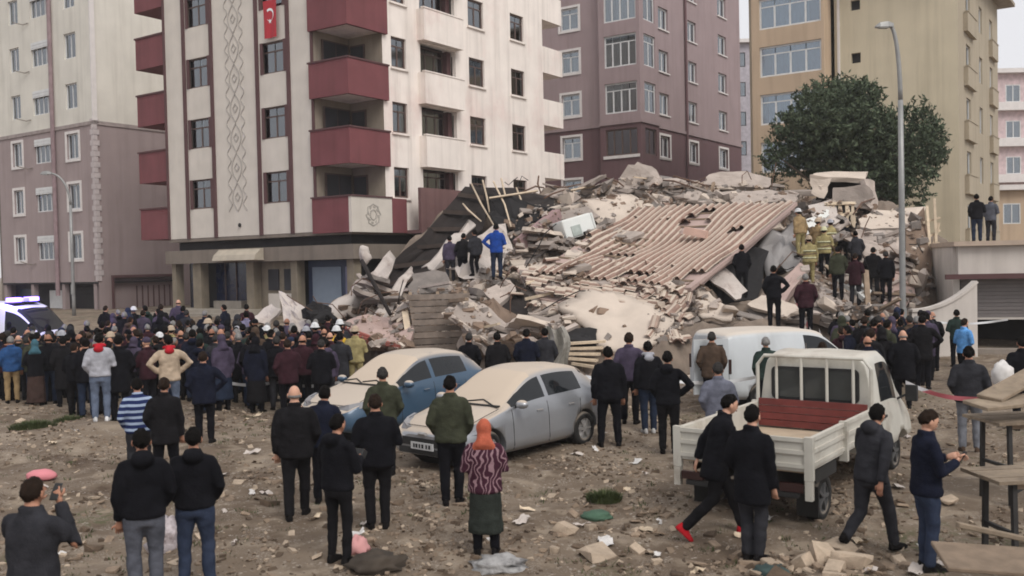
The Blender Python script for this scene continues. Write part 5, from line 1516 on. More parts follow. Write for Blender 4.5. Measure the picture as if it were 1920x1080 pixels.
def car_shell(keys, glass, wheels, rw, paint, gl, parent, screen, rear, under=True, nsub=5):
    """keys: x, z sill, z shoulder, z roof, w sill, w wide, w shoulder, w roof. x runs nose to tail.
    glass: list of (x0, x1) side window spans; screen/rear: x ranges whose upper faces are windscreen / rear glass"""
    st = cat_rom(keys, nsub)
    rings = []
    tpl = [0, 1, 1.5, 2, 2.5, 3, 3.18, 3.5, 3.8, 4, 4.4, 5]
    for s in st:
        x, zb, zs, zr, wb, wm, ws, wr = s
        zm = zb + (zs - zb) * 0.45
        key = [(0, zb), (wb, zb), (wm, zm), (ws, zs), (wr, zr - 0.05 - 0.02 * (zr - zs > .3)), (wr * .72, zr), (0, zr + 0.025 * (zr - zs > 0.2))]
        tp = [0, 1, 1.35, 1.7, 2, 2.5, 2.85, 3, 3.15, 3.5, 3.85, 4, 4.5, 5, 6]
        cr = cat_rom(key, 20)
        half = [cr[int(round(t * 20))] for t in tp]
        rings.append([(x, y, z) for y, z in half] + [(x, -y, z) for y, z in reversed(half[1:-1])])
    n = len(rings[0]); nh = len(tp)
    bm = bmesh.new()
    V = [[bm.verts.new(p) for p in r] for r in rings]
    def cls(i, j):
        x = (st[i][0] + st[i + 1][0]) / 2
        jj = j if j < nh - 1 else 2 * (nh - 1) - 1 - j
        a, b = tp[jj], tp[jj + 1]
        if 3.1 <= a and b <= 3.9 and any(g0 <= x <= g1 for g0, g1 in glass): return 1
        if a >= 4 and screen[0] <= x <= screen[1]: return 2
        if a >= 3.8 and rear[0] <= x <= rear[1]: return 3
        return 0
    for i in range(len(rings) - 1):
        for j in range(n):
            k = (j + 1) % n
            f = bm.faces.new((V[i][j], V[i][k], V[i + 1][k], V[i + 1][j])); f.material_index = cls(i, j); f.smooth = True
    bm.faces.new(V[0]); bm.faces.new(list(reversed(V[-1])))
    bmesh.ops.recalc_face_normals(bm, faces=bm.faces)
    me = bpy.data.meshes.new('shell'); bm.to_mesh(me); bm.free()
    o = bpy.data.objects.new('tmp', me); COL.objects.link(o)
    mods = []
    for wx in wheels:
        c = MB(); c.tube([(wx, -1.2, rw + 0.0), (wx, 1.2, rw)], rw * 1.18, 28)
        cm = c.mesh('c'); fix_normals(cm)
        for p in cm.polygons: p.material_index = 0
        co = bpy.data.objects.new('cut', cm); COL.objects.link(co)
        md = o.modifiers.new('b', 'BOOLEAN'); md.operation = 'DIFFERENCE'; md.solver = 'EXACT'; md.object = co; mods.append(co)
    dg = bpy.context.evaluated_depsgraph_get(); dg.update()
    res = bpy.data.meshes.new_from_object(o.evaluated_get(dg))
    for c in mods: bpy.data.objects.remove(c)
    bpy.data.objects.remove(o)
    # separate by material class
    names = ['body', 'side_window', 'windscreen', 'rear_window']
    out = {}
    for mi in range(4):
        bm = bmesh.new(); bm.from_mesh(res)
        bmesh.ops.delete(bm, geom=[f for f in bm.faces if f.material_index != mi], context='FACES')
        if not bm.faces: bm.free(); continue
        if mi == 1:
            for sgn, (g0, g1) in [(s_, g_) for s_ in (1, -1) for g_ in glass]:
                b2 = bm.copy()
                bmesh.ops.delete(b2, geom=[f for f in b2.faces if f.calc_center_median().y * sgn < 0 or not g0 - .06 <= f.calc_center_median().x <= g1 + .06], context='FACES')
                if not b2.faces: b2.free(); continue
                m2 = bpy.data.meshes.new('side_window'); b2.to_mesh(m2); b2.free()
                for p in m2.polygons: p.material_index = 0
                link('side_window', m2, parent, gl)
            bm.free(); continue
        m2 = bpy.data.meshes.new(names[mi]); bm.to_mesh(m2); bm.free()
        for p in m2.polygons: p.material_index = 0
        out[mi] = link(names[mi], m2, parent, paint if mi == 0 else (gl if mi == 3 else gl))
    # dark floor pan and arch linings
    x0, x1 = keys[0][0], keys[-1][0]
    if under:
        t = MB(); t.bx(x0 + .35, x1 - .3, -.66, .66, keys[2][1] - 0.06, keys[2][1] + .25); t.build('floor_pan', M_UNDER, parent)
        for wx in wheels:
            t = MB(); t.tube([(wx, -.62, rw), (wx, .62, rw)], rw * 1.17, 20); t.build('arch_lining', M_UNDER, parent)
    return st, out

def wheel(parent, x, y, r, w, rim, steer=0.0, spokes=6):
    W = empty('wheel', (x, y, r), steer, parent)
    s = 1 if y > 0 else -1
    prof = [(r * .62, -w / 2), (r * .93, -w / 2), (r, -w * .32), (r, w * .32), (r * .93, w / 2), (r * .62, w / 2)]
    n = 26
    vs, fs = [], []
    for k in range(n):
        a = 2 * math.pi * k / n
        for (q, yy) in prof: vs.append((q * math.cos(a), yy, q * math.sin(a)))
    m = len(prof)
    for k in range(n):
        for i in range(m):
            fs.append((k * m + i, k * m + (i + 1) % m, ((k + 1) % n) * m + (i + 1) % m, ((k + 1) % n) * m + i))
    me = bpy.data.meshes.new('tyre'); me.from_pydata(vs, [], fs); fix_normals(me); me.polygons.foreach_set('use_smooth', [True] * len(me.polygons))
    link('tyre', me, W, M_TYRE)
    t = MB()
    t.tube([(0, -w * .3, 0), (0, s * w * .18, 0)], r * .60, 20)
    t.tube([(0, s * w * .1, 0), (0, s * w * .44, 0)], r * .12, 10)
    for k in range(spokes):
        a = 2 * math.pi * k / spokes
        t.bar((0, s * w * .36, 0), (r * .62 * math.cos(a), s * w * .34, r * .62 * math.sin(a)), .055, .04)
    rr = [(r * .64 * math.cos(2 * math.pi * k / 20), s * w * .36, r * .64 * math.sin(2 * math.pi * k / 20)) for k in range(21)]
    for k in range(20): t.bar(rr[k], rr[k + 1], .03, .04)
    t.build('rim', rim, W)
    return W

def seam(parent, pts, m=None, r=0.006):
    t = MB(); t.tube(pts, r, 4); t.build('seam', m or M_TRIM, parent)

def hatchback(label, paint, dustglass, loc, ang, L=4.0, Hh=1.49, cat='car', group='cars covered in dust'):
    C = tag(empty('car', loc, ang), label, cat, group)
    W = 0.85
    k = L / 4.0; h = Hh / 1.49
    keys = [(0.00, .42, .56, .57, .50, .60, .56, .45), (0.06, .24, .60, .63, .62, .74, .68, .58), (0.35, .20, .70, .76, .70, .84, .77, .68), (0.75, .19, .79, .86, .74, W, .80, .70), (1.08, .19, .87, .94, .76, W, .80, .68),
            (1.35, .19, .90, 1.10, .77, W, .80, .65), (1.75, .19, .92, 1.33, .77, W, .80, .60), (2.10, .19, .935, 1.45, .77, W, .80, .565), (2.60, .19, .95, 1.49, .77, W, .80, .56), (3.15, .20, .97, 1.46, .77, W, .80, .545), (3.5, .24, .985, 1.38, .75, .84, .78, .52), (3.74, .26, .98, 1.24, .70, .82, .75, .50), (3.90, .28, .93, 1.06, .64, .79, .71, .48), (3.97, .32, .82, .90, .58, .74, .66, .45), (4.0, .42, .70, .74, .5, .66, .6, .4)]
    keys = [(a * k, b * h, c * h, d * h, *r) for a, b, c, d, *r in keys]
    wx = (0.72 * k, 3.25 * k); rw = .305
    st, out = car_shell(keys, [(1.30 * k, 2.16 * k), (2.27 * k, 3.22 * k)], wx, rw, paint, M_CARGL, C, (1.12 * k, 2.02 * k), (3.45 * k, 3.88 * k))
    if 2 in out: out[2].data.materials[0] = dustglass
    for sgn in (1, -1):
        for i, x in enumerate(wx): wheel(C, x, sgn * .735, rw, .19, M_RIM, 0.12 if i == 0 else 0)
        # door seams, handles, mirror, sills
        for xs in (1.28 * k, 2.21 * k, 3.05 * k):
            pts = []
            s = min(st, key=lambda q: abs(q[0] - xs))
            zb, zs, wb, wm, ws = s[1], s[2], s[4], s[5], s[6]
            cr = cat_rom([(0, zb), (wb, zb), (wm, zb + (zs - zb) * .45), (ws, zs), (s[7], s[3] - .06)], 10)
            lo = 12 if xs < 3.0 * k else 22
            seam(C, [(xs + (0.10 * (q - 12) / 20 if xs > 3 * k else 0), sgn * (cr[q][0] + .001), cr[q][1]) for q in range(lo, 31, 3)])
        for xs in (1.98 * k, 2.86 * k):
            t = MB(); t.box((xs, sgn * .835, .80 * h), (.16, .03, .03)); t.build('handle', paint, C)
        t = MB(); t.ell((1.38 * k, sgn * .95, .98 * h), (.09, .12, .075), 10, 8); mo = t.build('mirror', paint, C, True)
        t = MB(); t.bar((1.40 * k, sgn * .80, .93 * h), (1.38 * k, sgn * .9, .96 * h), .05, .04); t.build('bracket', M_TRIM, mo)
        t = MB()          # headlamp wraps the nose corner
        ring = [[(.10 * k, sgn * .42, .60 * h), (.10 * k, sgn * .42, .67 * h)], [(.16 * k, sgn * .62, .60 * h), (.20 * k, sgn * .60, .705 * h)], [(.34 * k, sgn * .77, .63 * h), (.40 * k, sgn * .735, .74 * h)], [(.56 * k, sgn * .825, .70 * h), (.62 * k, sgn * .795, .78 * h)]]
        for i in range(3):
            a, b = ring[i], ring[i + 1]
            pr = [Vector(a[0]), Vector(b[0]), Vector(b[1]), Vector(a[1])]
            t.prism([p + Vector((-.035, sgn * .03, .02)) for p in pr], (.10, -sgn * .08, -.03))
        t.build('headlight', M_LAMP, C)
        t = MB(); t.box((3.80 * k, sgn * .735, .88 * h), (.16, .10, .26)); t.build('tail_light', M_RLAMP, C)
    ct = MB()
    for y0, y1 in ((-.66, -.22), (-.22, .22), (.22, .66)): ct.bar((1.10 * k + .05 * abs(y0) ** 2, y0, .958 * h), (1.10 * k + .05 * abs(y1) ** 2, y1, .958 * h), .07, .02)
    ct.build('cowl', M_TRIM, C)
    for sgn in (1, -1):
        seam(C, [(.36 * k, sgn * .70, .752 * h), (.7 * k, sgn * .715, .845 * h), (1.05 * k, sgn * .715, .925 * h)])
        seam(C, [(.05 * k, sgn * .56, .575 * h), (.3 * k, sgn * .79, .60 * h), (.47 * k, sgn * .845, .60 * h)])
    seam(C, [(.14 * k, y_, .695 * h) for y_ in (-.56, -.3, 0, .3, .56)])
    t = MB(); t.box((.012 * k, 0, .46 * h), (.05, .95, .13)); t.build('grille', M_TRIM, C)
    t = MB(); t.box((.03 * k, 0, .31 * h), (.06, 1.15, .10)); t.build('lower_grille', M_TRIM, C)
    t = MB(); t.box((-.02, 0, .40 * h), (.02, .52, .115)); p = t.build('number_plate', M_PLATE, C)
    for i, xx in enumerate((-.18, -.11, -.02, .05, .12, .18)):
        t = MB(); t.box((-.032, xx, .40 * h), (.004, .035 if i % 2 else .045, .065)); t.build('character', M_TRIM, p)
    t = MB(); t.tube([(-.01, -.08, .60 * h), (-.01, .08, .60 * h)], .03, 8); t.build('badge', M_RIM, C)
    for y0, y1 in ((-.55, .1), (.05, .62)):
        t = MB(); t.tube([(1.10 * k, y0, .965 * h), (1.22 * k, (y0 + y1) / 2, 1.03 * h), (1.16 * k, y1, .99 * h)], .012, 5); t.build('wiper', M_TRIM, C)
    return C

dust_glass = mat('dusty_windscreen', (0.05, 0.05, 0.05), 0.3, 0.1, dust=(srgb(192, 176, 158), 0.97, 0.05, 0.25))
silver = mat('silver_paint', srgb(158, 160, 164), 0.35, 0.05, 2, metal=0.55, coat=0.5, dust=(srgb(188, 173, 156), 0.90, 0.45, 0.85))
bluep = mat('blue_paint', srgb(60, 84, 106), 0.4, 0.06, 2, metal=0.15, coat=0.5, dust=(srgb(190, 176, 160), 0.90, 0.45, 0.85))
def hdg(dx, dy):
    """car frame: +x runs from nose to tail, so nose looks along -x"""
    return math.atan2(-dy, -dx)
def place_car(fx, fy, hx, hy):
    """nose point (fx, fy), heading (hx, hy)"""
    n = math.hypot(hx, hy)
    return (fx, fy, gz(fx, fy) - 0.01), hdg(hx, hy)
loc, a = place_car(-1.5, 15.5, -.66, -.75)
hatchback('silver hatchback coated in pale dust, parked nose to the rubble lot', silver, dust_glass, loc, a)
loc, a = place_car(-3.6, 17.7, -.63, -.78)
hatchback('blue hatchback coated in pale dust behind the silver car', bluep, dust_glass, loc, a, 4.0, 1.5)

# --------------------------- pickup truck
def pickup():
    hx, hy = .589, .808
    base = Vector((2.80, 11.9, 0)); base.z = gz(3.6, 13.5) - 0.02
    P = tag(empty('pickup_truck', base, math.atan2(hy, hx)), 'white pickup truck with open bed, rack bars and red boards, seen from its tail', 'pickup truck')
    P.scale = (1.05, 1.05, 1.0)
    wp = mat('pickup_white', srgb(196, 193, 183), 0.5, 0.10, 1.5, coat=0.2, streak=0.25, col2=srgb(158, 150, 138), c2s=1.4, c2w=0.5, dust=(DUST, 0.3, 0.5, 0.95))
    bed = mat('bed_floor', srgb(176, 158, 136), 0.9, 0.15, 3, 0.3)
    red = mat('red_board', srgb(108, 50, 46), 0.8, 0.2, 4, 0.2, rand=.1)
    # x: tail 0 to nose; bed 0..2.55, cab 2.6..4.3
    BW, Z0, Z1, BL = .82, .78, 1.16, 2.55
    t = MB(); t.bx(0.05, BL, -BW + .05, BW - .05, Z0 - .05, Z0); t.build('bed_floor', bed, P)
    def board(name, x0, x1, y0, y1, axis):
        b = MB(); b.bx(x0, x1, y0, y1, Z0 - .02, Z1); bo = b.build(name, wp, P)
        r = MB()
        out = 0.02
        for z in (Z0 + .02, (Z0 + Z1) / 2 - .005, Z1 - .045):
            if axis == 'x': r.bx(x0 - out if x0 < 1 else x1, x0 if x0 < 1 else x1 + out, y0, y1, z, z + .05)
            else:
                yo = y1 if y1 > 0 and y0 > 0 else y0
                r.bx(x0, x1, min(yo, yo + math.copysign(out, yo)), max(yo, yo + math.copysign(out, yo)), z, z + .05)
        r.build('rib', wp, bo)
        return bo
    tg = board('tailgate', 0.0, .04, -BW, BW, 'x')
    for i, y in enumerate((-.16, -.11, -.05, .0, .06, .11)):     # dark plate characters, unreadable in the photograph
        t = MB(); t.box((-.026, y - .12, .90), (.006, .03, .07)); t.build('character', M_TRIM, tg)
    board('side_board', .045, BL, BW - .04, BW, 'y'); board('side_board', .045, BL, -BW, -BW + .04, 'y')
    for y in (BW + .0, -BW - .0):
        for x in (.0, BL * .5, BL - .03):
            t = MB(); t.bx(x - .022, x + .05, y - .05, y + .05, Z0 - .12, Z1 + .02); t.build('stake', wp, P)
        t = MB(); t.bx(-.03, .05, y - .04, y + .04, Z0 - .36, Z0 - .125); t.build('hinge_post', wp, P)
    for k in range(4):
        t = MB(); t.bx(BL - .06, BL - .02, -BW + .06, BW - .06, Z0 + .03 + .105 * k, Z0 + .03 + .105 * k + .095); t.build('board', red, P)
    # head rack
    for y in (-.56, -.2, .16, .52):
        t = MB(); t.tube([(BL + .02, y, Z0), (BL + .02, y, 1.86)], .022, 8); t.build('rack_bar', wp, P)
    t = MB(); t.tube([(BL + .02, -.80, Z0), (BL + .02, -.80, 1.72), (BL + .02, -.70, 1.86), (BL + .02, .70, 1.86), (BL + .02, .80, 1.72), (BL + .02, .80, Z0)], .028, 8); t.build('rack_frame', wp, P)
    # cab, lofted from rear wall to nose
    C0 = BL + .10
    keys = [(0.0, .50, 1.10, 1.80, .72, .80, .78, .68), (.04, .48, 1.10, 1.86, .76, .83, .80, .69), (.35, .46, 1.10, 1.90, .78, .84, .81, .70), (.85, .46, 1.09, 1.88, .78, .84, .81, .69), (1.15, .46, 1.07, 1.72, .78, .84, .80, .68), (1.45, .46, 1.05, 1.36, .78, .84, .79, .69), (1.70, .46, 1.0, 1.12, .76, .83, .77, .69), (2.0, .44, .88, .98, .72, .80, .73, .66), (2.15, .40, .74, .80, .64, .74, .66, .58), (2.18, .42, .7, .74, .6, .7, .62, .55)]
    ck = [(C0 + a, *r) for a, *r in keys]
    car_shell(ck, [(C0 + .34, C0 + 1.22)], (C0 + 1.30,), .30, wp, M_CARGL, P, (C0 + 1.0, C0 + 1.66), (99, 100), under=False)
    # rear window with dark rubber frame, set on the cab's rear wall
    g = MB()
    def rr(w, z0, z1, r, x):
        pts = []
        for (cy, cz, a0) in ((w - r, z1 - r, 0), (-w + r, z1 - r, 90), (-w + r, z0 + r, 180), (w - r, z0 + r, 270)):
            for q in range(5):
                a = math.radians(a0 + q * 22.5); pts.append((x, cy + r * math.cos(a), cz + r * math.sin(a)))
        return pts
    g.prism(rr(.62, 1.20, 1.70, .08, C0 - .02), (.02, 0, 0)); w = g.build('rear_window', M_TRIM, P)
    g = MB(); g.prism(rr(.575, 1.245, 1.655, .06, C0 - .03), (.012, 0, 0)); g.build('pane', mat('cab_rear_glass', (0.05, 0.055, 0.055), 0.1, 0.3, 1.0, spec=0.6), w)
    for sgn in (1, -1):
        seam(P, [(C0 + .30, sgn * .815, 1.10), (C0 + .30, sgn * .838, .80), (C0 + .30, sgn * .80, .50)])
        t = MB(); t.box((C0 + .42, sgn * .845, .98), (.14, .03, .035)); t.build('handle', M_TRIM, P)
        t = MB(); t.box((C0 + 1.32, sgn * .98, 1.22), (.08, .16, .24)); mo = t.build('mirror', M_TRIM, P)
        t = MB(); t.bar((C0 + 1.28, sgn * .78, 1.12), (C0 + 1.32, sgn * .92, 1.2), .03); t.build('bracket', M_TRIM, mo)
        for x in (.72, C0 + 1.30): wheel(P, x, sgn * .66, .30, .18, M_STEEL, 0, 5)
        t = MB(); t.bx(.35, 1.1, sgn * .76 - .02, sgn * .76 + .02, .55, .72); t.build('mudguard', M_TRIM, P)
        t = MB(); t.box((.0, sgn * .62, .56), (.06, .28, .10)); t.build('tail_light', M_RLAMP, P)
        t = MB(); t.bx(.38, .40, sgn * .66 - .13, sgn * .66 + .13, .12, .5); t.build('mud_flap', M_UNDER, P)
    t = MB()
    for y in (-.38, .38): t.bx(.06, 4.4, y - .05, y + .05, .48, .72)
    t.bx(.62, .82, -.6, .6, .26, .36); t.bx(1.2, 1.9, -.35, .35, .30, .50); t.build('chassis', M_UNDER, P)
    t = MB(); t.bx(-.03, .03, -.7, .7, .44, .50); t.build('rear_bar', M_TRIM, P)
    return P
pickup()

# --------------------------- white panel van, side on
def van():
    hx, hy = .94, .34
    c = at(1326, 700, 21.6)
    V = tag(empty('panel_van', (c.x, 21.4, gz(c.x, 21.4) - .02), math.atan2(hy, hx) + math.pi), 'white panel van with its rear door swung open, parked before the heap', 'van')
    L = 4.2
    wp = mat('van_white', srgb(190, 194, 196), 0.5, 0.08, 1.0, coat=0.2, streak=0.2, dust=(srgb(196, 184, 170), 0.9, 0.35, 0.85))
    # frame: +x nose to tail; tail at origin so nose at -L
    keys = [(0.00, .45, .62, .66, .55, .66, .62, .5), (.10, .25, .72, .80, .66, .78, .70, .6), (.45, .22, .86, .95, .74, .85, .78, .68), (.85, .22, .98, 1.06, .76, .87, .80, .68), (1.2, .22, 1.02, 1.36, .78, .88, .81, .66), (1.6, .22, 1.05, 1.68, .78, .88, .82, .63), (1.95, .22, 1.07, 1.80, .78, .88, .82, .64), (2.4, .22, 1.08, 1.84, .78, .88, .82, .66), (3.2, .23, 1.08, 1.85, .78, .88, .82, .68), (3.9, .25, 1.08, 1.83, .78, .88, .82, .69), (4.12, .28, 1.06, 1.79, .76, .86, .81, .68), (4.2, .34, 1.04, 1.70, .72, .83, .79, .66)]
    ck = [(a - L, *r) for a, *r in keys]
    car_shell(ck, [(1.25 - L, 2.15 - L)], (.75 - L, 3.4 - L), .31, wp, M_CARGL, V, (.95 - L, 1.62 - L), (99, 100))
    for sgn in (1, -1):
        for x in (.75 - L, 3.4 - L): wheel(V, x, sgn * .76, .31, .19, M_STEEL, 0, 5)
        for xs in (1.2, 2.2, 3.3): seam(V, [(xs - L, sgn * .80, 1.5), (xs - L, sgn * .825, 1.1), (xs - L, sgn * .884, .62), (xs - L, sgn * .80, .28)], M_FASCIA, .008)
        t = MB(); t.box((2.5 - L, sgn * .875, .78), (1.9, .02, .06)); t.build('side_moulding', M_FASCIA, V)
        t = MB(); t.box((1.4 - L, sgn * .98, 1.15), (.1, .16, .2)); t.build('mirror', M_TRIM, V)
        t = MB(); t.box((2.05 - L, sgn * .865, .95), (.16, .03, .04)); t.build('handle', M_TRIM, V)
        t = MB(); t.box((.16 - L, sgn * .62, .74), (.2, .24, .16)); t.build('headlight', M_LAMP, V)
        t = MB(); t.box((-.02, sgn * .80, 1.05), (.06, .08, .34)); t.build('tail_light', M_RLAMP, V)
    # rear door swung open on the side towards the camera
    D = MB(); D.bx(-.02, .03, 0, .80, .45, 1.0); D.bx(-.02, .03, 0, .12, 1.002, 1.72); D.bx(-.02, .03, .66, .80, 1.002, 1.72); D.bx(-.02, .03, .122, .658, 1.58, 1.72)
    V.scale = (1, 1, .92)
    do = D.build('rear_door', wp, V, loc=(.04, .84, 0)); do.rotation_euler = (0, 0, math.radians(-96))
    t = MB(); t.bx(-.01, .015, .12, .66, 1.0, 1.58); t.build('pane', M_CARGL, do)
    t = MB(); t.box((.22 - L, 0, .42), (.3, 1.3, .16)); t.build('bumper', M_FASCIA, V)
    t = MB(); t.box((.02, 0, .42), (.1, 1.4, .16)); t.build('rear_bumper', M_FASCIA, V)
    return V
van()

# --------------------------- ambulance far left
def ambulance():
    c = at(160, 600, 30)
    A = tag(empty('ambulance', (c.x, 30, gz(c.x, 30)), math.radians(172)), 'white ambulance with lit blue roof light half hidden by the crowd', 'ambulance')
    A.scale = (1, 1, .90)
    wp = mat('ambulance_white', srgb(216, 216, 222), 0.4, 0.05)
    L = 5.4
    keys = [(0.00, .45, .70, .74, .6, .75, .7, .55), (.15, .3, .90, 1.0, .75, .9, .8, .7), (.7, .28, 1.15, 1.25, .85, .98, .9, .75), (1.1, .28, 1.25, 1.62, .88, 1.0, .93, .78), (1.6, .28, 1.3, 2.2, .9, 1.0, .95, .80), (2.0, .28, 1.32, 2.42, .9, 1.0, .96, .84), (2.6, .3, 1.35, 2.52, .9, 1.0, .97, .88), (4.5, .3, 1.35, 2.52, .9, 1.0, .97, .88), (5.3, .32, 1.35, 2.48, .9, 1.0, .96, .86), (5.4, .36, 1.3, 2.40, .86, .97, .94, .84)]
    car_shell(keys, [(1.3, 2.1), (2.5, 3.4)], (.95, 4.3), .34, wp, M_CARGL, A, (1.0, 1.75), (99, 100))
    for sgn in (1, -1):
        for x in (.95, 4.3): wheel(A, x, sgn * .86, .34, .2, M_STEEL)
        t = MB(); t.box((3.2, sgn * 1.0, 1.0), (4.2, .03, .16)); t.build('red_stripe', mat('stripe_red', srgb(190, 40, 44), .5), A)
    t = MB(); t.box((2.1, 0, 2.52), (.34, 1.3, .06)); t.build('light_base', M_TRIM, A)
    for sgn in (1, -1):
        t = MB(); t.box((2.1, sgn * .42, 2.63), (.28, .44, .15)); me = t.mesh('blue_light'); bevel(me, .04, 2); link('blue_light', me, A, emit_mat('blue_light', (0.16, 0.10, 1.0), 9.0))
    t = MB(); t.box((2.1, 0, 2.62), (.24, .3, .12)); t.build('siren', wp, A)
    bl = bpy.data.lights.new('blue_beacon', 'POINT'); bl.energy = 160; bl.color = (0.22, 0.16, 1.0); bl.shadow_soft_size = 0.2
    bo = bpy.data.objects.new('blue_beacon', bl); COL.objects.link(bo); bo.location = (c.x + 1.9 * -math.cos(math.radians(172 - 180)) * 0 - 1.9, 30.0 - .6, gz(c.x, 30) + 2.7)
    return A
ambulance()
# ------------------------------------------------------------------ people
def skin_m(name, c): return mat(name, c, 0.6, 0.06, 8, spec=0.35)
SKIN = [skin_m('skin_light', srgb(196, 150, 126)), skin_m('skin_tan', srgb(172, 124, 100)), skin_m('skin_brown', srgb(146, 102, 80))]
HAIR = {'black': mat('hair_black', (0.006, 0.005, 0.0045), 0.85, 0.3, 20, 0.6, 60, spec=.08), 'brown': mat('hair_brown', (0.020, 0.012, 0.008), 0.8, 0.3, 20, 0.6, 60, spec=.1), 'grey': mat('hair_grey', (0.20, 0.19, 0.18), 0.7, 0.3, 20, 0.6, 60), 'darkgrey': mat('hair_dark_grey', (0.035, 0.032, 0.03), 0.8, 0.3, 20, 0.6, 60, spec=.1)}
def cloth(name, c, **k): return mat('cloth_' + name, c, 0.95, 0.30, 6.0, 0.4, 45, spec=0.08, **k)
CL = {n: cloth(n, srgb(*c)) for n, c in dict(black=(21, 21, 25), black2=(27, 26, 28), charcoal=(48, 48, 52), navy=(25, 28, 41), navy2=(40, 46, 66), maroon=(54, 32, 38), olive=(58, 60, 48), dkgreen=(42, 54, 50), grey=(112, 114, 120), midgrey=(84, 86, 94), suit=(104, 106, 118), lightgrey=(158, 158, 164), brown=(78, 64, 54), khaki=(146, 124, 92), beige=(172, 154, 134), jeans=(50, 58, 76), jeans_dk=(38, 46, 62), jeans_lt=(96, 106, 124), blue=(44, 74, 116), royal=(36, 68, 140), skyblue=(96, 150, 206), red=(176, 40, 50), orange=(176, 94, 72), teal=(66, 100, 112), yellow=(206, 168, 60), firetan=(150, 138, 98), skirtgreen=(46, 50, 46), skirtbrown=(66, 52, 48), white=(206, 206, 206), purplegrey=(72, 64, 80), pinkgrey=(150, 120, 120), lilac=(120, 116, 140), redshoe=(166, 32, 40), shoe=(26, 24, 24), shoegrey=(170, 168, 166), boot=(40, 34, 28), reflect=(196, 194, 160)).items()}
def stripes(name, a, b, freq, axis=2, warp=0.0, pos=0.62):
    m = mat('cloth_' + name, a, 0.92, 0.1, 5.0, 0.3, 45, spec=0.1)
    N, L = m.node_tree.nodes, m.node_tree.links
    tc = N.new('ShaderNodeTexCoord'); w = N.new('ShaderNodeTexWave'); w.bands_direction = 'XYZ'[axis]; w.inputs['Scale'].default_value = freq
    w.inputs['Distortion'].default_value = warp; w.inputs['Detail'].default_value = 1; w.inputs['Detail Scale'].default_value = 1.2
    r = N.new('ShaderNodeValToRGB'); r.color_ramp.interpolation = 'CONSTANT'
    r.color_ramp.elements[0].color = (*a, 1); r.color_ramp.elements[1].position = pos; r.color_ramp.elements[1].color = (*b, 1)
    L.new(tc.outputs['Object'], w.inputs[0]); L.new(w.outputs[0], r.inputs[0]); L.new(r.outputs[0], N['Principled BSDF'].inputs['Base Color'])
    return m
CL['navystripe'] = stripes('navystripe', srgb(36, 46, 84), srgb(150, 164, 186), 3.2, 2, 0.6)
CL['plumzigzag'] = stripes('plumzigzag', srgb(62, 34, 46), srgb(140, 112, 118), 5.0, 0, 13.0, 0.78)

RT = bpy.data.objects.new('tmp_remesh', bpy.data.meshes.new('tmp'))
COL.objects.link(RT)
_rm = RT.modifiers.new('r', 'REMESH'); _rm.mode = 'VOXEL'; _rm.use_smooth_shade = True
_sm = RT.modifiers.new('s', 'SMOOTH'); _sm.factor = 0.5
_dm = RT.modifiers.new('d', 'DECIMATE')
def remesh(mb, name, voxel, smooth=3, fold=0.0, seed=0.0, dec=1.0):
    me = mb.mesh('t'); fix_normals(me)
    RT.data = me; _rm.voxel_size = voxel; _sm.iterations = smooth; _dm.ratio = dec; _dm.show_viewport = dec < 1
    dg = bpy.context.evaluated_depsgraph_get(); dg.update()
    out = bpy.data.meshes.new_from_object(RT.evaluated_get(dg))
    out.name = name
    if fold > 0:
        co = np.empty(len(out.vertices) * 3); no = np.empty(len(out.vertices) * 3)
        out.vertices.foreach_get('co', co); out.vertices.foreach_get('normal', no)
        co = co.reshape(-1, 3); no = no.reshape(-1, 3)
        d = np.array([noise.noise((p[0] * 4 + p[2] * 3 + seed, p[1] * 4, p[2] * 9 - p[0] * 4 + seed)) + 0.55 * (1 - 2 * abs(noise.noise((p[0] * 7 + seed, p[1] * 7, p[2] * 15 + p[0] * 5)))) for p in co])
        co += no * (d * fold)[:, None]
        out.vertices.foreach_set('co', co.ravel())
    out.polygons.foreach_set('use_smooth', [True] * len(out.polygons))
    out.update()
    return out

ARMS = dict(
    down=((.06, -.03, -.29), (.05, .05, -.55)), pocket=((.085, -.05, -.28), (.01, .12, -.45)), front=((.09, -.02, -.28), (-.10, .22, -.30)),
    phone=((.07, .05, -.29), (-.07, .28, -.20)), up=((.10, .15, -.24), (-.07, .20, .10)), behind=((.10, -.11, -.26), (-.12, -.17, -.42)),
    hips=((.22, -.06, -.22), (.02, .05, -.40)), swingf=((.06, .10, -.27), (.03, .28, -.45)), swingb=((.07, -.17, -.25), (.07, -.25, -.49)), crossed=((.08, .08, -.28), (-.23, .20, -.22)), raise_=((.14, .14, .20), (.10, .30, .42)))

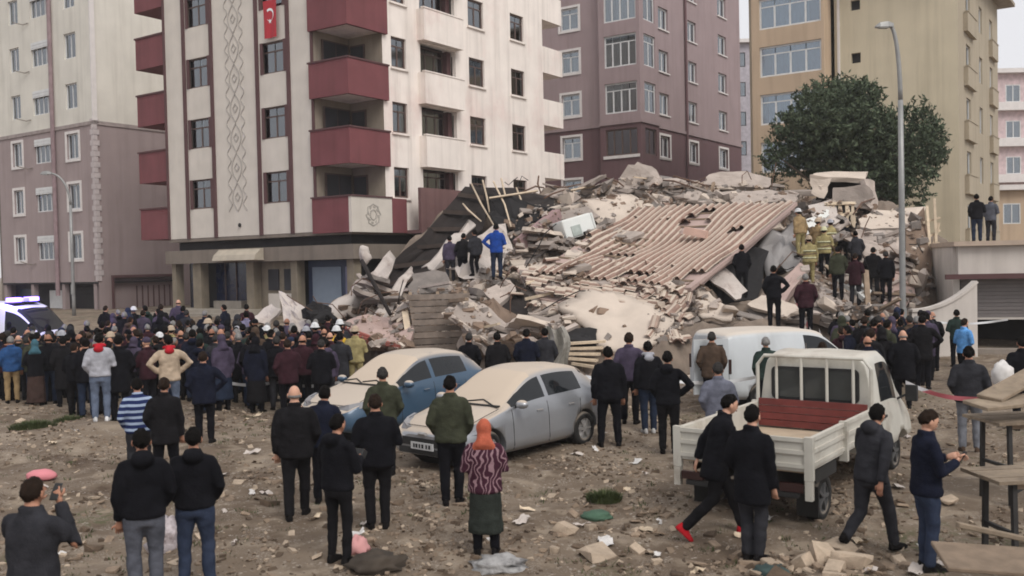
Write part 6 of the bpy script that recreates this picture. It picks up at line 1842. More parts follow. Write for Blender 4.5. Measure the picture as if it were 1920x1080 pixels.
HEAD_CACHE = {}
def head_grid(scale=1.0, off=0.0):
    nu, nv = (22, 16) if off == 0 else (34, 26)
    g = []
    for i in range(nv + 1):
        t = math.pi * i / nv
        row = []
        for j in range(nu):
            a = 2 * math.pi * j / nu           # a = pi/2 is the face (+y)
            x, y, z = math.sin(t) * math.cos(a), math.sin(t) * math.sin(a), math.cos(t)
            rx, ry, rz = 0.077, 0.098, 0.118
            p = Vector((x * rx, y * ry, z * rz))
            if z < -0.1:                       # jaw narrows, chin forward, nape tucks in
                k = min(1, (-z - 0.1) / 0.9)
                p.x *= 1 - 0.32 * k
                p.y = p.y * (1 - 0.22 * k) + 0.022 * k
            if y < 0 and z > -0.2: p.y *= 1.06
            f = max(0, y) ** 3
            fa = abs(x)
            p.y += 0.030 * f * math.exp(-(fa / 0.16) ** 2) * math.exp(-((z + 0.18) / 0.17) ** 2)      # nose
            p.y += 0.008 * f * math.exp(-(fa / 0.35) ** 2) * math.exp(-((z + 0.50) / 0.10) ** 2)      # lips
            p.y += 0.010 * f * math.exp(-(fa / 0.25) ** 2) * math.exp(-((z + 0.80) / 0.14) ** 2)      # chin
            p.y -= 0.012 * f * math.exp(-((fa - 0.36) / 0.13) ** 2) * math.exp(-((z - 0.03) / 0.12) ** 2)   # eye sockets
            p.y += 0.006 * f * math.exp(-((z - 0.20) / 0.08) ** 2)                                      # brow
            n = Vector((x, y, z))
            row.append((p + n * off, n))
        g.append(row)
    return g, nu, nv

def add_head(mb, M):
    g, nu, nv = head_grid()
    vs = [M @ p for r in g for p, n in r]
    fs = []
    for i in range(nv):
        for j in range(nu):
            k = (j + 1) % nu
            fs.append((i * nu + j, (i + 1) * nu + j, (i + 1) * nu + k, i * nu + k))
    mb.add(vs, fs)
    R = M.to_3x3()
    for s in (1, -1):                        # ears
        mb.ell(M @ Vector((s * .082, -.005, -.012)), (.012, .022, .034), 8, 6, R @ Matrix.Rotation(s * .35, 3, 'Z'))

def hair_mesh(M, style, seed=0.0):
    g, nu, nv = head_grid(1, 0.010)
    def keep(n):
        x, y, z = n
        if style == 'short': return z > (min(.50, -.10 + 1.55 * max(0, y)) if y > -.12 else -.10 + .72 * (y + .12))
        if style == 'bald': return y < 0.1 and -0.45 < z < 0.12 + 0.0 * y
        if style == 'full': return z > (0.40 if y > 0.35 else (-0.15 if y > -0.1 else -0.62))
        if style == 'cap': return z > (0.22 if y > 0 else 0.0)
        return z > 0
    mb = MB()
    idx = {}
    edge_ = lambda i, j: False
    faces = []
    for i in range(nv):
        for j in range(nu):
            k = (j + 1) % nu
            q = [(i, j), (i + 1, j), (i + 1, k), (i, k)]
            if sum(keep(g[a][b][1]) for a, b in q) >= 3: faces.append(q)
    from collections import Counter
    ec = Counter()
    for q in faces:
        for a in range(4): ec[frozenset((q[a], q[(a + 1) % 4]))] += 1
    border = set()
    for e, c in ec.items():
        if c == 1: border |= set(e)
    border = {b for b in border if b[0] not in (0,)}
    vs = []
    for q in faces:
        for v in q:
            if v not in idx:
                p, n = g[v[0]][v[1]]
                if v in border: p = p - n * 0.009
                else: p = p - n * 0.011 * max(0, n.y) + n * (0.004 + 0.012 * noise.noise(p * 38 + Vector((seed, 0, 0))))
                idx[v] = len(vs); vs.append(M @ p)
    mb.add(vs, [tuple(idx[v] for v in q) for q in faces])
    return mb

def add_hand(mb, w, e, curl=0.6, grip=None):
    """palm, four unequal fingers with knuckle bends and a thumb leaving the side of the palm"""
    d = (w - e).normalized()
    side = d.cross(Vector((0, 1, 0))); side = Vector((1, 0, 0)) if side.length < .1 else side.normalized()
    if grip is not None: side = grip
    nrm = side.cross(d).normalized()
    side = d.cross(nrm).normalized()
    mb.tube([w - d * .03, w + d * .01, w + d * .05, w + d * .088], [(.024, .02), (.034, .017), (.041, .016), (.038, .013)], 10, ref=side)
    for k, (u, ln) in enumerate(((-.030, .062), (-.010, .074), (.010, .070), (.029, .055))):
        p = w + d * .083 + side * u
        a1, a2 = curl * .6, curl * 1.5
        q = p + (d * math.cos(a1) + nrm * math.sin(a1)) * ln * .5
        r = q + (d * math.cos(a2) + nrm * math.sin(a2)) * ln * .5
        mb.tube([p - d * .01, q, r], [.0095, .009, .007], 6)
    p = w + d * .025 + side * -.036
    q = p + (d * .7 - side * .75 + nrm * .3).normalized() * .036
    r = q + (d * .95 - side * .15 + nrm * .4).normalized() * .032
    mb.tube([p + side * .012, q, r], [.013, .011, .008], 6)

def person_parts(sp):
    """sp: pose and dress; returns [(part name, mesh, slot key)] for a figure 1.75 m tall facing +y"""
    g = sp.get
    lean = g('lean', 0.0); look = g('look', 0.0); turn = g('turn', 0.0); roll_ = g('roll', 0.0)
    bulk = g('bulk', 1.0)
    z0 = 0.93
    crouch = g('crouch', 0.0)
    B = Matrix.Translation((0, 0, z0 - crouch)) @ Matrix.Rotation(-lean, 4, 'X')
    up = lambda x, y, z: B @ Vector((x, y, z - z0))
    seed = g('seed', 0.0)
    # joints
    sh = {s: up(s * .180 * bulk, -0.005, 1.405) for s in (1, -1)}
    Rl = Matrix.Rotation(-lean, 3, 'X')
    J = {}
    for s, k in ((1, g('armR', 'down')), (-1, g('armL', 'down'))):
        e, w = ARMS[k]
        q = Matrix.Identity(3) if k in ('swingf', 'swingb') else Rl
        J[s] = (sh[s] + q @ Vector((s * e[0], e[1], e[2])), sh[s] + q @ Vector((s * w[0], w[1], w[2])))
    fw = g('feet', .11); step = g('step', 0.0)
    LEG = {}
    for s in (1, -1):
        hip = Vector((s * .092, 0, z0 - crouch - .01))
        if step:
            f = step * s
            if f > 0: an = Vector((s * fw * .8, f * .42, .09)); kn = Vector((s * .10, f * .26, .50))
            else: an = Vector((s * fw * .8, f * .50, .09 + g('lift', .10))); kn = Vector((s * .10, f * .08, .48))
        else:
            an = Vector((s * fw, g('stag', 0.0) * s, .09)); kn = (hip + an) / 2 + Vector((s * .008, .03 + crouch * .8, .02))
        LEG[s] = (hip, kn, an)
    parts = []
    hm = up(0, 0.035, 1.625)
    HM = Matrix.Translation(hm) @ Matrix.Rotation(turn, 4, 'Z') @ Matrix.Rotation(roll_, 4, 'Y') @ Matrix.Rotation(-lean * .6 - look, 4, 'X')
    # ---- body: one surface (trunk, neck, arms, legs), then head and hands grown onto it
    b = MB()
    rings = [(.84, .14, .09, 0), (.93, .145, .095, 0), (1.04, .135, .09, 0), (1.18, .145, .095, 0), (1.33, .155, .095, 0), (1.42, .125, .07, 0), (1.48, .09, .06, .0), (1.53, .056, .058, .012), (1.60, .054, .058, .028)]
    b.loft([[up(rx * bulk * math.cos(2 * math.pi * k / 14), oy + ry * bulk * math.sin(2 * math.pi * k / 14), z) for k in range(14)] for z, rx, ry, oy in rings])
    for s in (1, -1):
        e, w = J[s]
        b.tube([sh[s] - Vector((s * .05, 0, .02)), sh[s].lerp(e, .5), e, e.lerp(w, .4), w], [.034, .036, .034, .033, .027], 10)
        h, k, a = LEG[s]
        b.tube([h + Vector((0, 0, .05)), h.lerp(k, .45), k, k.lerp(a, .35), a, a - Vector((0, 0, .04))], [.072, .066, .050, .050, .036, .032], 10)
    bm_ = remesh(b, 'body', .03, 2)
    t = MB(); add_head(t, HM)
    for s, k in ((1, g('armR', 'down')), (-1, g('armL', 'down'))):
        if k not in ('pocket', 'crossed'):
            e, w = J[s]
            add_hand(t, w + (w - e).normalized() * .02, e, 1.1 if k in ('phone', 'front', 'up', 'behind') else .55)
    hme = t.mesh('h', True); fix_normals(hme)
    bm = bmesh.new(); bm.from_mesh(bm_); bm.from_mesh(hme); bm.to_mesh(bm_); bm.free()
    bm_.polygons.foreach_set('use_smooth', [True] * len(bm_.polygons))
    parts.append(('body', bm_, 'skin'))
    # ---- jacket
    long_ = g('hem', .84)
    j = MB()
    el = g('ease', 1.0) * bulk
    R = [(1.06, .196, .140, 0), (1.20, .200, .140, 0), (1.31, .200, .138, 0), (1.38, .186, .118, 0), (1.435, .138, .092, .0), (1.48, .084, .078, .008), (1.518, .072, .074, .014)]
    if long_ < .93:
        hemr = g('hemr', .205)
        R = [(long_, hemr, .152 * hemr / .205, 0), (long_ + .03, hemr + .004, .156 * hemr / .205, 0), (.97, .200, .148, 0)] + R
    else: R = [(long_, .18, .132, 0), (long_ + .03, .196, .145, 0)] + R
    rr = [[up(rx * el * math.cos(2 * math.pi * k / 18), oy + ry * el * math.sin(2 * math.pi * k / 18) * (1.0 if math.sin(2 * math.pi * k / 18) < 0 else 1.05), z) for k in range(18)] for z, rx, ry, oy in R]
    j.loft(rr)
    ar = g('sleeve', .068)
    for s in (1, -1):
        e, w = J[s]
        j.tube([sh[s] - Vector((s * .07, 0, -.012)), sh[s] - Vector((s * .01, 0, .008)), sh[s].lerp(e, .25), sh[s].lerp(e, .6), e, e.lerp(w, .5), w], [.050, ar - .004, ar, ar - .003, ar - .008, ar - .013, ar - .019], 12)
    if g('hood'):
        j.ell(up(0, -.115, 1.465), (.115, .075, .075), 12, 8)
        j.ell(up(0, -.075, 1.50), (.105, .07, .05), 12, 8)
    else:
        j.tube([up(-.07, .01, 1.508), up(-.05, -.055, 1.512), up(.05, -.055, 1.512), up(.07, .01, 1.508)], [.022, .026, .026, .022], 8)
    parts.append((g('top_name', 'jacket'), remesh(j, 'jacket', .021, 2, .011, seed), 'top'))
    # ---- legs
    if g('skirt'):
        kz = g('skirt')
        kk = MB()
        a = LEG[1][2]; c = LEG[-1][2]
        wd = .235
        kk.loft([[Vector((rx * math.cos(2 * math.pi * k / 20) * (1 + .05 * math.sin(k * 2.9)), ry * math.sin(2 * math.pi * k / 20) * (1 + .05 * math.sin(k * 2.9)), z)) for k in range(20)] for z, rx, ry in ((kz, wd, .175), (kz + .05, wd, .172), (.55, .215, .16), (.80, .20, .15), (.93, .185, .135), (1.02, .165, .12))])
        parts.append(('skirt', remesh(kk, 'skirt', .025, 2, .012, seed), 'bottom'))
    tr = MB()
    lw = g('leg', 1.0)
    tr.loft([[Vector((rx * bulk * math.cos(2 * math.pi * k / 16), ry * bulk * math.sin(2 * math.pi * k / 16), z - crouch)) for k in range(16)] for z, rx, ry in ((.80, .16, .12), (.86, .185, .135), (.96, .180, .128), (1.04, .168, .118))])
    for s in (1, -1):
        h, k, a = LEG[s]
        tr.tube([h + Vector((0, 0, .02)), h.lerp(k, .35), h.lerp(k, .8), k, k.lerp(a, .35), k.lerp(a, .75), a + (k - a).normalized() * -.02], [.108 * lw, .100 * lw, .080 * lw, .074 * lw, .071 * lw, .064 * lw, .060 * lw], 12)
    parts.append(('trousers', remesh(tr, 'trousers', .022, 2, .010, seed + 5), 'bottom' if not g('skirt') else 'legs'))
    # ---- shoes
    for s in (1, -1):
        h, k, a = LEG[s]
        lifted = a.z > .12
        d = Vector((s * .17, 1, 0)).normalized()
        if lifted: d = Vector((s * .1, .7, -.7)).normalized()
        sidev = d.cross(Vector((0, 0, 1))).normalized(); n = sidev.cross(d)
        o = a - n * .085
        sh_ = MB()
        rg_ = []
        for y, w_, hh in ((-.075, .022, .055), (-.06, .034, .10), (0, .040, .115), (.06, .042, .085), (.12, .046, .062), (.165, .042, .050), (.195, .022, .034)):
            rg_.append([o + d * y + sidev * (w_ * cx) + n * (hh * cz) for cx, cz in ((-1, 0), (1, 0), (1.02, .3), (.85, .8), (.4, 1), (-.4, 1), (-.85, .8), (-1.02, .3))])
        sh_.loft(rg_)
        m = sh_.mesh('shoe', True); fix_normals(m)
        parts.append(('shoe', m, 'shoe'))
    # ---- head cover
    hair = g('hair', 'short')
    if hair in ('short', 'bald', 'full'):
        hme = hair_mesh(HM, hair, seed).mesh('hair', True); fix_normals(hme); parts.append(('hair', hme, 'hair'))
    elif hair == 'beanie':
        x = MB(); x.ell(HM @ Vector((0, -.008, .045)), (.088, .112, .092), 16, 10, HM.to_3x3()); m = x.mesh('hat', True); fix_normals(m); parts.append(('hat', m, 'hat'))
    elif hair == 'hoodup':
        x = MB(); x.ell(HM @ Vector((0, -.022, .005)), (.105, .118, .138), 16, 10, HM.to_3x3())
        x.tube([up(0, -.06, 1.46), HM @ Vector((0, -.03, -.07))], [(.11, .10), (.10, .10)], 14)
        parts.append(('hood', remesh(x, 'hood', .018, 2, .006, seed), 'top'))
    elif hair == 'scarf':
        x = MB(); x.ell(HM @ Vector((0, -.014, .012)), (.098, .112, .130), 16, 10, HM.to_3x3())
        x.tube([HM @ Vector((0, -.02, -.06)), up(0, -.03, 1.50), up(0, -.04, 1.42), up(0, -.06, 1.36)], [(.085, .09), (.10, .10), (.155, .115), (.15, .07)], 16)
        parts.append(('headscarf', remesh(x, 'headscarf', .018, 2, .006, seed), 'hat'))
    elif hair == 'helmet':
        x = MB(); Rh = HM.to_3x3()
        n = 18
        rings_ = [[HM @ Vector((rx * math.cos(2 * math.pi * k / n), -.01 + ry * math.sin(2 * math.pi * k / n), z)) for k in range(n)] for z, rx, ry in ((.012, .095, .118), (.018, .135, .165), (.030, .132, .160), (.045, .108, .132), (.10, .098, .120), (.145, .065, .085), (.165, .02, .03))]
        x.loft(rings_); m = x.mesh('helmet', True); fix_normals(m); parts.append(('helmet', m, 'hat'))
        hme = hair_mesh(HM, 'short').mesh('hair', True); fix_normals(hme); parts.append(('hair', hme, 'hair'))
    if g('scarf'):
        x = MB(); pts = [up(.095 * math.cos(a), .012 + .09 * math.sin(a), 1.505 - .02 * math.sin(a)) for a in [2 * math.pi * k / 12 for k in range(13)]]
        x.tube(pts, .034, 8); x.ell(up(0, -.10, 1.44), (.10, .05, .07), 10, 8)
        parts.append(('scarf', remesh(x, 'scarf', .02, 2, .006, seed), 'scarf'))
    if g('face'):
        for s in (1, -1):
            x = MB(); x.ell(HM @ Vector((s * .031, .083, .006)), (.012, .006, .006), 8, 6, HM.to_3x3()); m = x.mesh('eye', True); parts.append(('eye', m, 'eye'))
            x = MB(); x.tube([HM @ Vector((s * .014, .094, .026)), HM @ Vector((s * .034, .090, .031)), HM @ Vector((s * .050, .078, .024))], .0055, 5); m = x.mesh('eyebrow', True); fix_normals(m); parts.append(('eyebrow', m, 'hair'))
        x = MB(); x.tube([HM @ Vector((-.022, .098, -.060)), HM @ Vector((0, .106, -.058)), HM @ Vector((.022, .098, -.060))], [.004, .007, .004], 6); m = x.mesh('mouth', True); fix_normals(m); parts.append(('mouth', m, 'lip'))
    if g('stripe_bands'):
        x = MB()
        for z in (.98, 1.22):
            rx, ry = (.206, .152) if z < 1 else (.212, .150)
            x.loft([[up((rx + o) * el * math.cos(2 * math.pi * k / 20), (ry + o) * el * math.sin(2 * math.pi * k / 20), z + dz) for k in range(20)] for dz, o in ((0, .004), (0, .012), (.05, .012), (.05, .004))], cap=False)
        m = x.mesh('reflective_band', True); fix_normals(m); parts.append(('reflective_band', m, 'band'))
    J['head'] = HM
    return parts, J

M_EYE = mat('eye_dark', (0.02, 0.015, 0.012), 0.3)
M_LIP = mat('lip', srgb(150, 96, 84), 0.6)
ARCH = {}
def archetype(key, sp):
    if key not in ARCH: ARCH[key] = person_parts(sp)
    return ARCH[key]

PLACED = []
def person(sp, pos, heading, label, top='black', bottom='jeans_dk', shoe='shoe', hair='black', skin=1, hat=None, scarf=None, h=1.75, group=None, key=None, legs='black'):
    """heading 0 looks away from the camera (+y), positive turns to the left"""
    parts, J = archetype(key or label, sp)
    P = tag(empty('person', pos, heading), label, 'person', group)
    k = h / 1.755
    P.scale = (k, k, k)
    mm = {'skin': SKIN[skin], 'top': CL[top], 'bottom': CL[bottom], 'shoe': CL[shoe], 'hair': HAIR[hair], 'hat': CL[hat] if hat else CL['black'], 'scarf': CL[scarf] if scarf else CL['red'], 'eye': M_EYE, 'lip': M_LIP, 'legs': CL[legs], 'band': CL['reflect']}
    for nm, me, slot in parts:
        if not me.materials: me.materials.append(None)
        o = bpy.data.objects.new(nm, me); COL.objects.link(o); o.parent = P
        o.material_slots[0].link = 'OBJECT'; o.material_slots[0].material = mm[slot]
    PLACED.append((pos[0], pos[1]))
    return P, J, k

def put(px, d, dz=0.0):
    p = ground_px(px, d); p.z += dz - .01
    return p
R_ = math.radians
YAW = lambda px: math.atan2(-(px - 960) / FPX, 1)      # heading that looks straight away along the sight line

# ---------------- foreground figures, each its own pose
fg = [
 # px, dist, height, heading offset deg, pose, dress, label
 (42, 7.6, 1.72, -38, dict(armR='up', armL='up', look=.05, bulk=1.08, hem=.80), dict(top='charcoal', bottom='charcoal', hair='brown'), 'man in dark grey jacket holding a phone to his face at the lot edge'),
 (255, 9.45, 1.75, 3, dict(armR='pocket', armL='down', hood=1, feet=.10, hem=.88), dict(top='black', bottom='midgrey', hair='black'), 'man in black hooded top and grey trousers beside one in jeans'),
 (352, 9.9, 1.70, -6, dict(armR='pocket', armL='pocket', hood=1, feet=.13, hem=.90), dict(top='black', bottom='jeans', hair='black'), 'man in black hooded top and blue jeans standing legs apart'),
 (545, 12.6, 1.76, -4, dict(armR='pocket', armL='down', step=.35, lift=.0, hair='bald', bulk=1.10, hem=.80), dict(top='black2', bottom='black2', hair='grey', skin=0), 'bald man in black jacket and black trousers seen from behind'),
 (598, 13.4, 1.66, -18, dict(armR='front', armL='pocket', lean=.12, hair='full'), dict(top='navy', bottom='black', hair='black'), 'person in dark navy jacket leaning close behind the bald man'),
 (622, 10.75, 1.70, -40, dict(armR='phone', armL='phone', hood=1, look=.15, leg=.84, hem=.88), dict(top='black', bottom='black2', hair='black'), 'slim young man all in black holding a camera before him'),
 (697, 11.95, 1.70, 4, dict(armR='front', armL='front', bulk=1.12, hem=.82, feet=.09), dict(top='black', bottom='black2', hair='brown'), 'stocky man in black jacket standing with hands in front'),
 (712, 15.0, 1.72, 2, dict(armR='pocket', armL='pocket', hem=.72, bulk=1.05), dict(top='olive', bottom='black2', hair='darkgrey'), 'man in grey green coat before the blue hatchback'),
 (838, 13.2, 1.80, -8, dict(armR='pocket', armL='pocket', bulk=1.06, feet=.08, hem=.86, stag=.05), dict(top='olive', bottom='black', hair='black'), 'man in olive bomber jacket facing the silver car'),
 (900, 10.95, 1.56, -4, dict(armR='front', armL='front', hair='scarf', skirt=.30, hem=.82, ease=1.08, top_name='blouse'), dict(top='plumzigzag', bottom='skirtgreen', hat='orange'), 'woman in orange headscarf, plum patterned top and long dark skirt'),
 (1137, 17.2, 1.82, 4, dict(armR='down', armL='down', bulk=1.10, feet=.15), dict(top='black', bottom='black', hair='black'), 'broad man in black beside the tail of the silver car'),
 (1176, 19.0, 1.82, -10, dict(armR='hips', armL='pocket', hair='full'), dict(top='purplegrey', bottom='black', hair='brown'), 'man in purple grey jacket between the black clad men'),
 (1212, 18.2, 1.76, 10, dict(armR='pocket', armL='down', scarf=1, feet=.08), dict(top='black', bottom='jeans_dk', hair='black', shoe='shoegrey', scarf='lightgrey'), 'young man with pale scarf and light trainers amid the black clad men'),
 (1248, 16.6, 1.79, -6, dict(armR='hips', armL='pocket', hood=1, feet=.10), dict(top='black', bottom='black2', hair='black'), 'man in black hoodie with elbow out, nearest the pickup'),
 (1332, 20.2, 1.74, -6, dict(armR='pocket', armL='pocket', bulk=1.08, hem=.78), dict(top='brown', bottom='black', hair='darkgrey'), 'man in brown jacket standing against the white panel van'),
 (1343, 15.4, 1.72, 2, dict(armR='pocket', armL='pocket', hem=.76, bulk=1.04), dict(top='suit', bottom='charcoal', hair='darkgrey'), 'man in grey suit jacket beside the pickup bed'),
 (1434, 19.6, 1.70, 14, dict(armR='pocket', armL='pocket'), dict(top='dkgreen', bottom='black', hair='grey'), 'grey haired man in dark green jacket near the van door'),
 (1336, 11.5, 1.74, -72, dict(armR='swingf', armL='swingb', step=-.85, lean=.22, look=.12, hem=.70, lift=.07, face=1), dict(top='black', bottom='black2', hair='black', shoe='redshoe', skin=0), 'walking man in black coat and bright red shoes'),
 (1404, 10.65, 1.76, -28, dict(armR='down', armL='pocket', hem=.66, feet=.07, bulk=1.02), dict(top='black', bottom='charcoal', hair='black', skin=0), 'man in long black coat with a bare hand hanging by the tailgate'),
 (1628, 10.9, 1.72, -34, dict(armR='swingb', armL='swingf', step=.75, lean=.16, hood=1, hair='full', lift=.16), dict(top='charcoal', bottom='charcoal', hair='black'), 'man in dark grey padded jacket striding by the truck'),
 (1732, 10.05, 1.72, -66, dict(armR='phone', armL='phone', look=.42, feet=.07, face=1, hem=.84, leg=.95), dict(top='navy', bottom='jeans', hair='brown', shoe='shoe', skin=0), 'young man in navy jacket looking down at a phone'),
 (1815, 16.1, 1.80, 2, dict(armR='pocket', armL='pocket', bulk=1.06, feet=.11), dict(top='charcoal', bottom='grey', hair='black', shoe='brown'), 'man in charcoal jacket and grey trousers standing at the tape'),
 # middle distance on the left
 (15, 24.4, 1.72, 0, dict(armR='down', armL='pocket'), dict(top='blue', bottom='khaki', hair='grey'), 'grey haired man in blue jacket and khaki trousers'),
 (60, 23.8, 1.66, -4, dict(armR='front', armL='front', hair='scarf', skirt=.10, hem=.78), dict(top='black', bottom='skirtbrown', hat='teal'), 'woman in teal headscarf with a long brown skirt'),
 (113, 23.6, 1.74, 6, dict(armR='down', armL='pocket', hem=.45, hemr=.215), dict(top='black2', bottom='black', hair='black'), 'person in ankle length black coat near the woman in teal'),
 (181, 19.2, 1.78, -8, dict(armR='front', armL='pocket', hem=.90, scarf=1), dict(top='lightgrey', bottom='jeans_lt', hair='black', shoe='white', scarf='red'), 'man in light grey sweater with red scarf and pale jeans'),
 (217, 19.4, 1.76, 4, dict(armR='pocket', armL='down', hem=.60), dict(top='black', bottom='black', hair='black'), 'tall person in black coat beside the red scarfed man'),
 (250, 14.7, 1.66, 4, dict(armR='pocket', armL='pocket', hem=.88), dict(top='navystripe', bottom='charcoal', hair='black'), 'boy in navy and white striped top'),
 (300, 14.0, 1.68, -14, dict(armR='down', armL='pocket', hem=.74, feet=.13), dict(top='black2', bottom='black', hair='brown'), 'person in plain black coat just behind the striped boy'),
 (312, 19.6, 1.78, 4, dict(armR='hips', armL='hips', scarf=1), dict(top='beige', bottom='jeans_lt', hair='black', scarf='red'), 'man in beige jacket with a red hood at his neck'),
 (375, 17.6, 1.70, -10, dict(armR='hips', armL='pocket', hem=.76, bulk=1.08), dict(top='navy', bottom='black', hair='brown'), 'stout man in navy jacket with hand on hip'),
 (470, 22.2, 1.78, -4, dict(armR='pocket', armL='pocket', hem=.82, bulk=1.06), dict(top='black', bottom='jeans', hair='black'), 'big man in black jacket and jeans by the white tape'),
 (535, 21.0, 1.72, 4, dict(armR='front', armL='pocket', hem=.76, bulk=1.1), dict(top='maroon', bottom='black', hair='brown'), 'man in dark maroon jacket beside the big man at the tape'),
 (598, 21.2, 1.70, -6, dict(armR='front', armL='front', hem=.74, bulk=1.15), dict(top='black', bottom='black', hair='darkgrey'), 'wide set man in black just before the blue car'),
 (628, 25.0, 1.76, 10, dict(armR='down', armL='front', hair='helmet', stripe_bands=1, bulk=1.1), dict(top='yellow', bottom='firetan', hat='white'), 'rescuer in bright yellow jacket and white helmet'),
 (662, 24.6, 1.74, -8, dict(armR='front', armL='down', hair='helmet', bulk=1.08), dict(top='firetan', bottom='firetan', hat='beige'), 'rescuer in tan fire jacket beside the yellow one'),
 (497, 26.0, 1.74, 2, dict(armR='down', armL='down', hair='helmet', stripe_bands=1), dict(top='firetan', bottom='black', hat='white'), 'rescuer in white helmet amid the dark crowd'),
 (588, 26.8, 1.80, 25, dict(armR='down', armL='down', hair='helmet'), dict(top='black', bottom='black', hat='white'), 'rescuer in black with white helmet near the grey sheet'),
 # behind the cars
 (876, 23.0, 1.72, -10, dict(armR='pocket', armL='pocket'), dict(top='black', bottom='black', hair='darkgrey'), 'grey headed man in black close behind the blue car roof'),
 (929, 22.4, 1.74, 4, dict(armR='pocket', armL='down', bulk=1.05), dict(top='black2', bottom='black', hair='black'), 'man in black between the blue and silver cars'),
 (984, 22.6, 1.76, -6, dict(armR='front', armL='pocket', bulk=1.06), dict(top='navy', bottom='black', hair='black'), 'man in dark navy directly behind the silver car roof'),
 (1019, 22.9, 1.72, 8, dict(armR='pocket', armL='pocket'), dict(top='charcoal', bottom='black', hair='black'), 'man in charcoal beside the hanging plastic'),
 # right hand knot of people behind the truck
 (1692, 21.0, 1.74, 10, dict(armR='pocket', armL='pocket', hair='bald', bulk=1.2, hem=.66), dict(top='black', bottom='black', hair='grey', skin=0), 'heavy balding man in black coat behind the pickup'),
 (1728, 23.0, 1.80, -4, dict(armR='hips', armL='pocket', bulk=1.1, hem=.70), dict(top='black2', bottom='black', hair='black'), 'tall man in black coat at the end of the group behind the pickup'),
 (1540, 18.8, 1.68, 0, dict(armR='pocket', armL='pocket'), dict(top='black', bottom='black', hair='brown'), 'brown haired man whose head shows over the pickup roof'),
 (1450, 26.8, 1.76, -6, dict(armR='hips', armL='pocket'), dict(top='black', bottom='black', hair='black'), 'man in black jacket standing over the white van roof'),
 (1510, 26.4, 1.74, 6, dict(armR='pocket', armL='pocket', bulk=1.06, hem=.80), dict(top='maroon', bottom='black', hair='grey'), 'man in reddish brown jacket by the tape above the van nose'),
 (1806, 24.5, 1.70, -40, dict(armR='front', armL='front', face=1), dict(top='skyblue', bottom='black', hair='brown', skin=0), 'person in sky blue vest by the garage'),
 (1793, 28.0, 1.70, 10, dict(armR='front', armL='front'), dict(top='dkgreen', bottom='black', hair='black'), 'person in dark green before the grey roller door'),
 (1916, 17.5, 1.74, 14, dict(armR='pocket', armL='pocket', hem=.60, bulk=1.1), dict(top='black', bottom='black', hair='black'), 'person in black coat beside the trestle tables'),
]
DROPZ = {1450: 1.35, 1510: 1.15}
for k, (px, d, h, off, pose, dress, label) in enumerate(fg):
    pose = dict(pose); pose['seed'] = k * 3.7
    P, J, kk = person(pose, put(px, d, DROPZ.get(px, 0)), YAW(px) + R_(off), label, h=h, **dress)
    def prop(hand, size, m, name, lab, cat, fwd=.10):
        e, w = J[hand]
        d_ = (w - e).normalized()
        p = P.matrix_basis @ (w + d_ * fwd)
        t = MB(); t.box((0, 0, 0), size); me = t.mesh(name); bevel(me, .006)
        o = link(name, me, None, m, p); o.rotation_euler = (R_(-35), 0, P.rotation_euler.z); tag(o, lab, cat)
    if 'looking down at a phone' in label: prop(1, (.075, .012, .15), M_TRIM, 'phone', 'dark phone held by the young man in navy', 'phone')
    if 'phone to his face' in label: prop(1, (.075, .012, .15), M_TRIM, 'phone', 'dark phone held up by the man in dark grey', 'phone')
    if 'holding a camera' in label: prop(1, (.13, .09, .09), M_TRIM, 'camera', 'black camera held by the slim man in black', 'camera', .09)

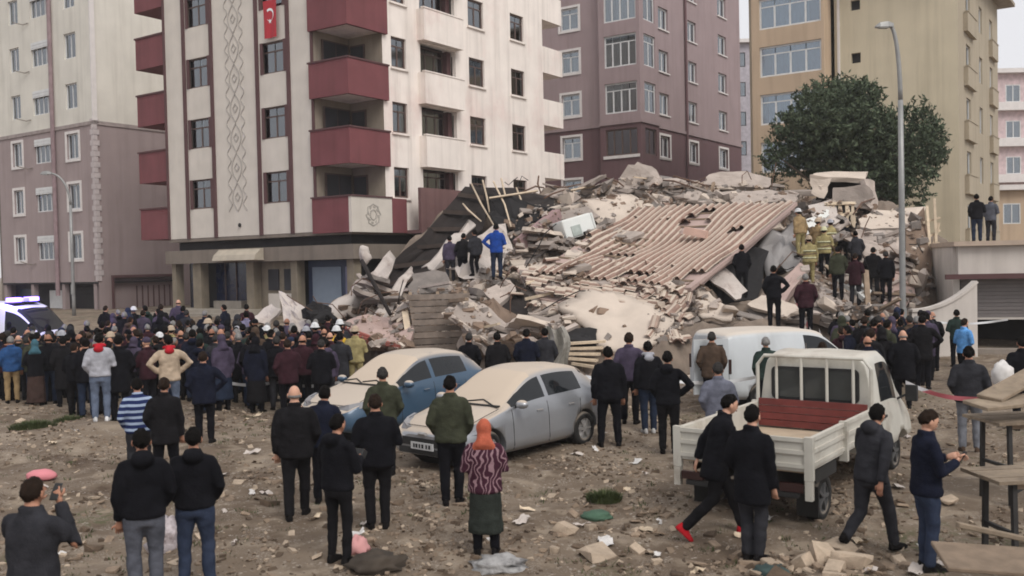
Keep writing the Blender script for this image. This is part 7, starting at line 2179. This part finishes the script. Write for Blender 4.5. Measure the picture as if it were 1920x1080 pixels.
# ---------------- people standing on the heap
def on_heap(px, py, fallback_d):
    p = sight(px, py)
    if p is None or p.y > fallback_d + 7: return at(px, py, fallback_d)
    return p
HP = [
 (932, 518, 1.88, -6, dict(armR='front', armL='hips'), dict(top='royal', bottom='jeans_dk', hair='black'), 'man in royal blue jacket standing on the heap', 30),
 (892, 515, 1.70, 30, dict(armR='down', armL='pocket', crouch=.1), dict(top='charcoal', bottom='black', hair='black'), 'dark clothed man next to the man in blue on the heap', 31),
 (868, 525, 1.70, -20, dict(armR='front', armL='front', lean=.2), dict(top='black2', bottom='black', hair='black'), 'man in black bending on the heap by the crumpled sheet', 31),
 (845, 528, 1.66, 12, dict(armR='pocket', armL='down'), dict(top='purplegrey', bottom='charcoal', hair='black'), 'person in purplish jacket low on the heap above the board wall', 31),
 (1518, 535, 1.74, 14, dict(armR='down', armL='front', hair='helmet', stripe_bands=1, bulk=1.1), dict(top='firetan', bottom='firetan', hat='beige'), 'firefighter in tan gear lowest on the right slope of the heap', 31),
 (1546, 518, 1.76, -8, dict(armR='front', armL='down', hair='helmet', stripe_bands=1, bulk=1.12), dict(top='firetan', bottom='black', hat='reflect'), 'firefighter in tan coat and dark trousers in the middle of the crew', 32),
 (1502, 480, 1.72, 40, dict(armR='down', armL='down', hair='helmet', lean=.15, bulk=1.06), dict(top='khaki', bottom='firetan', hat='white'), 'firefighter in khaki highest by the torn gable', 34),
 (1560, 500, 1.74, 20, dict(armR='front', armL='front', hair='helmet', stripe_bands=1, lean=.12), dict(top='firetan', bottom='firetan', hat='lightgrey'), 'firefighter in tan bending behind the middle of the crew', 33.5),
 (1534, 500, 1.74, -30, dict(armR='down', armL='front', hair='helmet', bulk=1.06), dict(top='khaki', bottom='black', hat='beige'), 'firefighter in khaki coat and dark trousers between the tan crew', 33),
 (1572, 560, 1.72, 6, dict(armR='pocket', armL='down'), dict(top='olive', bottom='black', hair='black'), 'man in olive at the foot of the slope below the white slab', 30.5),
 (1604, 572, 1.74, -12, dict(armR='front', armL='front', hem=.7), dict(top='maroon', bottom='charcoal', hair='brown'), 'man in maroon low on the slope left of the lamp post', 30),
 (1580, 500, 1.76, -4, dict(armR='pocket', armL='down'), dict(top='black', bottom='black', hair='black'), 'man in black climbing behind the firefighters', 33),
 (1606, 520, 1.72, 10, dict(armR='pocket', armL='pocket', lean=.1), dict(top='charcoal', bottom='black', hair='black'), 'man in charcoal right of the firefighters', 32),
 (1638, 556, 1.76, -8, dict(armR='pocket', armL='pocket', bulk=1.12, hem=.68), dict(top='black2', bottom='charcoal', hair='black'), 'broad man in long black coat on the slope left of the lamp post', 30.5),
 (1662, 566, 1.74, 5, dict(armR='down', armL='pocket'), dict(top='black', bottom='black', hair='darkgrey'), 'man in black nearest the lamp post on the slope', 30),
 (1392, 556, 1.78, 0, dict(armR='pocket', armL='pocket'), dict(top='black', bottom='black', hair='black'), 'man in black standing in the hollow under the roof', 31.5),
]
for k, (px, py, h, off, pose, dress, label, fd) in enumerate(HP):
    pose = dict(pose); pose['seed'] = 90 + k * 2.3
    p = at(px, py + 4, 32.1) if px == 932 else on_heap(px, py, fd)
    person(pose, (p.x, p.y, p.z - .04), YAW(px) + R_(off), label, h=h, **dress)
for px, py, d, off, dress, label in ((1832, 452, 34.5, 15, dict(top='black', bottom='jeans_dk', hair='black'), 'person in black and jeans watching from the garage roof'), (1858, 446, 36, -20, dict(top='midgrey', bottom='charcoal', hair='black'), 'person in grey farther back on the garage roof')):
    p = at(px, py, d); p.z = 3.70
    person(dict(armR='front', armL='pocket', seed=140 + px), p, YAW(px) + R_(off), label, h=1.75, **dress)

# ---------------- the packed crowd: shared poses, own clothes
poses = [dict(armR='pocket', armL='pocket', hem=.78), dict(armR='down', armL='pocket', hem=.84, hood=1), dict(armR='front', armL='front', hem=.70), dict(armR='hips', armL='pocket', hem=.80, bulk=1.08), dict(armR='pocket', armL='down', hair='full', hem=.62), dict(armR='up', armL='front', hem=.82), dict(armR='crossed', armL='crossed', hem=.80, hair='beanie'), dict(armR='down', armL='down', hair='scarf', hem=.74, skirt=.25), dict(armR='pocket', armL='pocket', hair='bald', bulk=1.08), dict(armR='front', armL='down', hair='helmet'), dict(armR='pocket', armL='pocket', hair='hoodup')]
rg2 = random.Random(11)
def fill(n, box, tops, where, group, minsep=.40, turn=25, zfn=None):
    k = t = 0
    while k < n and t < 4000:
        t += 1
        px, d = rg2.uniform(box[0], box[1]), rg2.uniform(box[2], box[3])
        p = put(px, d)
        if any((p.x - a) ** 2 + (p.y - b) ** 2 < minsep ** 2 for a, b in PLACED): continue
        i = rg2.choice((0, 0, 1, 1, 2, 3, 3, 4, 5, 6, 7, 8, 10)) if rg2.random() > .05 else 9
        pose = dict(poses[i]); pose['seed'] = 200 + i
        top = rg2.choice(tops)
        hat = rg2.choice(('white', 'beige', 'white', 'lightgrey')) if i == 9 else rg2.choice(('charcoal', 'navy2', 'black', 'black', 'purplegrey'))
        if i == 9: top = rg2.choice(('black', 'firetan', 'charcoal'))
        hair = rg2.choice(('black', 'black', 'black', 'brown', 'darkgrey', 'grey'))
        nm = {'black': 'black', 'black2': 'black', 'charcoal': 'charcoal', 'navy': 'navy', 'navy2': 'slate blue', 'maroon': 'maroon', 'olive': 'olive', 'dkgreen': 'dark green', 'brown': 'brown', 'midgrey': 'grey', 'firetan': 'tan', 'purplegrey': 'purple grey', 'beige': 'beige', 'lilac': 'lilac grey', 'jeans_dk': 'dark blue'}[top]
        hd = {9: hat + ' helmet', 7: {'purplegrey': 'purple grey', 'navy2': 'slate blue'}.get(hat, hat) + ' headscarf', 6: 'dark cap', 8: 'bald crown', 10: 'raised hood'}.get(i, {'black': 'black', 'brown': 'brown', 'darkgrey': 'dark grey', 'grey': 'grey'}[hair] + ' hair')
        lab = f'onlooker with {hd} and {nm} top {where}'
        person(pose, p, YAW(px) + R_(rg2.gauss(0, turn)), lab, top=top, bottom=rg2.choice(('black', 'jeans_dk', 'charcoal', 'black2')), hair=hair, hat=hat, skin=rg2.choice((0, 1, 1, 2)), h=rg2.uniform(1.62, 1.82), group=f'onlookers with {hd} and {nm} tops {where}', key=('crowd', i))
        PLACED.append((p.x, p.y)); k += 1
DK = ['black', 'black', 'black2', 'black', 'charcoal', 'navy', 'navy', 'maroon', 'dkgreen', 'brown', 'black', 'black2', 'olive', 'purplegrey']
fill(84, (0, 480, 24.2, 29.5), DK, 'deep in the crowd before the steps', None)
fill(38, (330, 640, 24.4, 29.5), DK, 'in the crowd near the shop entrance', None)
fill(26, (190, 470, 29.5, 35), DK + ['beige', 'lilac'], 'at the back of the crowd', None)
fill(18, (395, 640, 21.6, 24.4), DK, 'just behind the white tape', None)
fill(10, (120, 380, 20.8, 24.0), DK, 'in the loose front of the crowd', None)
fill(14, (0, 130, 24.3, 28), DK, 'by the ambulance', None, zfn=None)
fill(34, (1570, 1750, 22.3, 28.5), DK, 'in the knot behind the pickup', None)
fill(4, (1600, 1700, 18.8, 21.5), ['black', 'black2', 'navy'], 'close behind the pickup cab', None)
# ------------------------------------------------------------------ trestle tables at the right edge
M_TABLE = mat('table_wood', srgb(136, 121, 103), .9, .2, 5, .4, rand=.15, col2=srgb(110, 96, 82), c2s=3)
def trestle(px, py, d, w, dp, top_z, label, m, shelf=None, rot=0.0, bottle=False):
    p = at(px, py, d); z = gz(p.x, d)
    T = tag(empty('trestle_table', (p.x, d, z), rot), label, 'table', 'trestle tables at the lot edge')
    H = p.z - z
    n = 4
    for k in range(n):
        t = MB(); t.bx(0, w, -dp / 2 + dp * k / n + .006, -dp / 2 + dp * (k + 1) / n - .006, H - .035, H + (.004 if k % 2 else 0)); t.build('plank', M_TABLE, T)
    legm = mat('dark_iron_leg', (0.03, 0.028, 0.027), 0.7, 0.2, 6)
    for x in (.22, w - .2):
        for y in (-dp * .38, dp * .38):
            t = MB(); t.bar((x, y, -.05), (x, y * .9, H - .04), .05); t.build('leg', legm, T)
        t = MB(); t.bar((x, -dp * .38, H * .45), (x, dp * .38, H * .45), .04); t.build('rail', legm, T)
    t = MB(); t.bar((.22, -dp * .38, .15), (w - .2, -dp * .38, H - .1), .035); t.build('brace', legm, T)
    t = MB(); t.bar((.22, -dp * .34, H - .08), (w - .2, -dp * .34, H - .08), .05); t.build('apron', M_WOOD, T)
    return T
trestle(1838, 785, 12.6, 2.2, .8, 0, 'pale plank trestle table with black braced legs, farther of two', None, rot=R_(8))
trestle(1836, 890, 9.9, 1.8, .7, 0, 'grey plank trestle table nearer the camera, below the other', None, rot=R_(6))
def board_piece(px, py, d, size, rot, label, m):
    p = at(px, py, d)
    t = MB(); t.box((0, 0, 0), size); me = t.mesh('board'); bevel(me, .008)
    o = link('loose_board', me, None, m, p); o.rotation_euler = rot; tag(o, label, 'board')
board_piece(1905, 752, 12.5, (1.2, .5, .05), (R_(4), R_(-3), R_(10)), 'pale loose board lying across the farther trestle table', M_TABLE)
board_piece(1900, 722, 12.8, (1.1, .35, .05), (R_(6), R_(-14), R_(30)), 'tilted loose board propped on the farther trestle table', M_TABLE)
board_piece(1905, 1052, 8.6, (1.3, .7, .04), (R_(3), R_(2), R_(-12)), 'grey sheet of board lying low beneath the tables', M_WOOD)
board_piece(1895, 1005, 9.2, (1.1, .08, .05), (R_(0), R_(14), R_(4)), 'thin batten slanting to the ground under the tables', M_TABLE)

# ------------------------------------------------------------------ barrier tape
tape_m = bpy.data.materials.new('barrier_tape'); tape_m.use_nodes = True
def tape_material():
    N, L = tape_m.node_tree.nodes, tape_m.node_tree.links
    b = N['Principled BSDF']; b.inputs['Roughness'].default_value = .4
    tc = N.new('ShaderNodeTexCoord'); w = N.new('ShaderNodeTexWave'); w.bands_direction = 'DIAGONAL'; w.inputs['Scale'].default_value = .9
    r = N.new('ShaderNodeValToRGB'); r.color_ramp.interpolation = 'CONSTANT'; r.color_ramp.elements[0].color = (.72, .70, .70, 1); r.color_ramp.elements[1].position = .66; r.color_ramp.elements[1].color = (.50, .12, .14, 1)
    L.new(tc.outputs['Object'], w.inputs[0]); L.new(w.outputs[0], r.inputs[0]); L.new(r.outputs[0], b.inputs['Base Color'])
tape_material()
white_tape = mat('white_tape', (0.66, 0.66, 0.66), 0.4, 0.05)
def tape(pts, label, m, w=.075):
    P = [at(*p) for p in pts]
    t = MB(); o = P[0]
    n = 24
    sm = []
    for i in range(len(P) - 1):
        for k in range(n):
            u = k / n; q = P[i].lerp(P[i + 1], u); q.z -= .10 * math.sin(math.pi * u); sm.append(q)
    sm.append(P[-1])
    for i in range(len(sm) - 1):
        tw0, tw1 = .35 * math.sin(i * .5), .35 * math.sin((i + 1) * .5)
        u0 = Vector((0, math.sin(tw0), math.cos(tw0))) * w / 2; u1 = Vector((0, math.sin(tw1), math.cos(tw1))) * w / 2
        t.quad(sm[i] - u0 - o, sm[i + 1] - u1 - o, sm[i + 1] + u1 - o, sm[i] + u0 - o)
    me = t.mesh('barrier_tape'); ob = link('barrier_tape', me, None, m, o); tag(ob, label, 'tape')
tape([(1698, 717, 16.8), (1850, 748, 15.6)], 'red and white barrier tape running past the man in charcoal', tape_m)
tape([(1098, 706, 20.6), (1245, 712, 20.4), (1424, 706, 20.2)], 'pale barrier tape stretched before the panel van', white_tape)
tape([(404, 712, 22.6), (520, 716, 22.4), (640, 716, 22.2)], 'white barrier tape through the crowd beside the blue car', white_tape)
tape([(1490, 560, 27.6), (1540, 650, 25.4)], 'red and white tape hanging down the heap behind the van', tape_m, .16)
tape([(1536, 620, 25.2), (1572, 690, 23.4)], 'red and white tape loop behind the pickup cab', tape_m, .14)
tape([(1740, 602, 28.2), (1890, 599, 27.6)], 'thin white line before the garage door', white_tape, .06)

# ------------------------------------------------------------------ bags, cloth, litter
def lump(name, label, cat, m, pos, r, seed, rough_=.3, res=18, m2=None):
    t = MB(); t.ell((0, 0, 0), (1, 1, 1), res, int(res * .7)); me = t.mesh(name, True)
    for v in me.vertices:
        c = v.co.copy(); k = 1 + rough_ * noise.noise(c * 2.2 + Vector((seed, 0, 0))) + rough_ * .6 * noise.noise(c * 5 + Vector((0, seed, 0)))
        v.co = Vector((c.x * r[0] * k, c.y * r[1] * k, max(c.z * r[2] * k, -r[2] * .6)))
    o = link(name, me, None, m, pos); tag(o, label, cat); return o
bagw = mat('white_plastic_bag', srgb(206, 202, 198), .4, .1, 4, .5, 8)
def crinkle(name, a, b, f):
    m = mat(name, a, .45, .1, 4, .5, 8)
    N, L = m.node_tree.nodes, m.node_tree.links
    tc = N.new('ShaderNodeTexCoord'); w = N.new('ShaderNodeTexWave'); w.inputs['Scale'].default_value = f; w.inputs['Distortion'].default_value = 26; w.inputs['Detail'].default_value = 6
    r = N.new('ShaderNodeValToRGB'); r.color_ramp.elements[0].position = .4; r.color_ramp.elements[0].color = (*a, 1); r.color_ramp.elements[1].position = .6; r.color_ramp.elements[1].color = (*b, 1)
    L.new(tc.outputs['Object'], w.inputs[0]); L.new(w.outputs[0], r.inputs[0]); L.new(r.outputs[0], N['Principled BSDF'].inputs['Base Color']); return m
def gp(px, py, dz=0.0):
    p = on_z(px, py)
    for _ in range(3): p = on_z(px, py, gz(p.x, p.y))
    p.z = gz(p.x, p.y) + dz
    return p
lump('plastic_bag', 'bulging white plastic bag standing by the trestle tables', 'bag', bagw, at(1880, 705, 16.8), (.19, .16, .26), 1, .22)
lump('plastic_bag', 'grey and white crinkled bag before the woman in orange headscarf', 'bag', mat('crinkled_grey', srgb(172, 170, 168), .5, .25, 6, .8, 14, col2=srgb(84, 82, 82), c2s=6, c2w=.9), gp(935, 1066, .03), (.30, .2, .11), 4, .38)
lump('plastic_bag', 'crumpled pale striped bag between the two black hooded men', 'bag', mat('crinkled_pale', srgb(196, 186, 188), .5, .25, 6, .8, 14, col2=srgb(120, 104, 102), c2s=7, c2w=.8), gp(308, 1030, .08), (.17, .2, .26), 6, .5)
lump('cushion', 'pink rolled cushion on the ground beside the man with a phone', 'cushion', mat('pink_cloth', srgb(204, 128, 134), .85, .08), gp(78, 900, .07), (.24, .15, .10), 8, .1)
lump('cloth', 'pink rag lying by the slim man in black', 'rag', mat('pink_rag', srgb(208, 152, 150), .85, .1), gp(672, 1036, .05), (.12, .14, .13), 9, .4)
lump('cloth', 'dark green sack half buried before the young woman and the truck', 'sack', mat('green_sack', srgb(66, 92, 74), .85, .2, 4), gp(1118, 972, .03), (.20, .16, .07), 12, .3)
lump('cloth', 'dull green bundle of cloth at the bottom edge near the man in long coat', 'rag', mat('teal_rag', srgb(56, 72, 70), .85, .3, 4), gp(1446, 1078, .03), (.18, .12, .07), 14, .5)
lump('bundle', 'dark heap of rags by the stocky man', 'rag', mat('dark_rags', srgb(66, 58, 50), .95, .3, 4), gp(705, 1068, .05), (.30, .22, .13), 17, .5)
# pale plastic drape behind the silver car
tp = at(1040, 615, 24.6)
t = MB()
for i in range(10):
    for j in range(8):
        q = lambda u, v: Vector(((u - .5) * (.5 + .35 * v) + .1 * math.sin(v * 5), .12 * math.sin(u * 14 + v * 2), -v * 1.1 + .06 * math.sin(u * 9)))
        t.quad(q(i / 10, j / 8), q((i + 1) / 10, j / 8), q((i + 1) / 10, (j + 1) / 8), q(i / 10, (j + 1) / 8))
me = t.mesh('plastic_drape', True); tag(link('plastic_sheet', me, None, mat('drape_plastic', srgb(150, 146, 138), .5, .15, 3, .4, 6), tp), 'translucent looking pale plastic hanging over rubble behind the silver car', 'plastic sheet')

# ------------------------------------------------------------------ stones and rubble on the lot
M_STN = mat('lot_stone', srgb(140, 122, 104), .95, .2, 3, .6, 14, rand=.28)
M_STNP = mat('lot_stone_pale', srgb(176, 158, 138), .95, .16, 3, .6, 14, rand=.16)
M_STND = mat('lot_stone_dark', srgb(92, 77, 63), .95, .2, 3, .6, 14, rand=.25)
stones = []
for m in (M_STN, M_STN, M_STNP, M_STND):
    for k in range(5):
        me = chunk_mesh(rnd, rnd.choice(('flat', 'block', 'flat'))); me.name = 'stone'; me.materials.append(m); stones.append(me)
rs = random.Random(33)
SL = {M_STN.name: ('tan stone lying on rough ground', 'tan stones on rough ground'), M_STNP.name: ('pale broken block lying on rough ground', 'pale broken blocks on rough ground'), M_STND.name: ('dark brown stone lying on rough ground', 'dark stones on rough ground')}
def stone(p, s, me=None, where=''):
    me = me or rs.choice(stones)
    o = bpy.data.objects.new('stone', me); COL.objects.link(o)
    o.location = p; o.scale = (s, s, s * rs.uniform(.6, 1))
    o.rotation_euler = (rs.gauss(0, .25), rs.gauss(0, .25), rs.uniform(0, 6.28))
    l, g = SL[me.materials[0].name]; sz = 'large' if s > .2 else 'small' if s < .125 else 'medium'
    tag(o, f'{sz} {l} {where}', 'stone', f'{sz} {g} {where}')
cl = [(1450, 1060, 90, 30, 34), (1600, 1065, 110, 26, 30), (1180, 1010, 150, 60, 40), (1640, 960, 160, 60, 22), (110, 960, 120, 60, 22), (440, 900, 90, 60, 22), (100, 1040, 90, 40, 16), (1180, 720, 60, 30, 14), (520, 1000, 300, 90, 24), (1000, 960, 300, 100, 26), (450, 800, 120, 40, 16), (60, 780, 60, 25, 8), (1750, 900, 120, 100, 14)]
CW_ = ['below the man in long coat', 'between the striding man and the phone user', 'round the green sack', 'by the trestle tables', 'by the pink cushion', 'left of the bald man', 'behind the man with a raised phone', 'behind the black clad men', 'near the slim man in black', 'before the woman in orange headscarf', 'before the white tape', 'by the grass tuft', 'right of the pickup']
for (cx, cy, wx_, wy_, n), where in zip(cl, CW_):
    for k in range(n):
        px, py = rs.gauss(cx, wx_ * .6), rs.gauss(cy, wy_ * .6)
        py = min(max(py, 740), 1120)
        p = gp(px, py, .0)
        if p.y < 4 or p.y > 24: continue
        big = cy > 1040
        stone(p + Vector((0, 0, .01)), rs.choice((.10, .13, .18, .24 if big else .16)) * rs.uniform(.8, 1.25), None, where)
# the few pale slabs that stand out
for px, py, s, lab in ((1575, 1035, .42, 'upright pale block with notched top at the bottom of the lot'), (1505, 1062, .34, 'pale square block beside the upright notched one'), (1600, 1060, .40, 'long pale block lowest in the lot below the striding man'), (1120, 1045, .42, 'flat tan slab lying before the green sack'), (1060, 1000, .30, 'pale forked fragment beside the green sack'), (1545, 1050, .32, 'cream wedge between the pale blocks'), (1780, 945, .26, 'white flat fragment behind the man with the phone')):
    me = chunk_mesh(rs, 'flat' if 'flat' in lab or 'slab' in lab else 'block'); me.name = 'broken_block'; me.materials.append(M_STNP)
    p = gp(px, py, .05); o = link('broken_block', me, None, None, p); o.scale = (s, s, s * .8); o.rotation_euler = (rs.gauss(0, .3), rs.gauss(0, .3), rs.uniform(0, 6)); tag(o, lab, 'block')
rg = rs
def gen_lot():
    for _ in range(5):
        y = 5 + 20 * rs.random() ** 1.6; x = rs.uniform(-.58, .58) * y
        if noise.noise((x * .5, y * .5, 11)) + rs.uniform(-.35, .35) > .08: return Vector((x, y, gz(x, y) + .003))
debris('gravel', 'gravel and crumbled rubble strewn over the rough lot', 24000, gen_lot, [M_STN, M_STN, M_STNP, M_STND, M_STND], .015, .10)
def gen_edge():
    px = rs.uniform(540, 1760); i = rs.random()
    x = at(px, 500, 26).x; y = float(np.interp(x, [f[0] for f in FOOT], [f[1] for f in FOOT])) - 2.6 * i * i + .8
    return Vector((x, y, gz(x, y) + .01))
debris('debris', 'rubble spilled out along the foot of the heap', 2600, gen_edge, [M_CONC, M_PLAST, M_BROWN, M_CONCD], .05, .30)

# ------------------------------------------------------------------ grass
M_GRASS = leaf_material('grass_blades', (0.030, 0.045, 0.016), (0.085, 0.10, 0.040))
def tuft(c, r, n, hgt, rgx):
    vs, fs = [], []
    for k in range(n):
        a = rgx.uniform(0, 6.28); q = r * math.sqrt(rgx.random())
        b = Vector((q * math.cos(a), q * math.sin(a), 0)); h_ = hgt * rgx.uniform(.5, 1.2) * (1.1 - q / r * .6)
        l = Vector((math.cos(a), math.sin(a), 0)) * h_ * rgx.uniform(.1, .7) + Vector((rgx.gauss(0, .02), rgx.gauss(0, .02), 0))
        w = Vector((-math.sin(a + rgx.uniform(-1, 1)), math.cos(a), 0)) * .006
        i = len(vs); vs += [b - w, b + w, b + l * .5 + Vector((0, 0, h_ * .6)) + w * .7, b + l * .5 + Vector((0, 0, h_ * .6)) - w * .7, b + l + Vector((0, 0, h_ * .9))]
        fs += [(i, i + 1, i + 2, i + 3), (i + 3, i + 2, i + 4)]
    return vs, fs
rgx = random.Random(9)
for px, py, r, n, hh, lab in ((62, 808, .42, 1500, .20, 'low grass tuft near the crowd at the lot edge'), (1133, 938, .24, 1100, .17, 'dark green grass tuft on the pale rubble before the truck'), (130, 790, .32, 700, .16, 'smaller grass patch near the red scarfed man')):
    p = gp(px, py); v, f = tuft(p, r, n, hh, rgx); me = bpy.data.meshes.new('grass_tuft'); me.from_pydata(v, [], f); tag(link('grass_tuft', me, None, M_GRASS, p), lab, 'grass tuft')
vs, fs = [], []
for k in range(900):
    y = 7 + 16 * rgx.random(); x = rgx.uniform(-.56, .56) * y
    if noise.noise((x * .28, y * .28, 0)) < .02: continue
    v, f = tuft(None, rgx.uniform(.06, .16), 12, rgx.uniform(.03, .09), rgx); b = len(vs); o = Vector((x, y, gz(x, y))); vs += [q + o for q in v]; fs += [tuple(b + i for i in q) for q in f]
me = bpy.data.meshes.new('grass'); me.from_pydata(vs, [], fs); tag(link('grass', me, None, M_GRASS), 'sparse short grass over the rough lot', kind='stuff')
bpy.data.objects.remove(RT)

# ------------------------------------------------------------------ dust hanging in the air
hz = MB(); hz.bx(-430, 430, -80, 930, -1.6, 29.0)
hm = bpy.data.materials.new('dusty_air'); hm.use_nodes = True
hN, hL = hm.node_tree.nodes, hm.node_tree.links
hN.remove(hN['Principled BSDF'])
pv = hN.new('ShaderNodeVolumePrincipled'); pv.inputs['Color'].default_value = (0.95, 0.95, 0.96, 1); pv.inputs['Density'].default_value = 0.0005
hL.new(pv.outputs[0], hN['Material Output'].inputs['Volume'])
tag(hz.build('haze', hm), kind='stuff')

# scraps of paper and plastic lying about
rl = random.Random(51)
for k in range(80):
    p = gp(rl.uniform(20, 1880), rl.uniform(770, 1075), .02)
    if p.y > 21: continue
    vs, fs = [], []; n = 4; s = rl.uniform(.05, .16)
    for i in range(n + 1):
        for j in range(n + 1): vs.append(((i / n - .5) * s * 2 + rl.gauss(0, .008), (j / n - .5) * s + rl.gauss(0, .008), .03 * rl.random() + .02 * math.sin(i * 2.1 + k)))
    for i in range(n):
        for j in range(n): fs.append((i * (n + 1) + j, i * (n + 1) + j + 1, (i + 1) * (n + 1) + j + 1, (i + 1) * (n + 1) + j))
    me = bpy.data.meshes.new('scrap'); me.from_pydata(vs, [], fs)
    o = link('paper_scrap', me, None, rl.choice((bagw, M_SHEET, M_WOODL)), p); o.rotation_euler = (rl.gauss(0, .2), rl.gauss(0, .2), rl.uniform(0, 6))
    tag(o, 'small crumpled scrap of paper or plastic on the rough lot', 'scrap', 'scraps of litter on the lot')
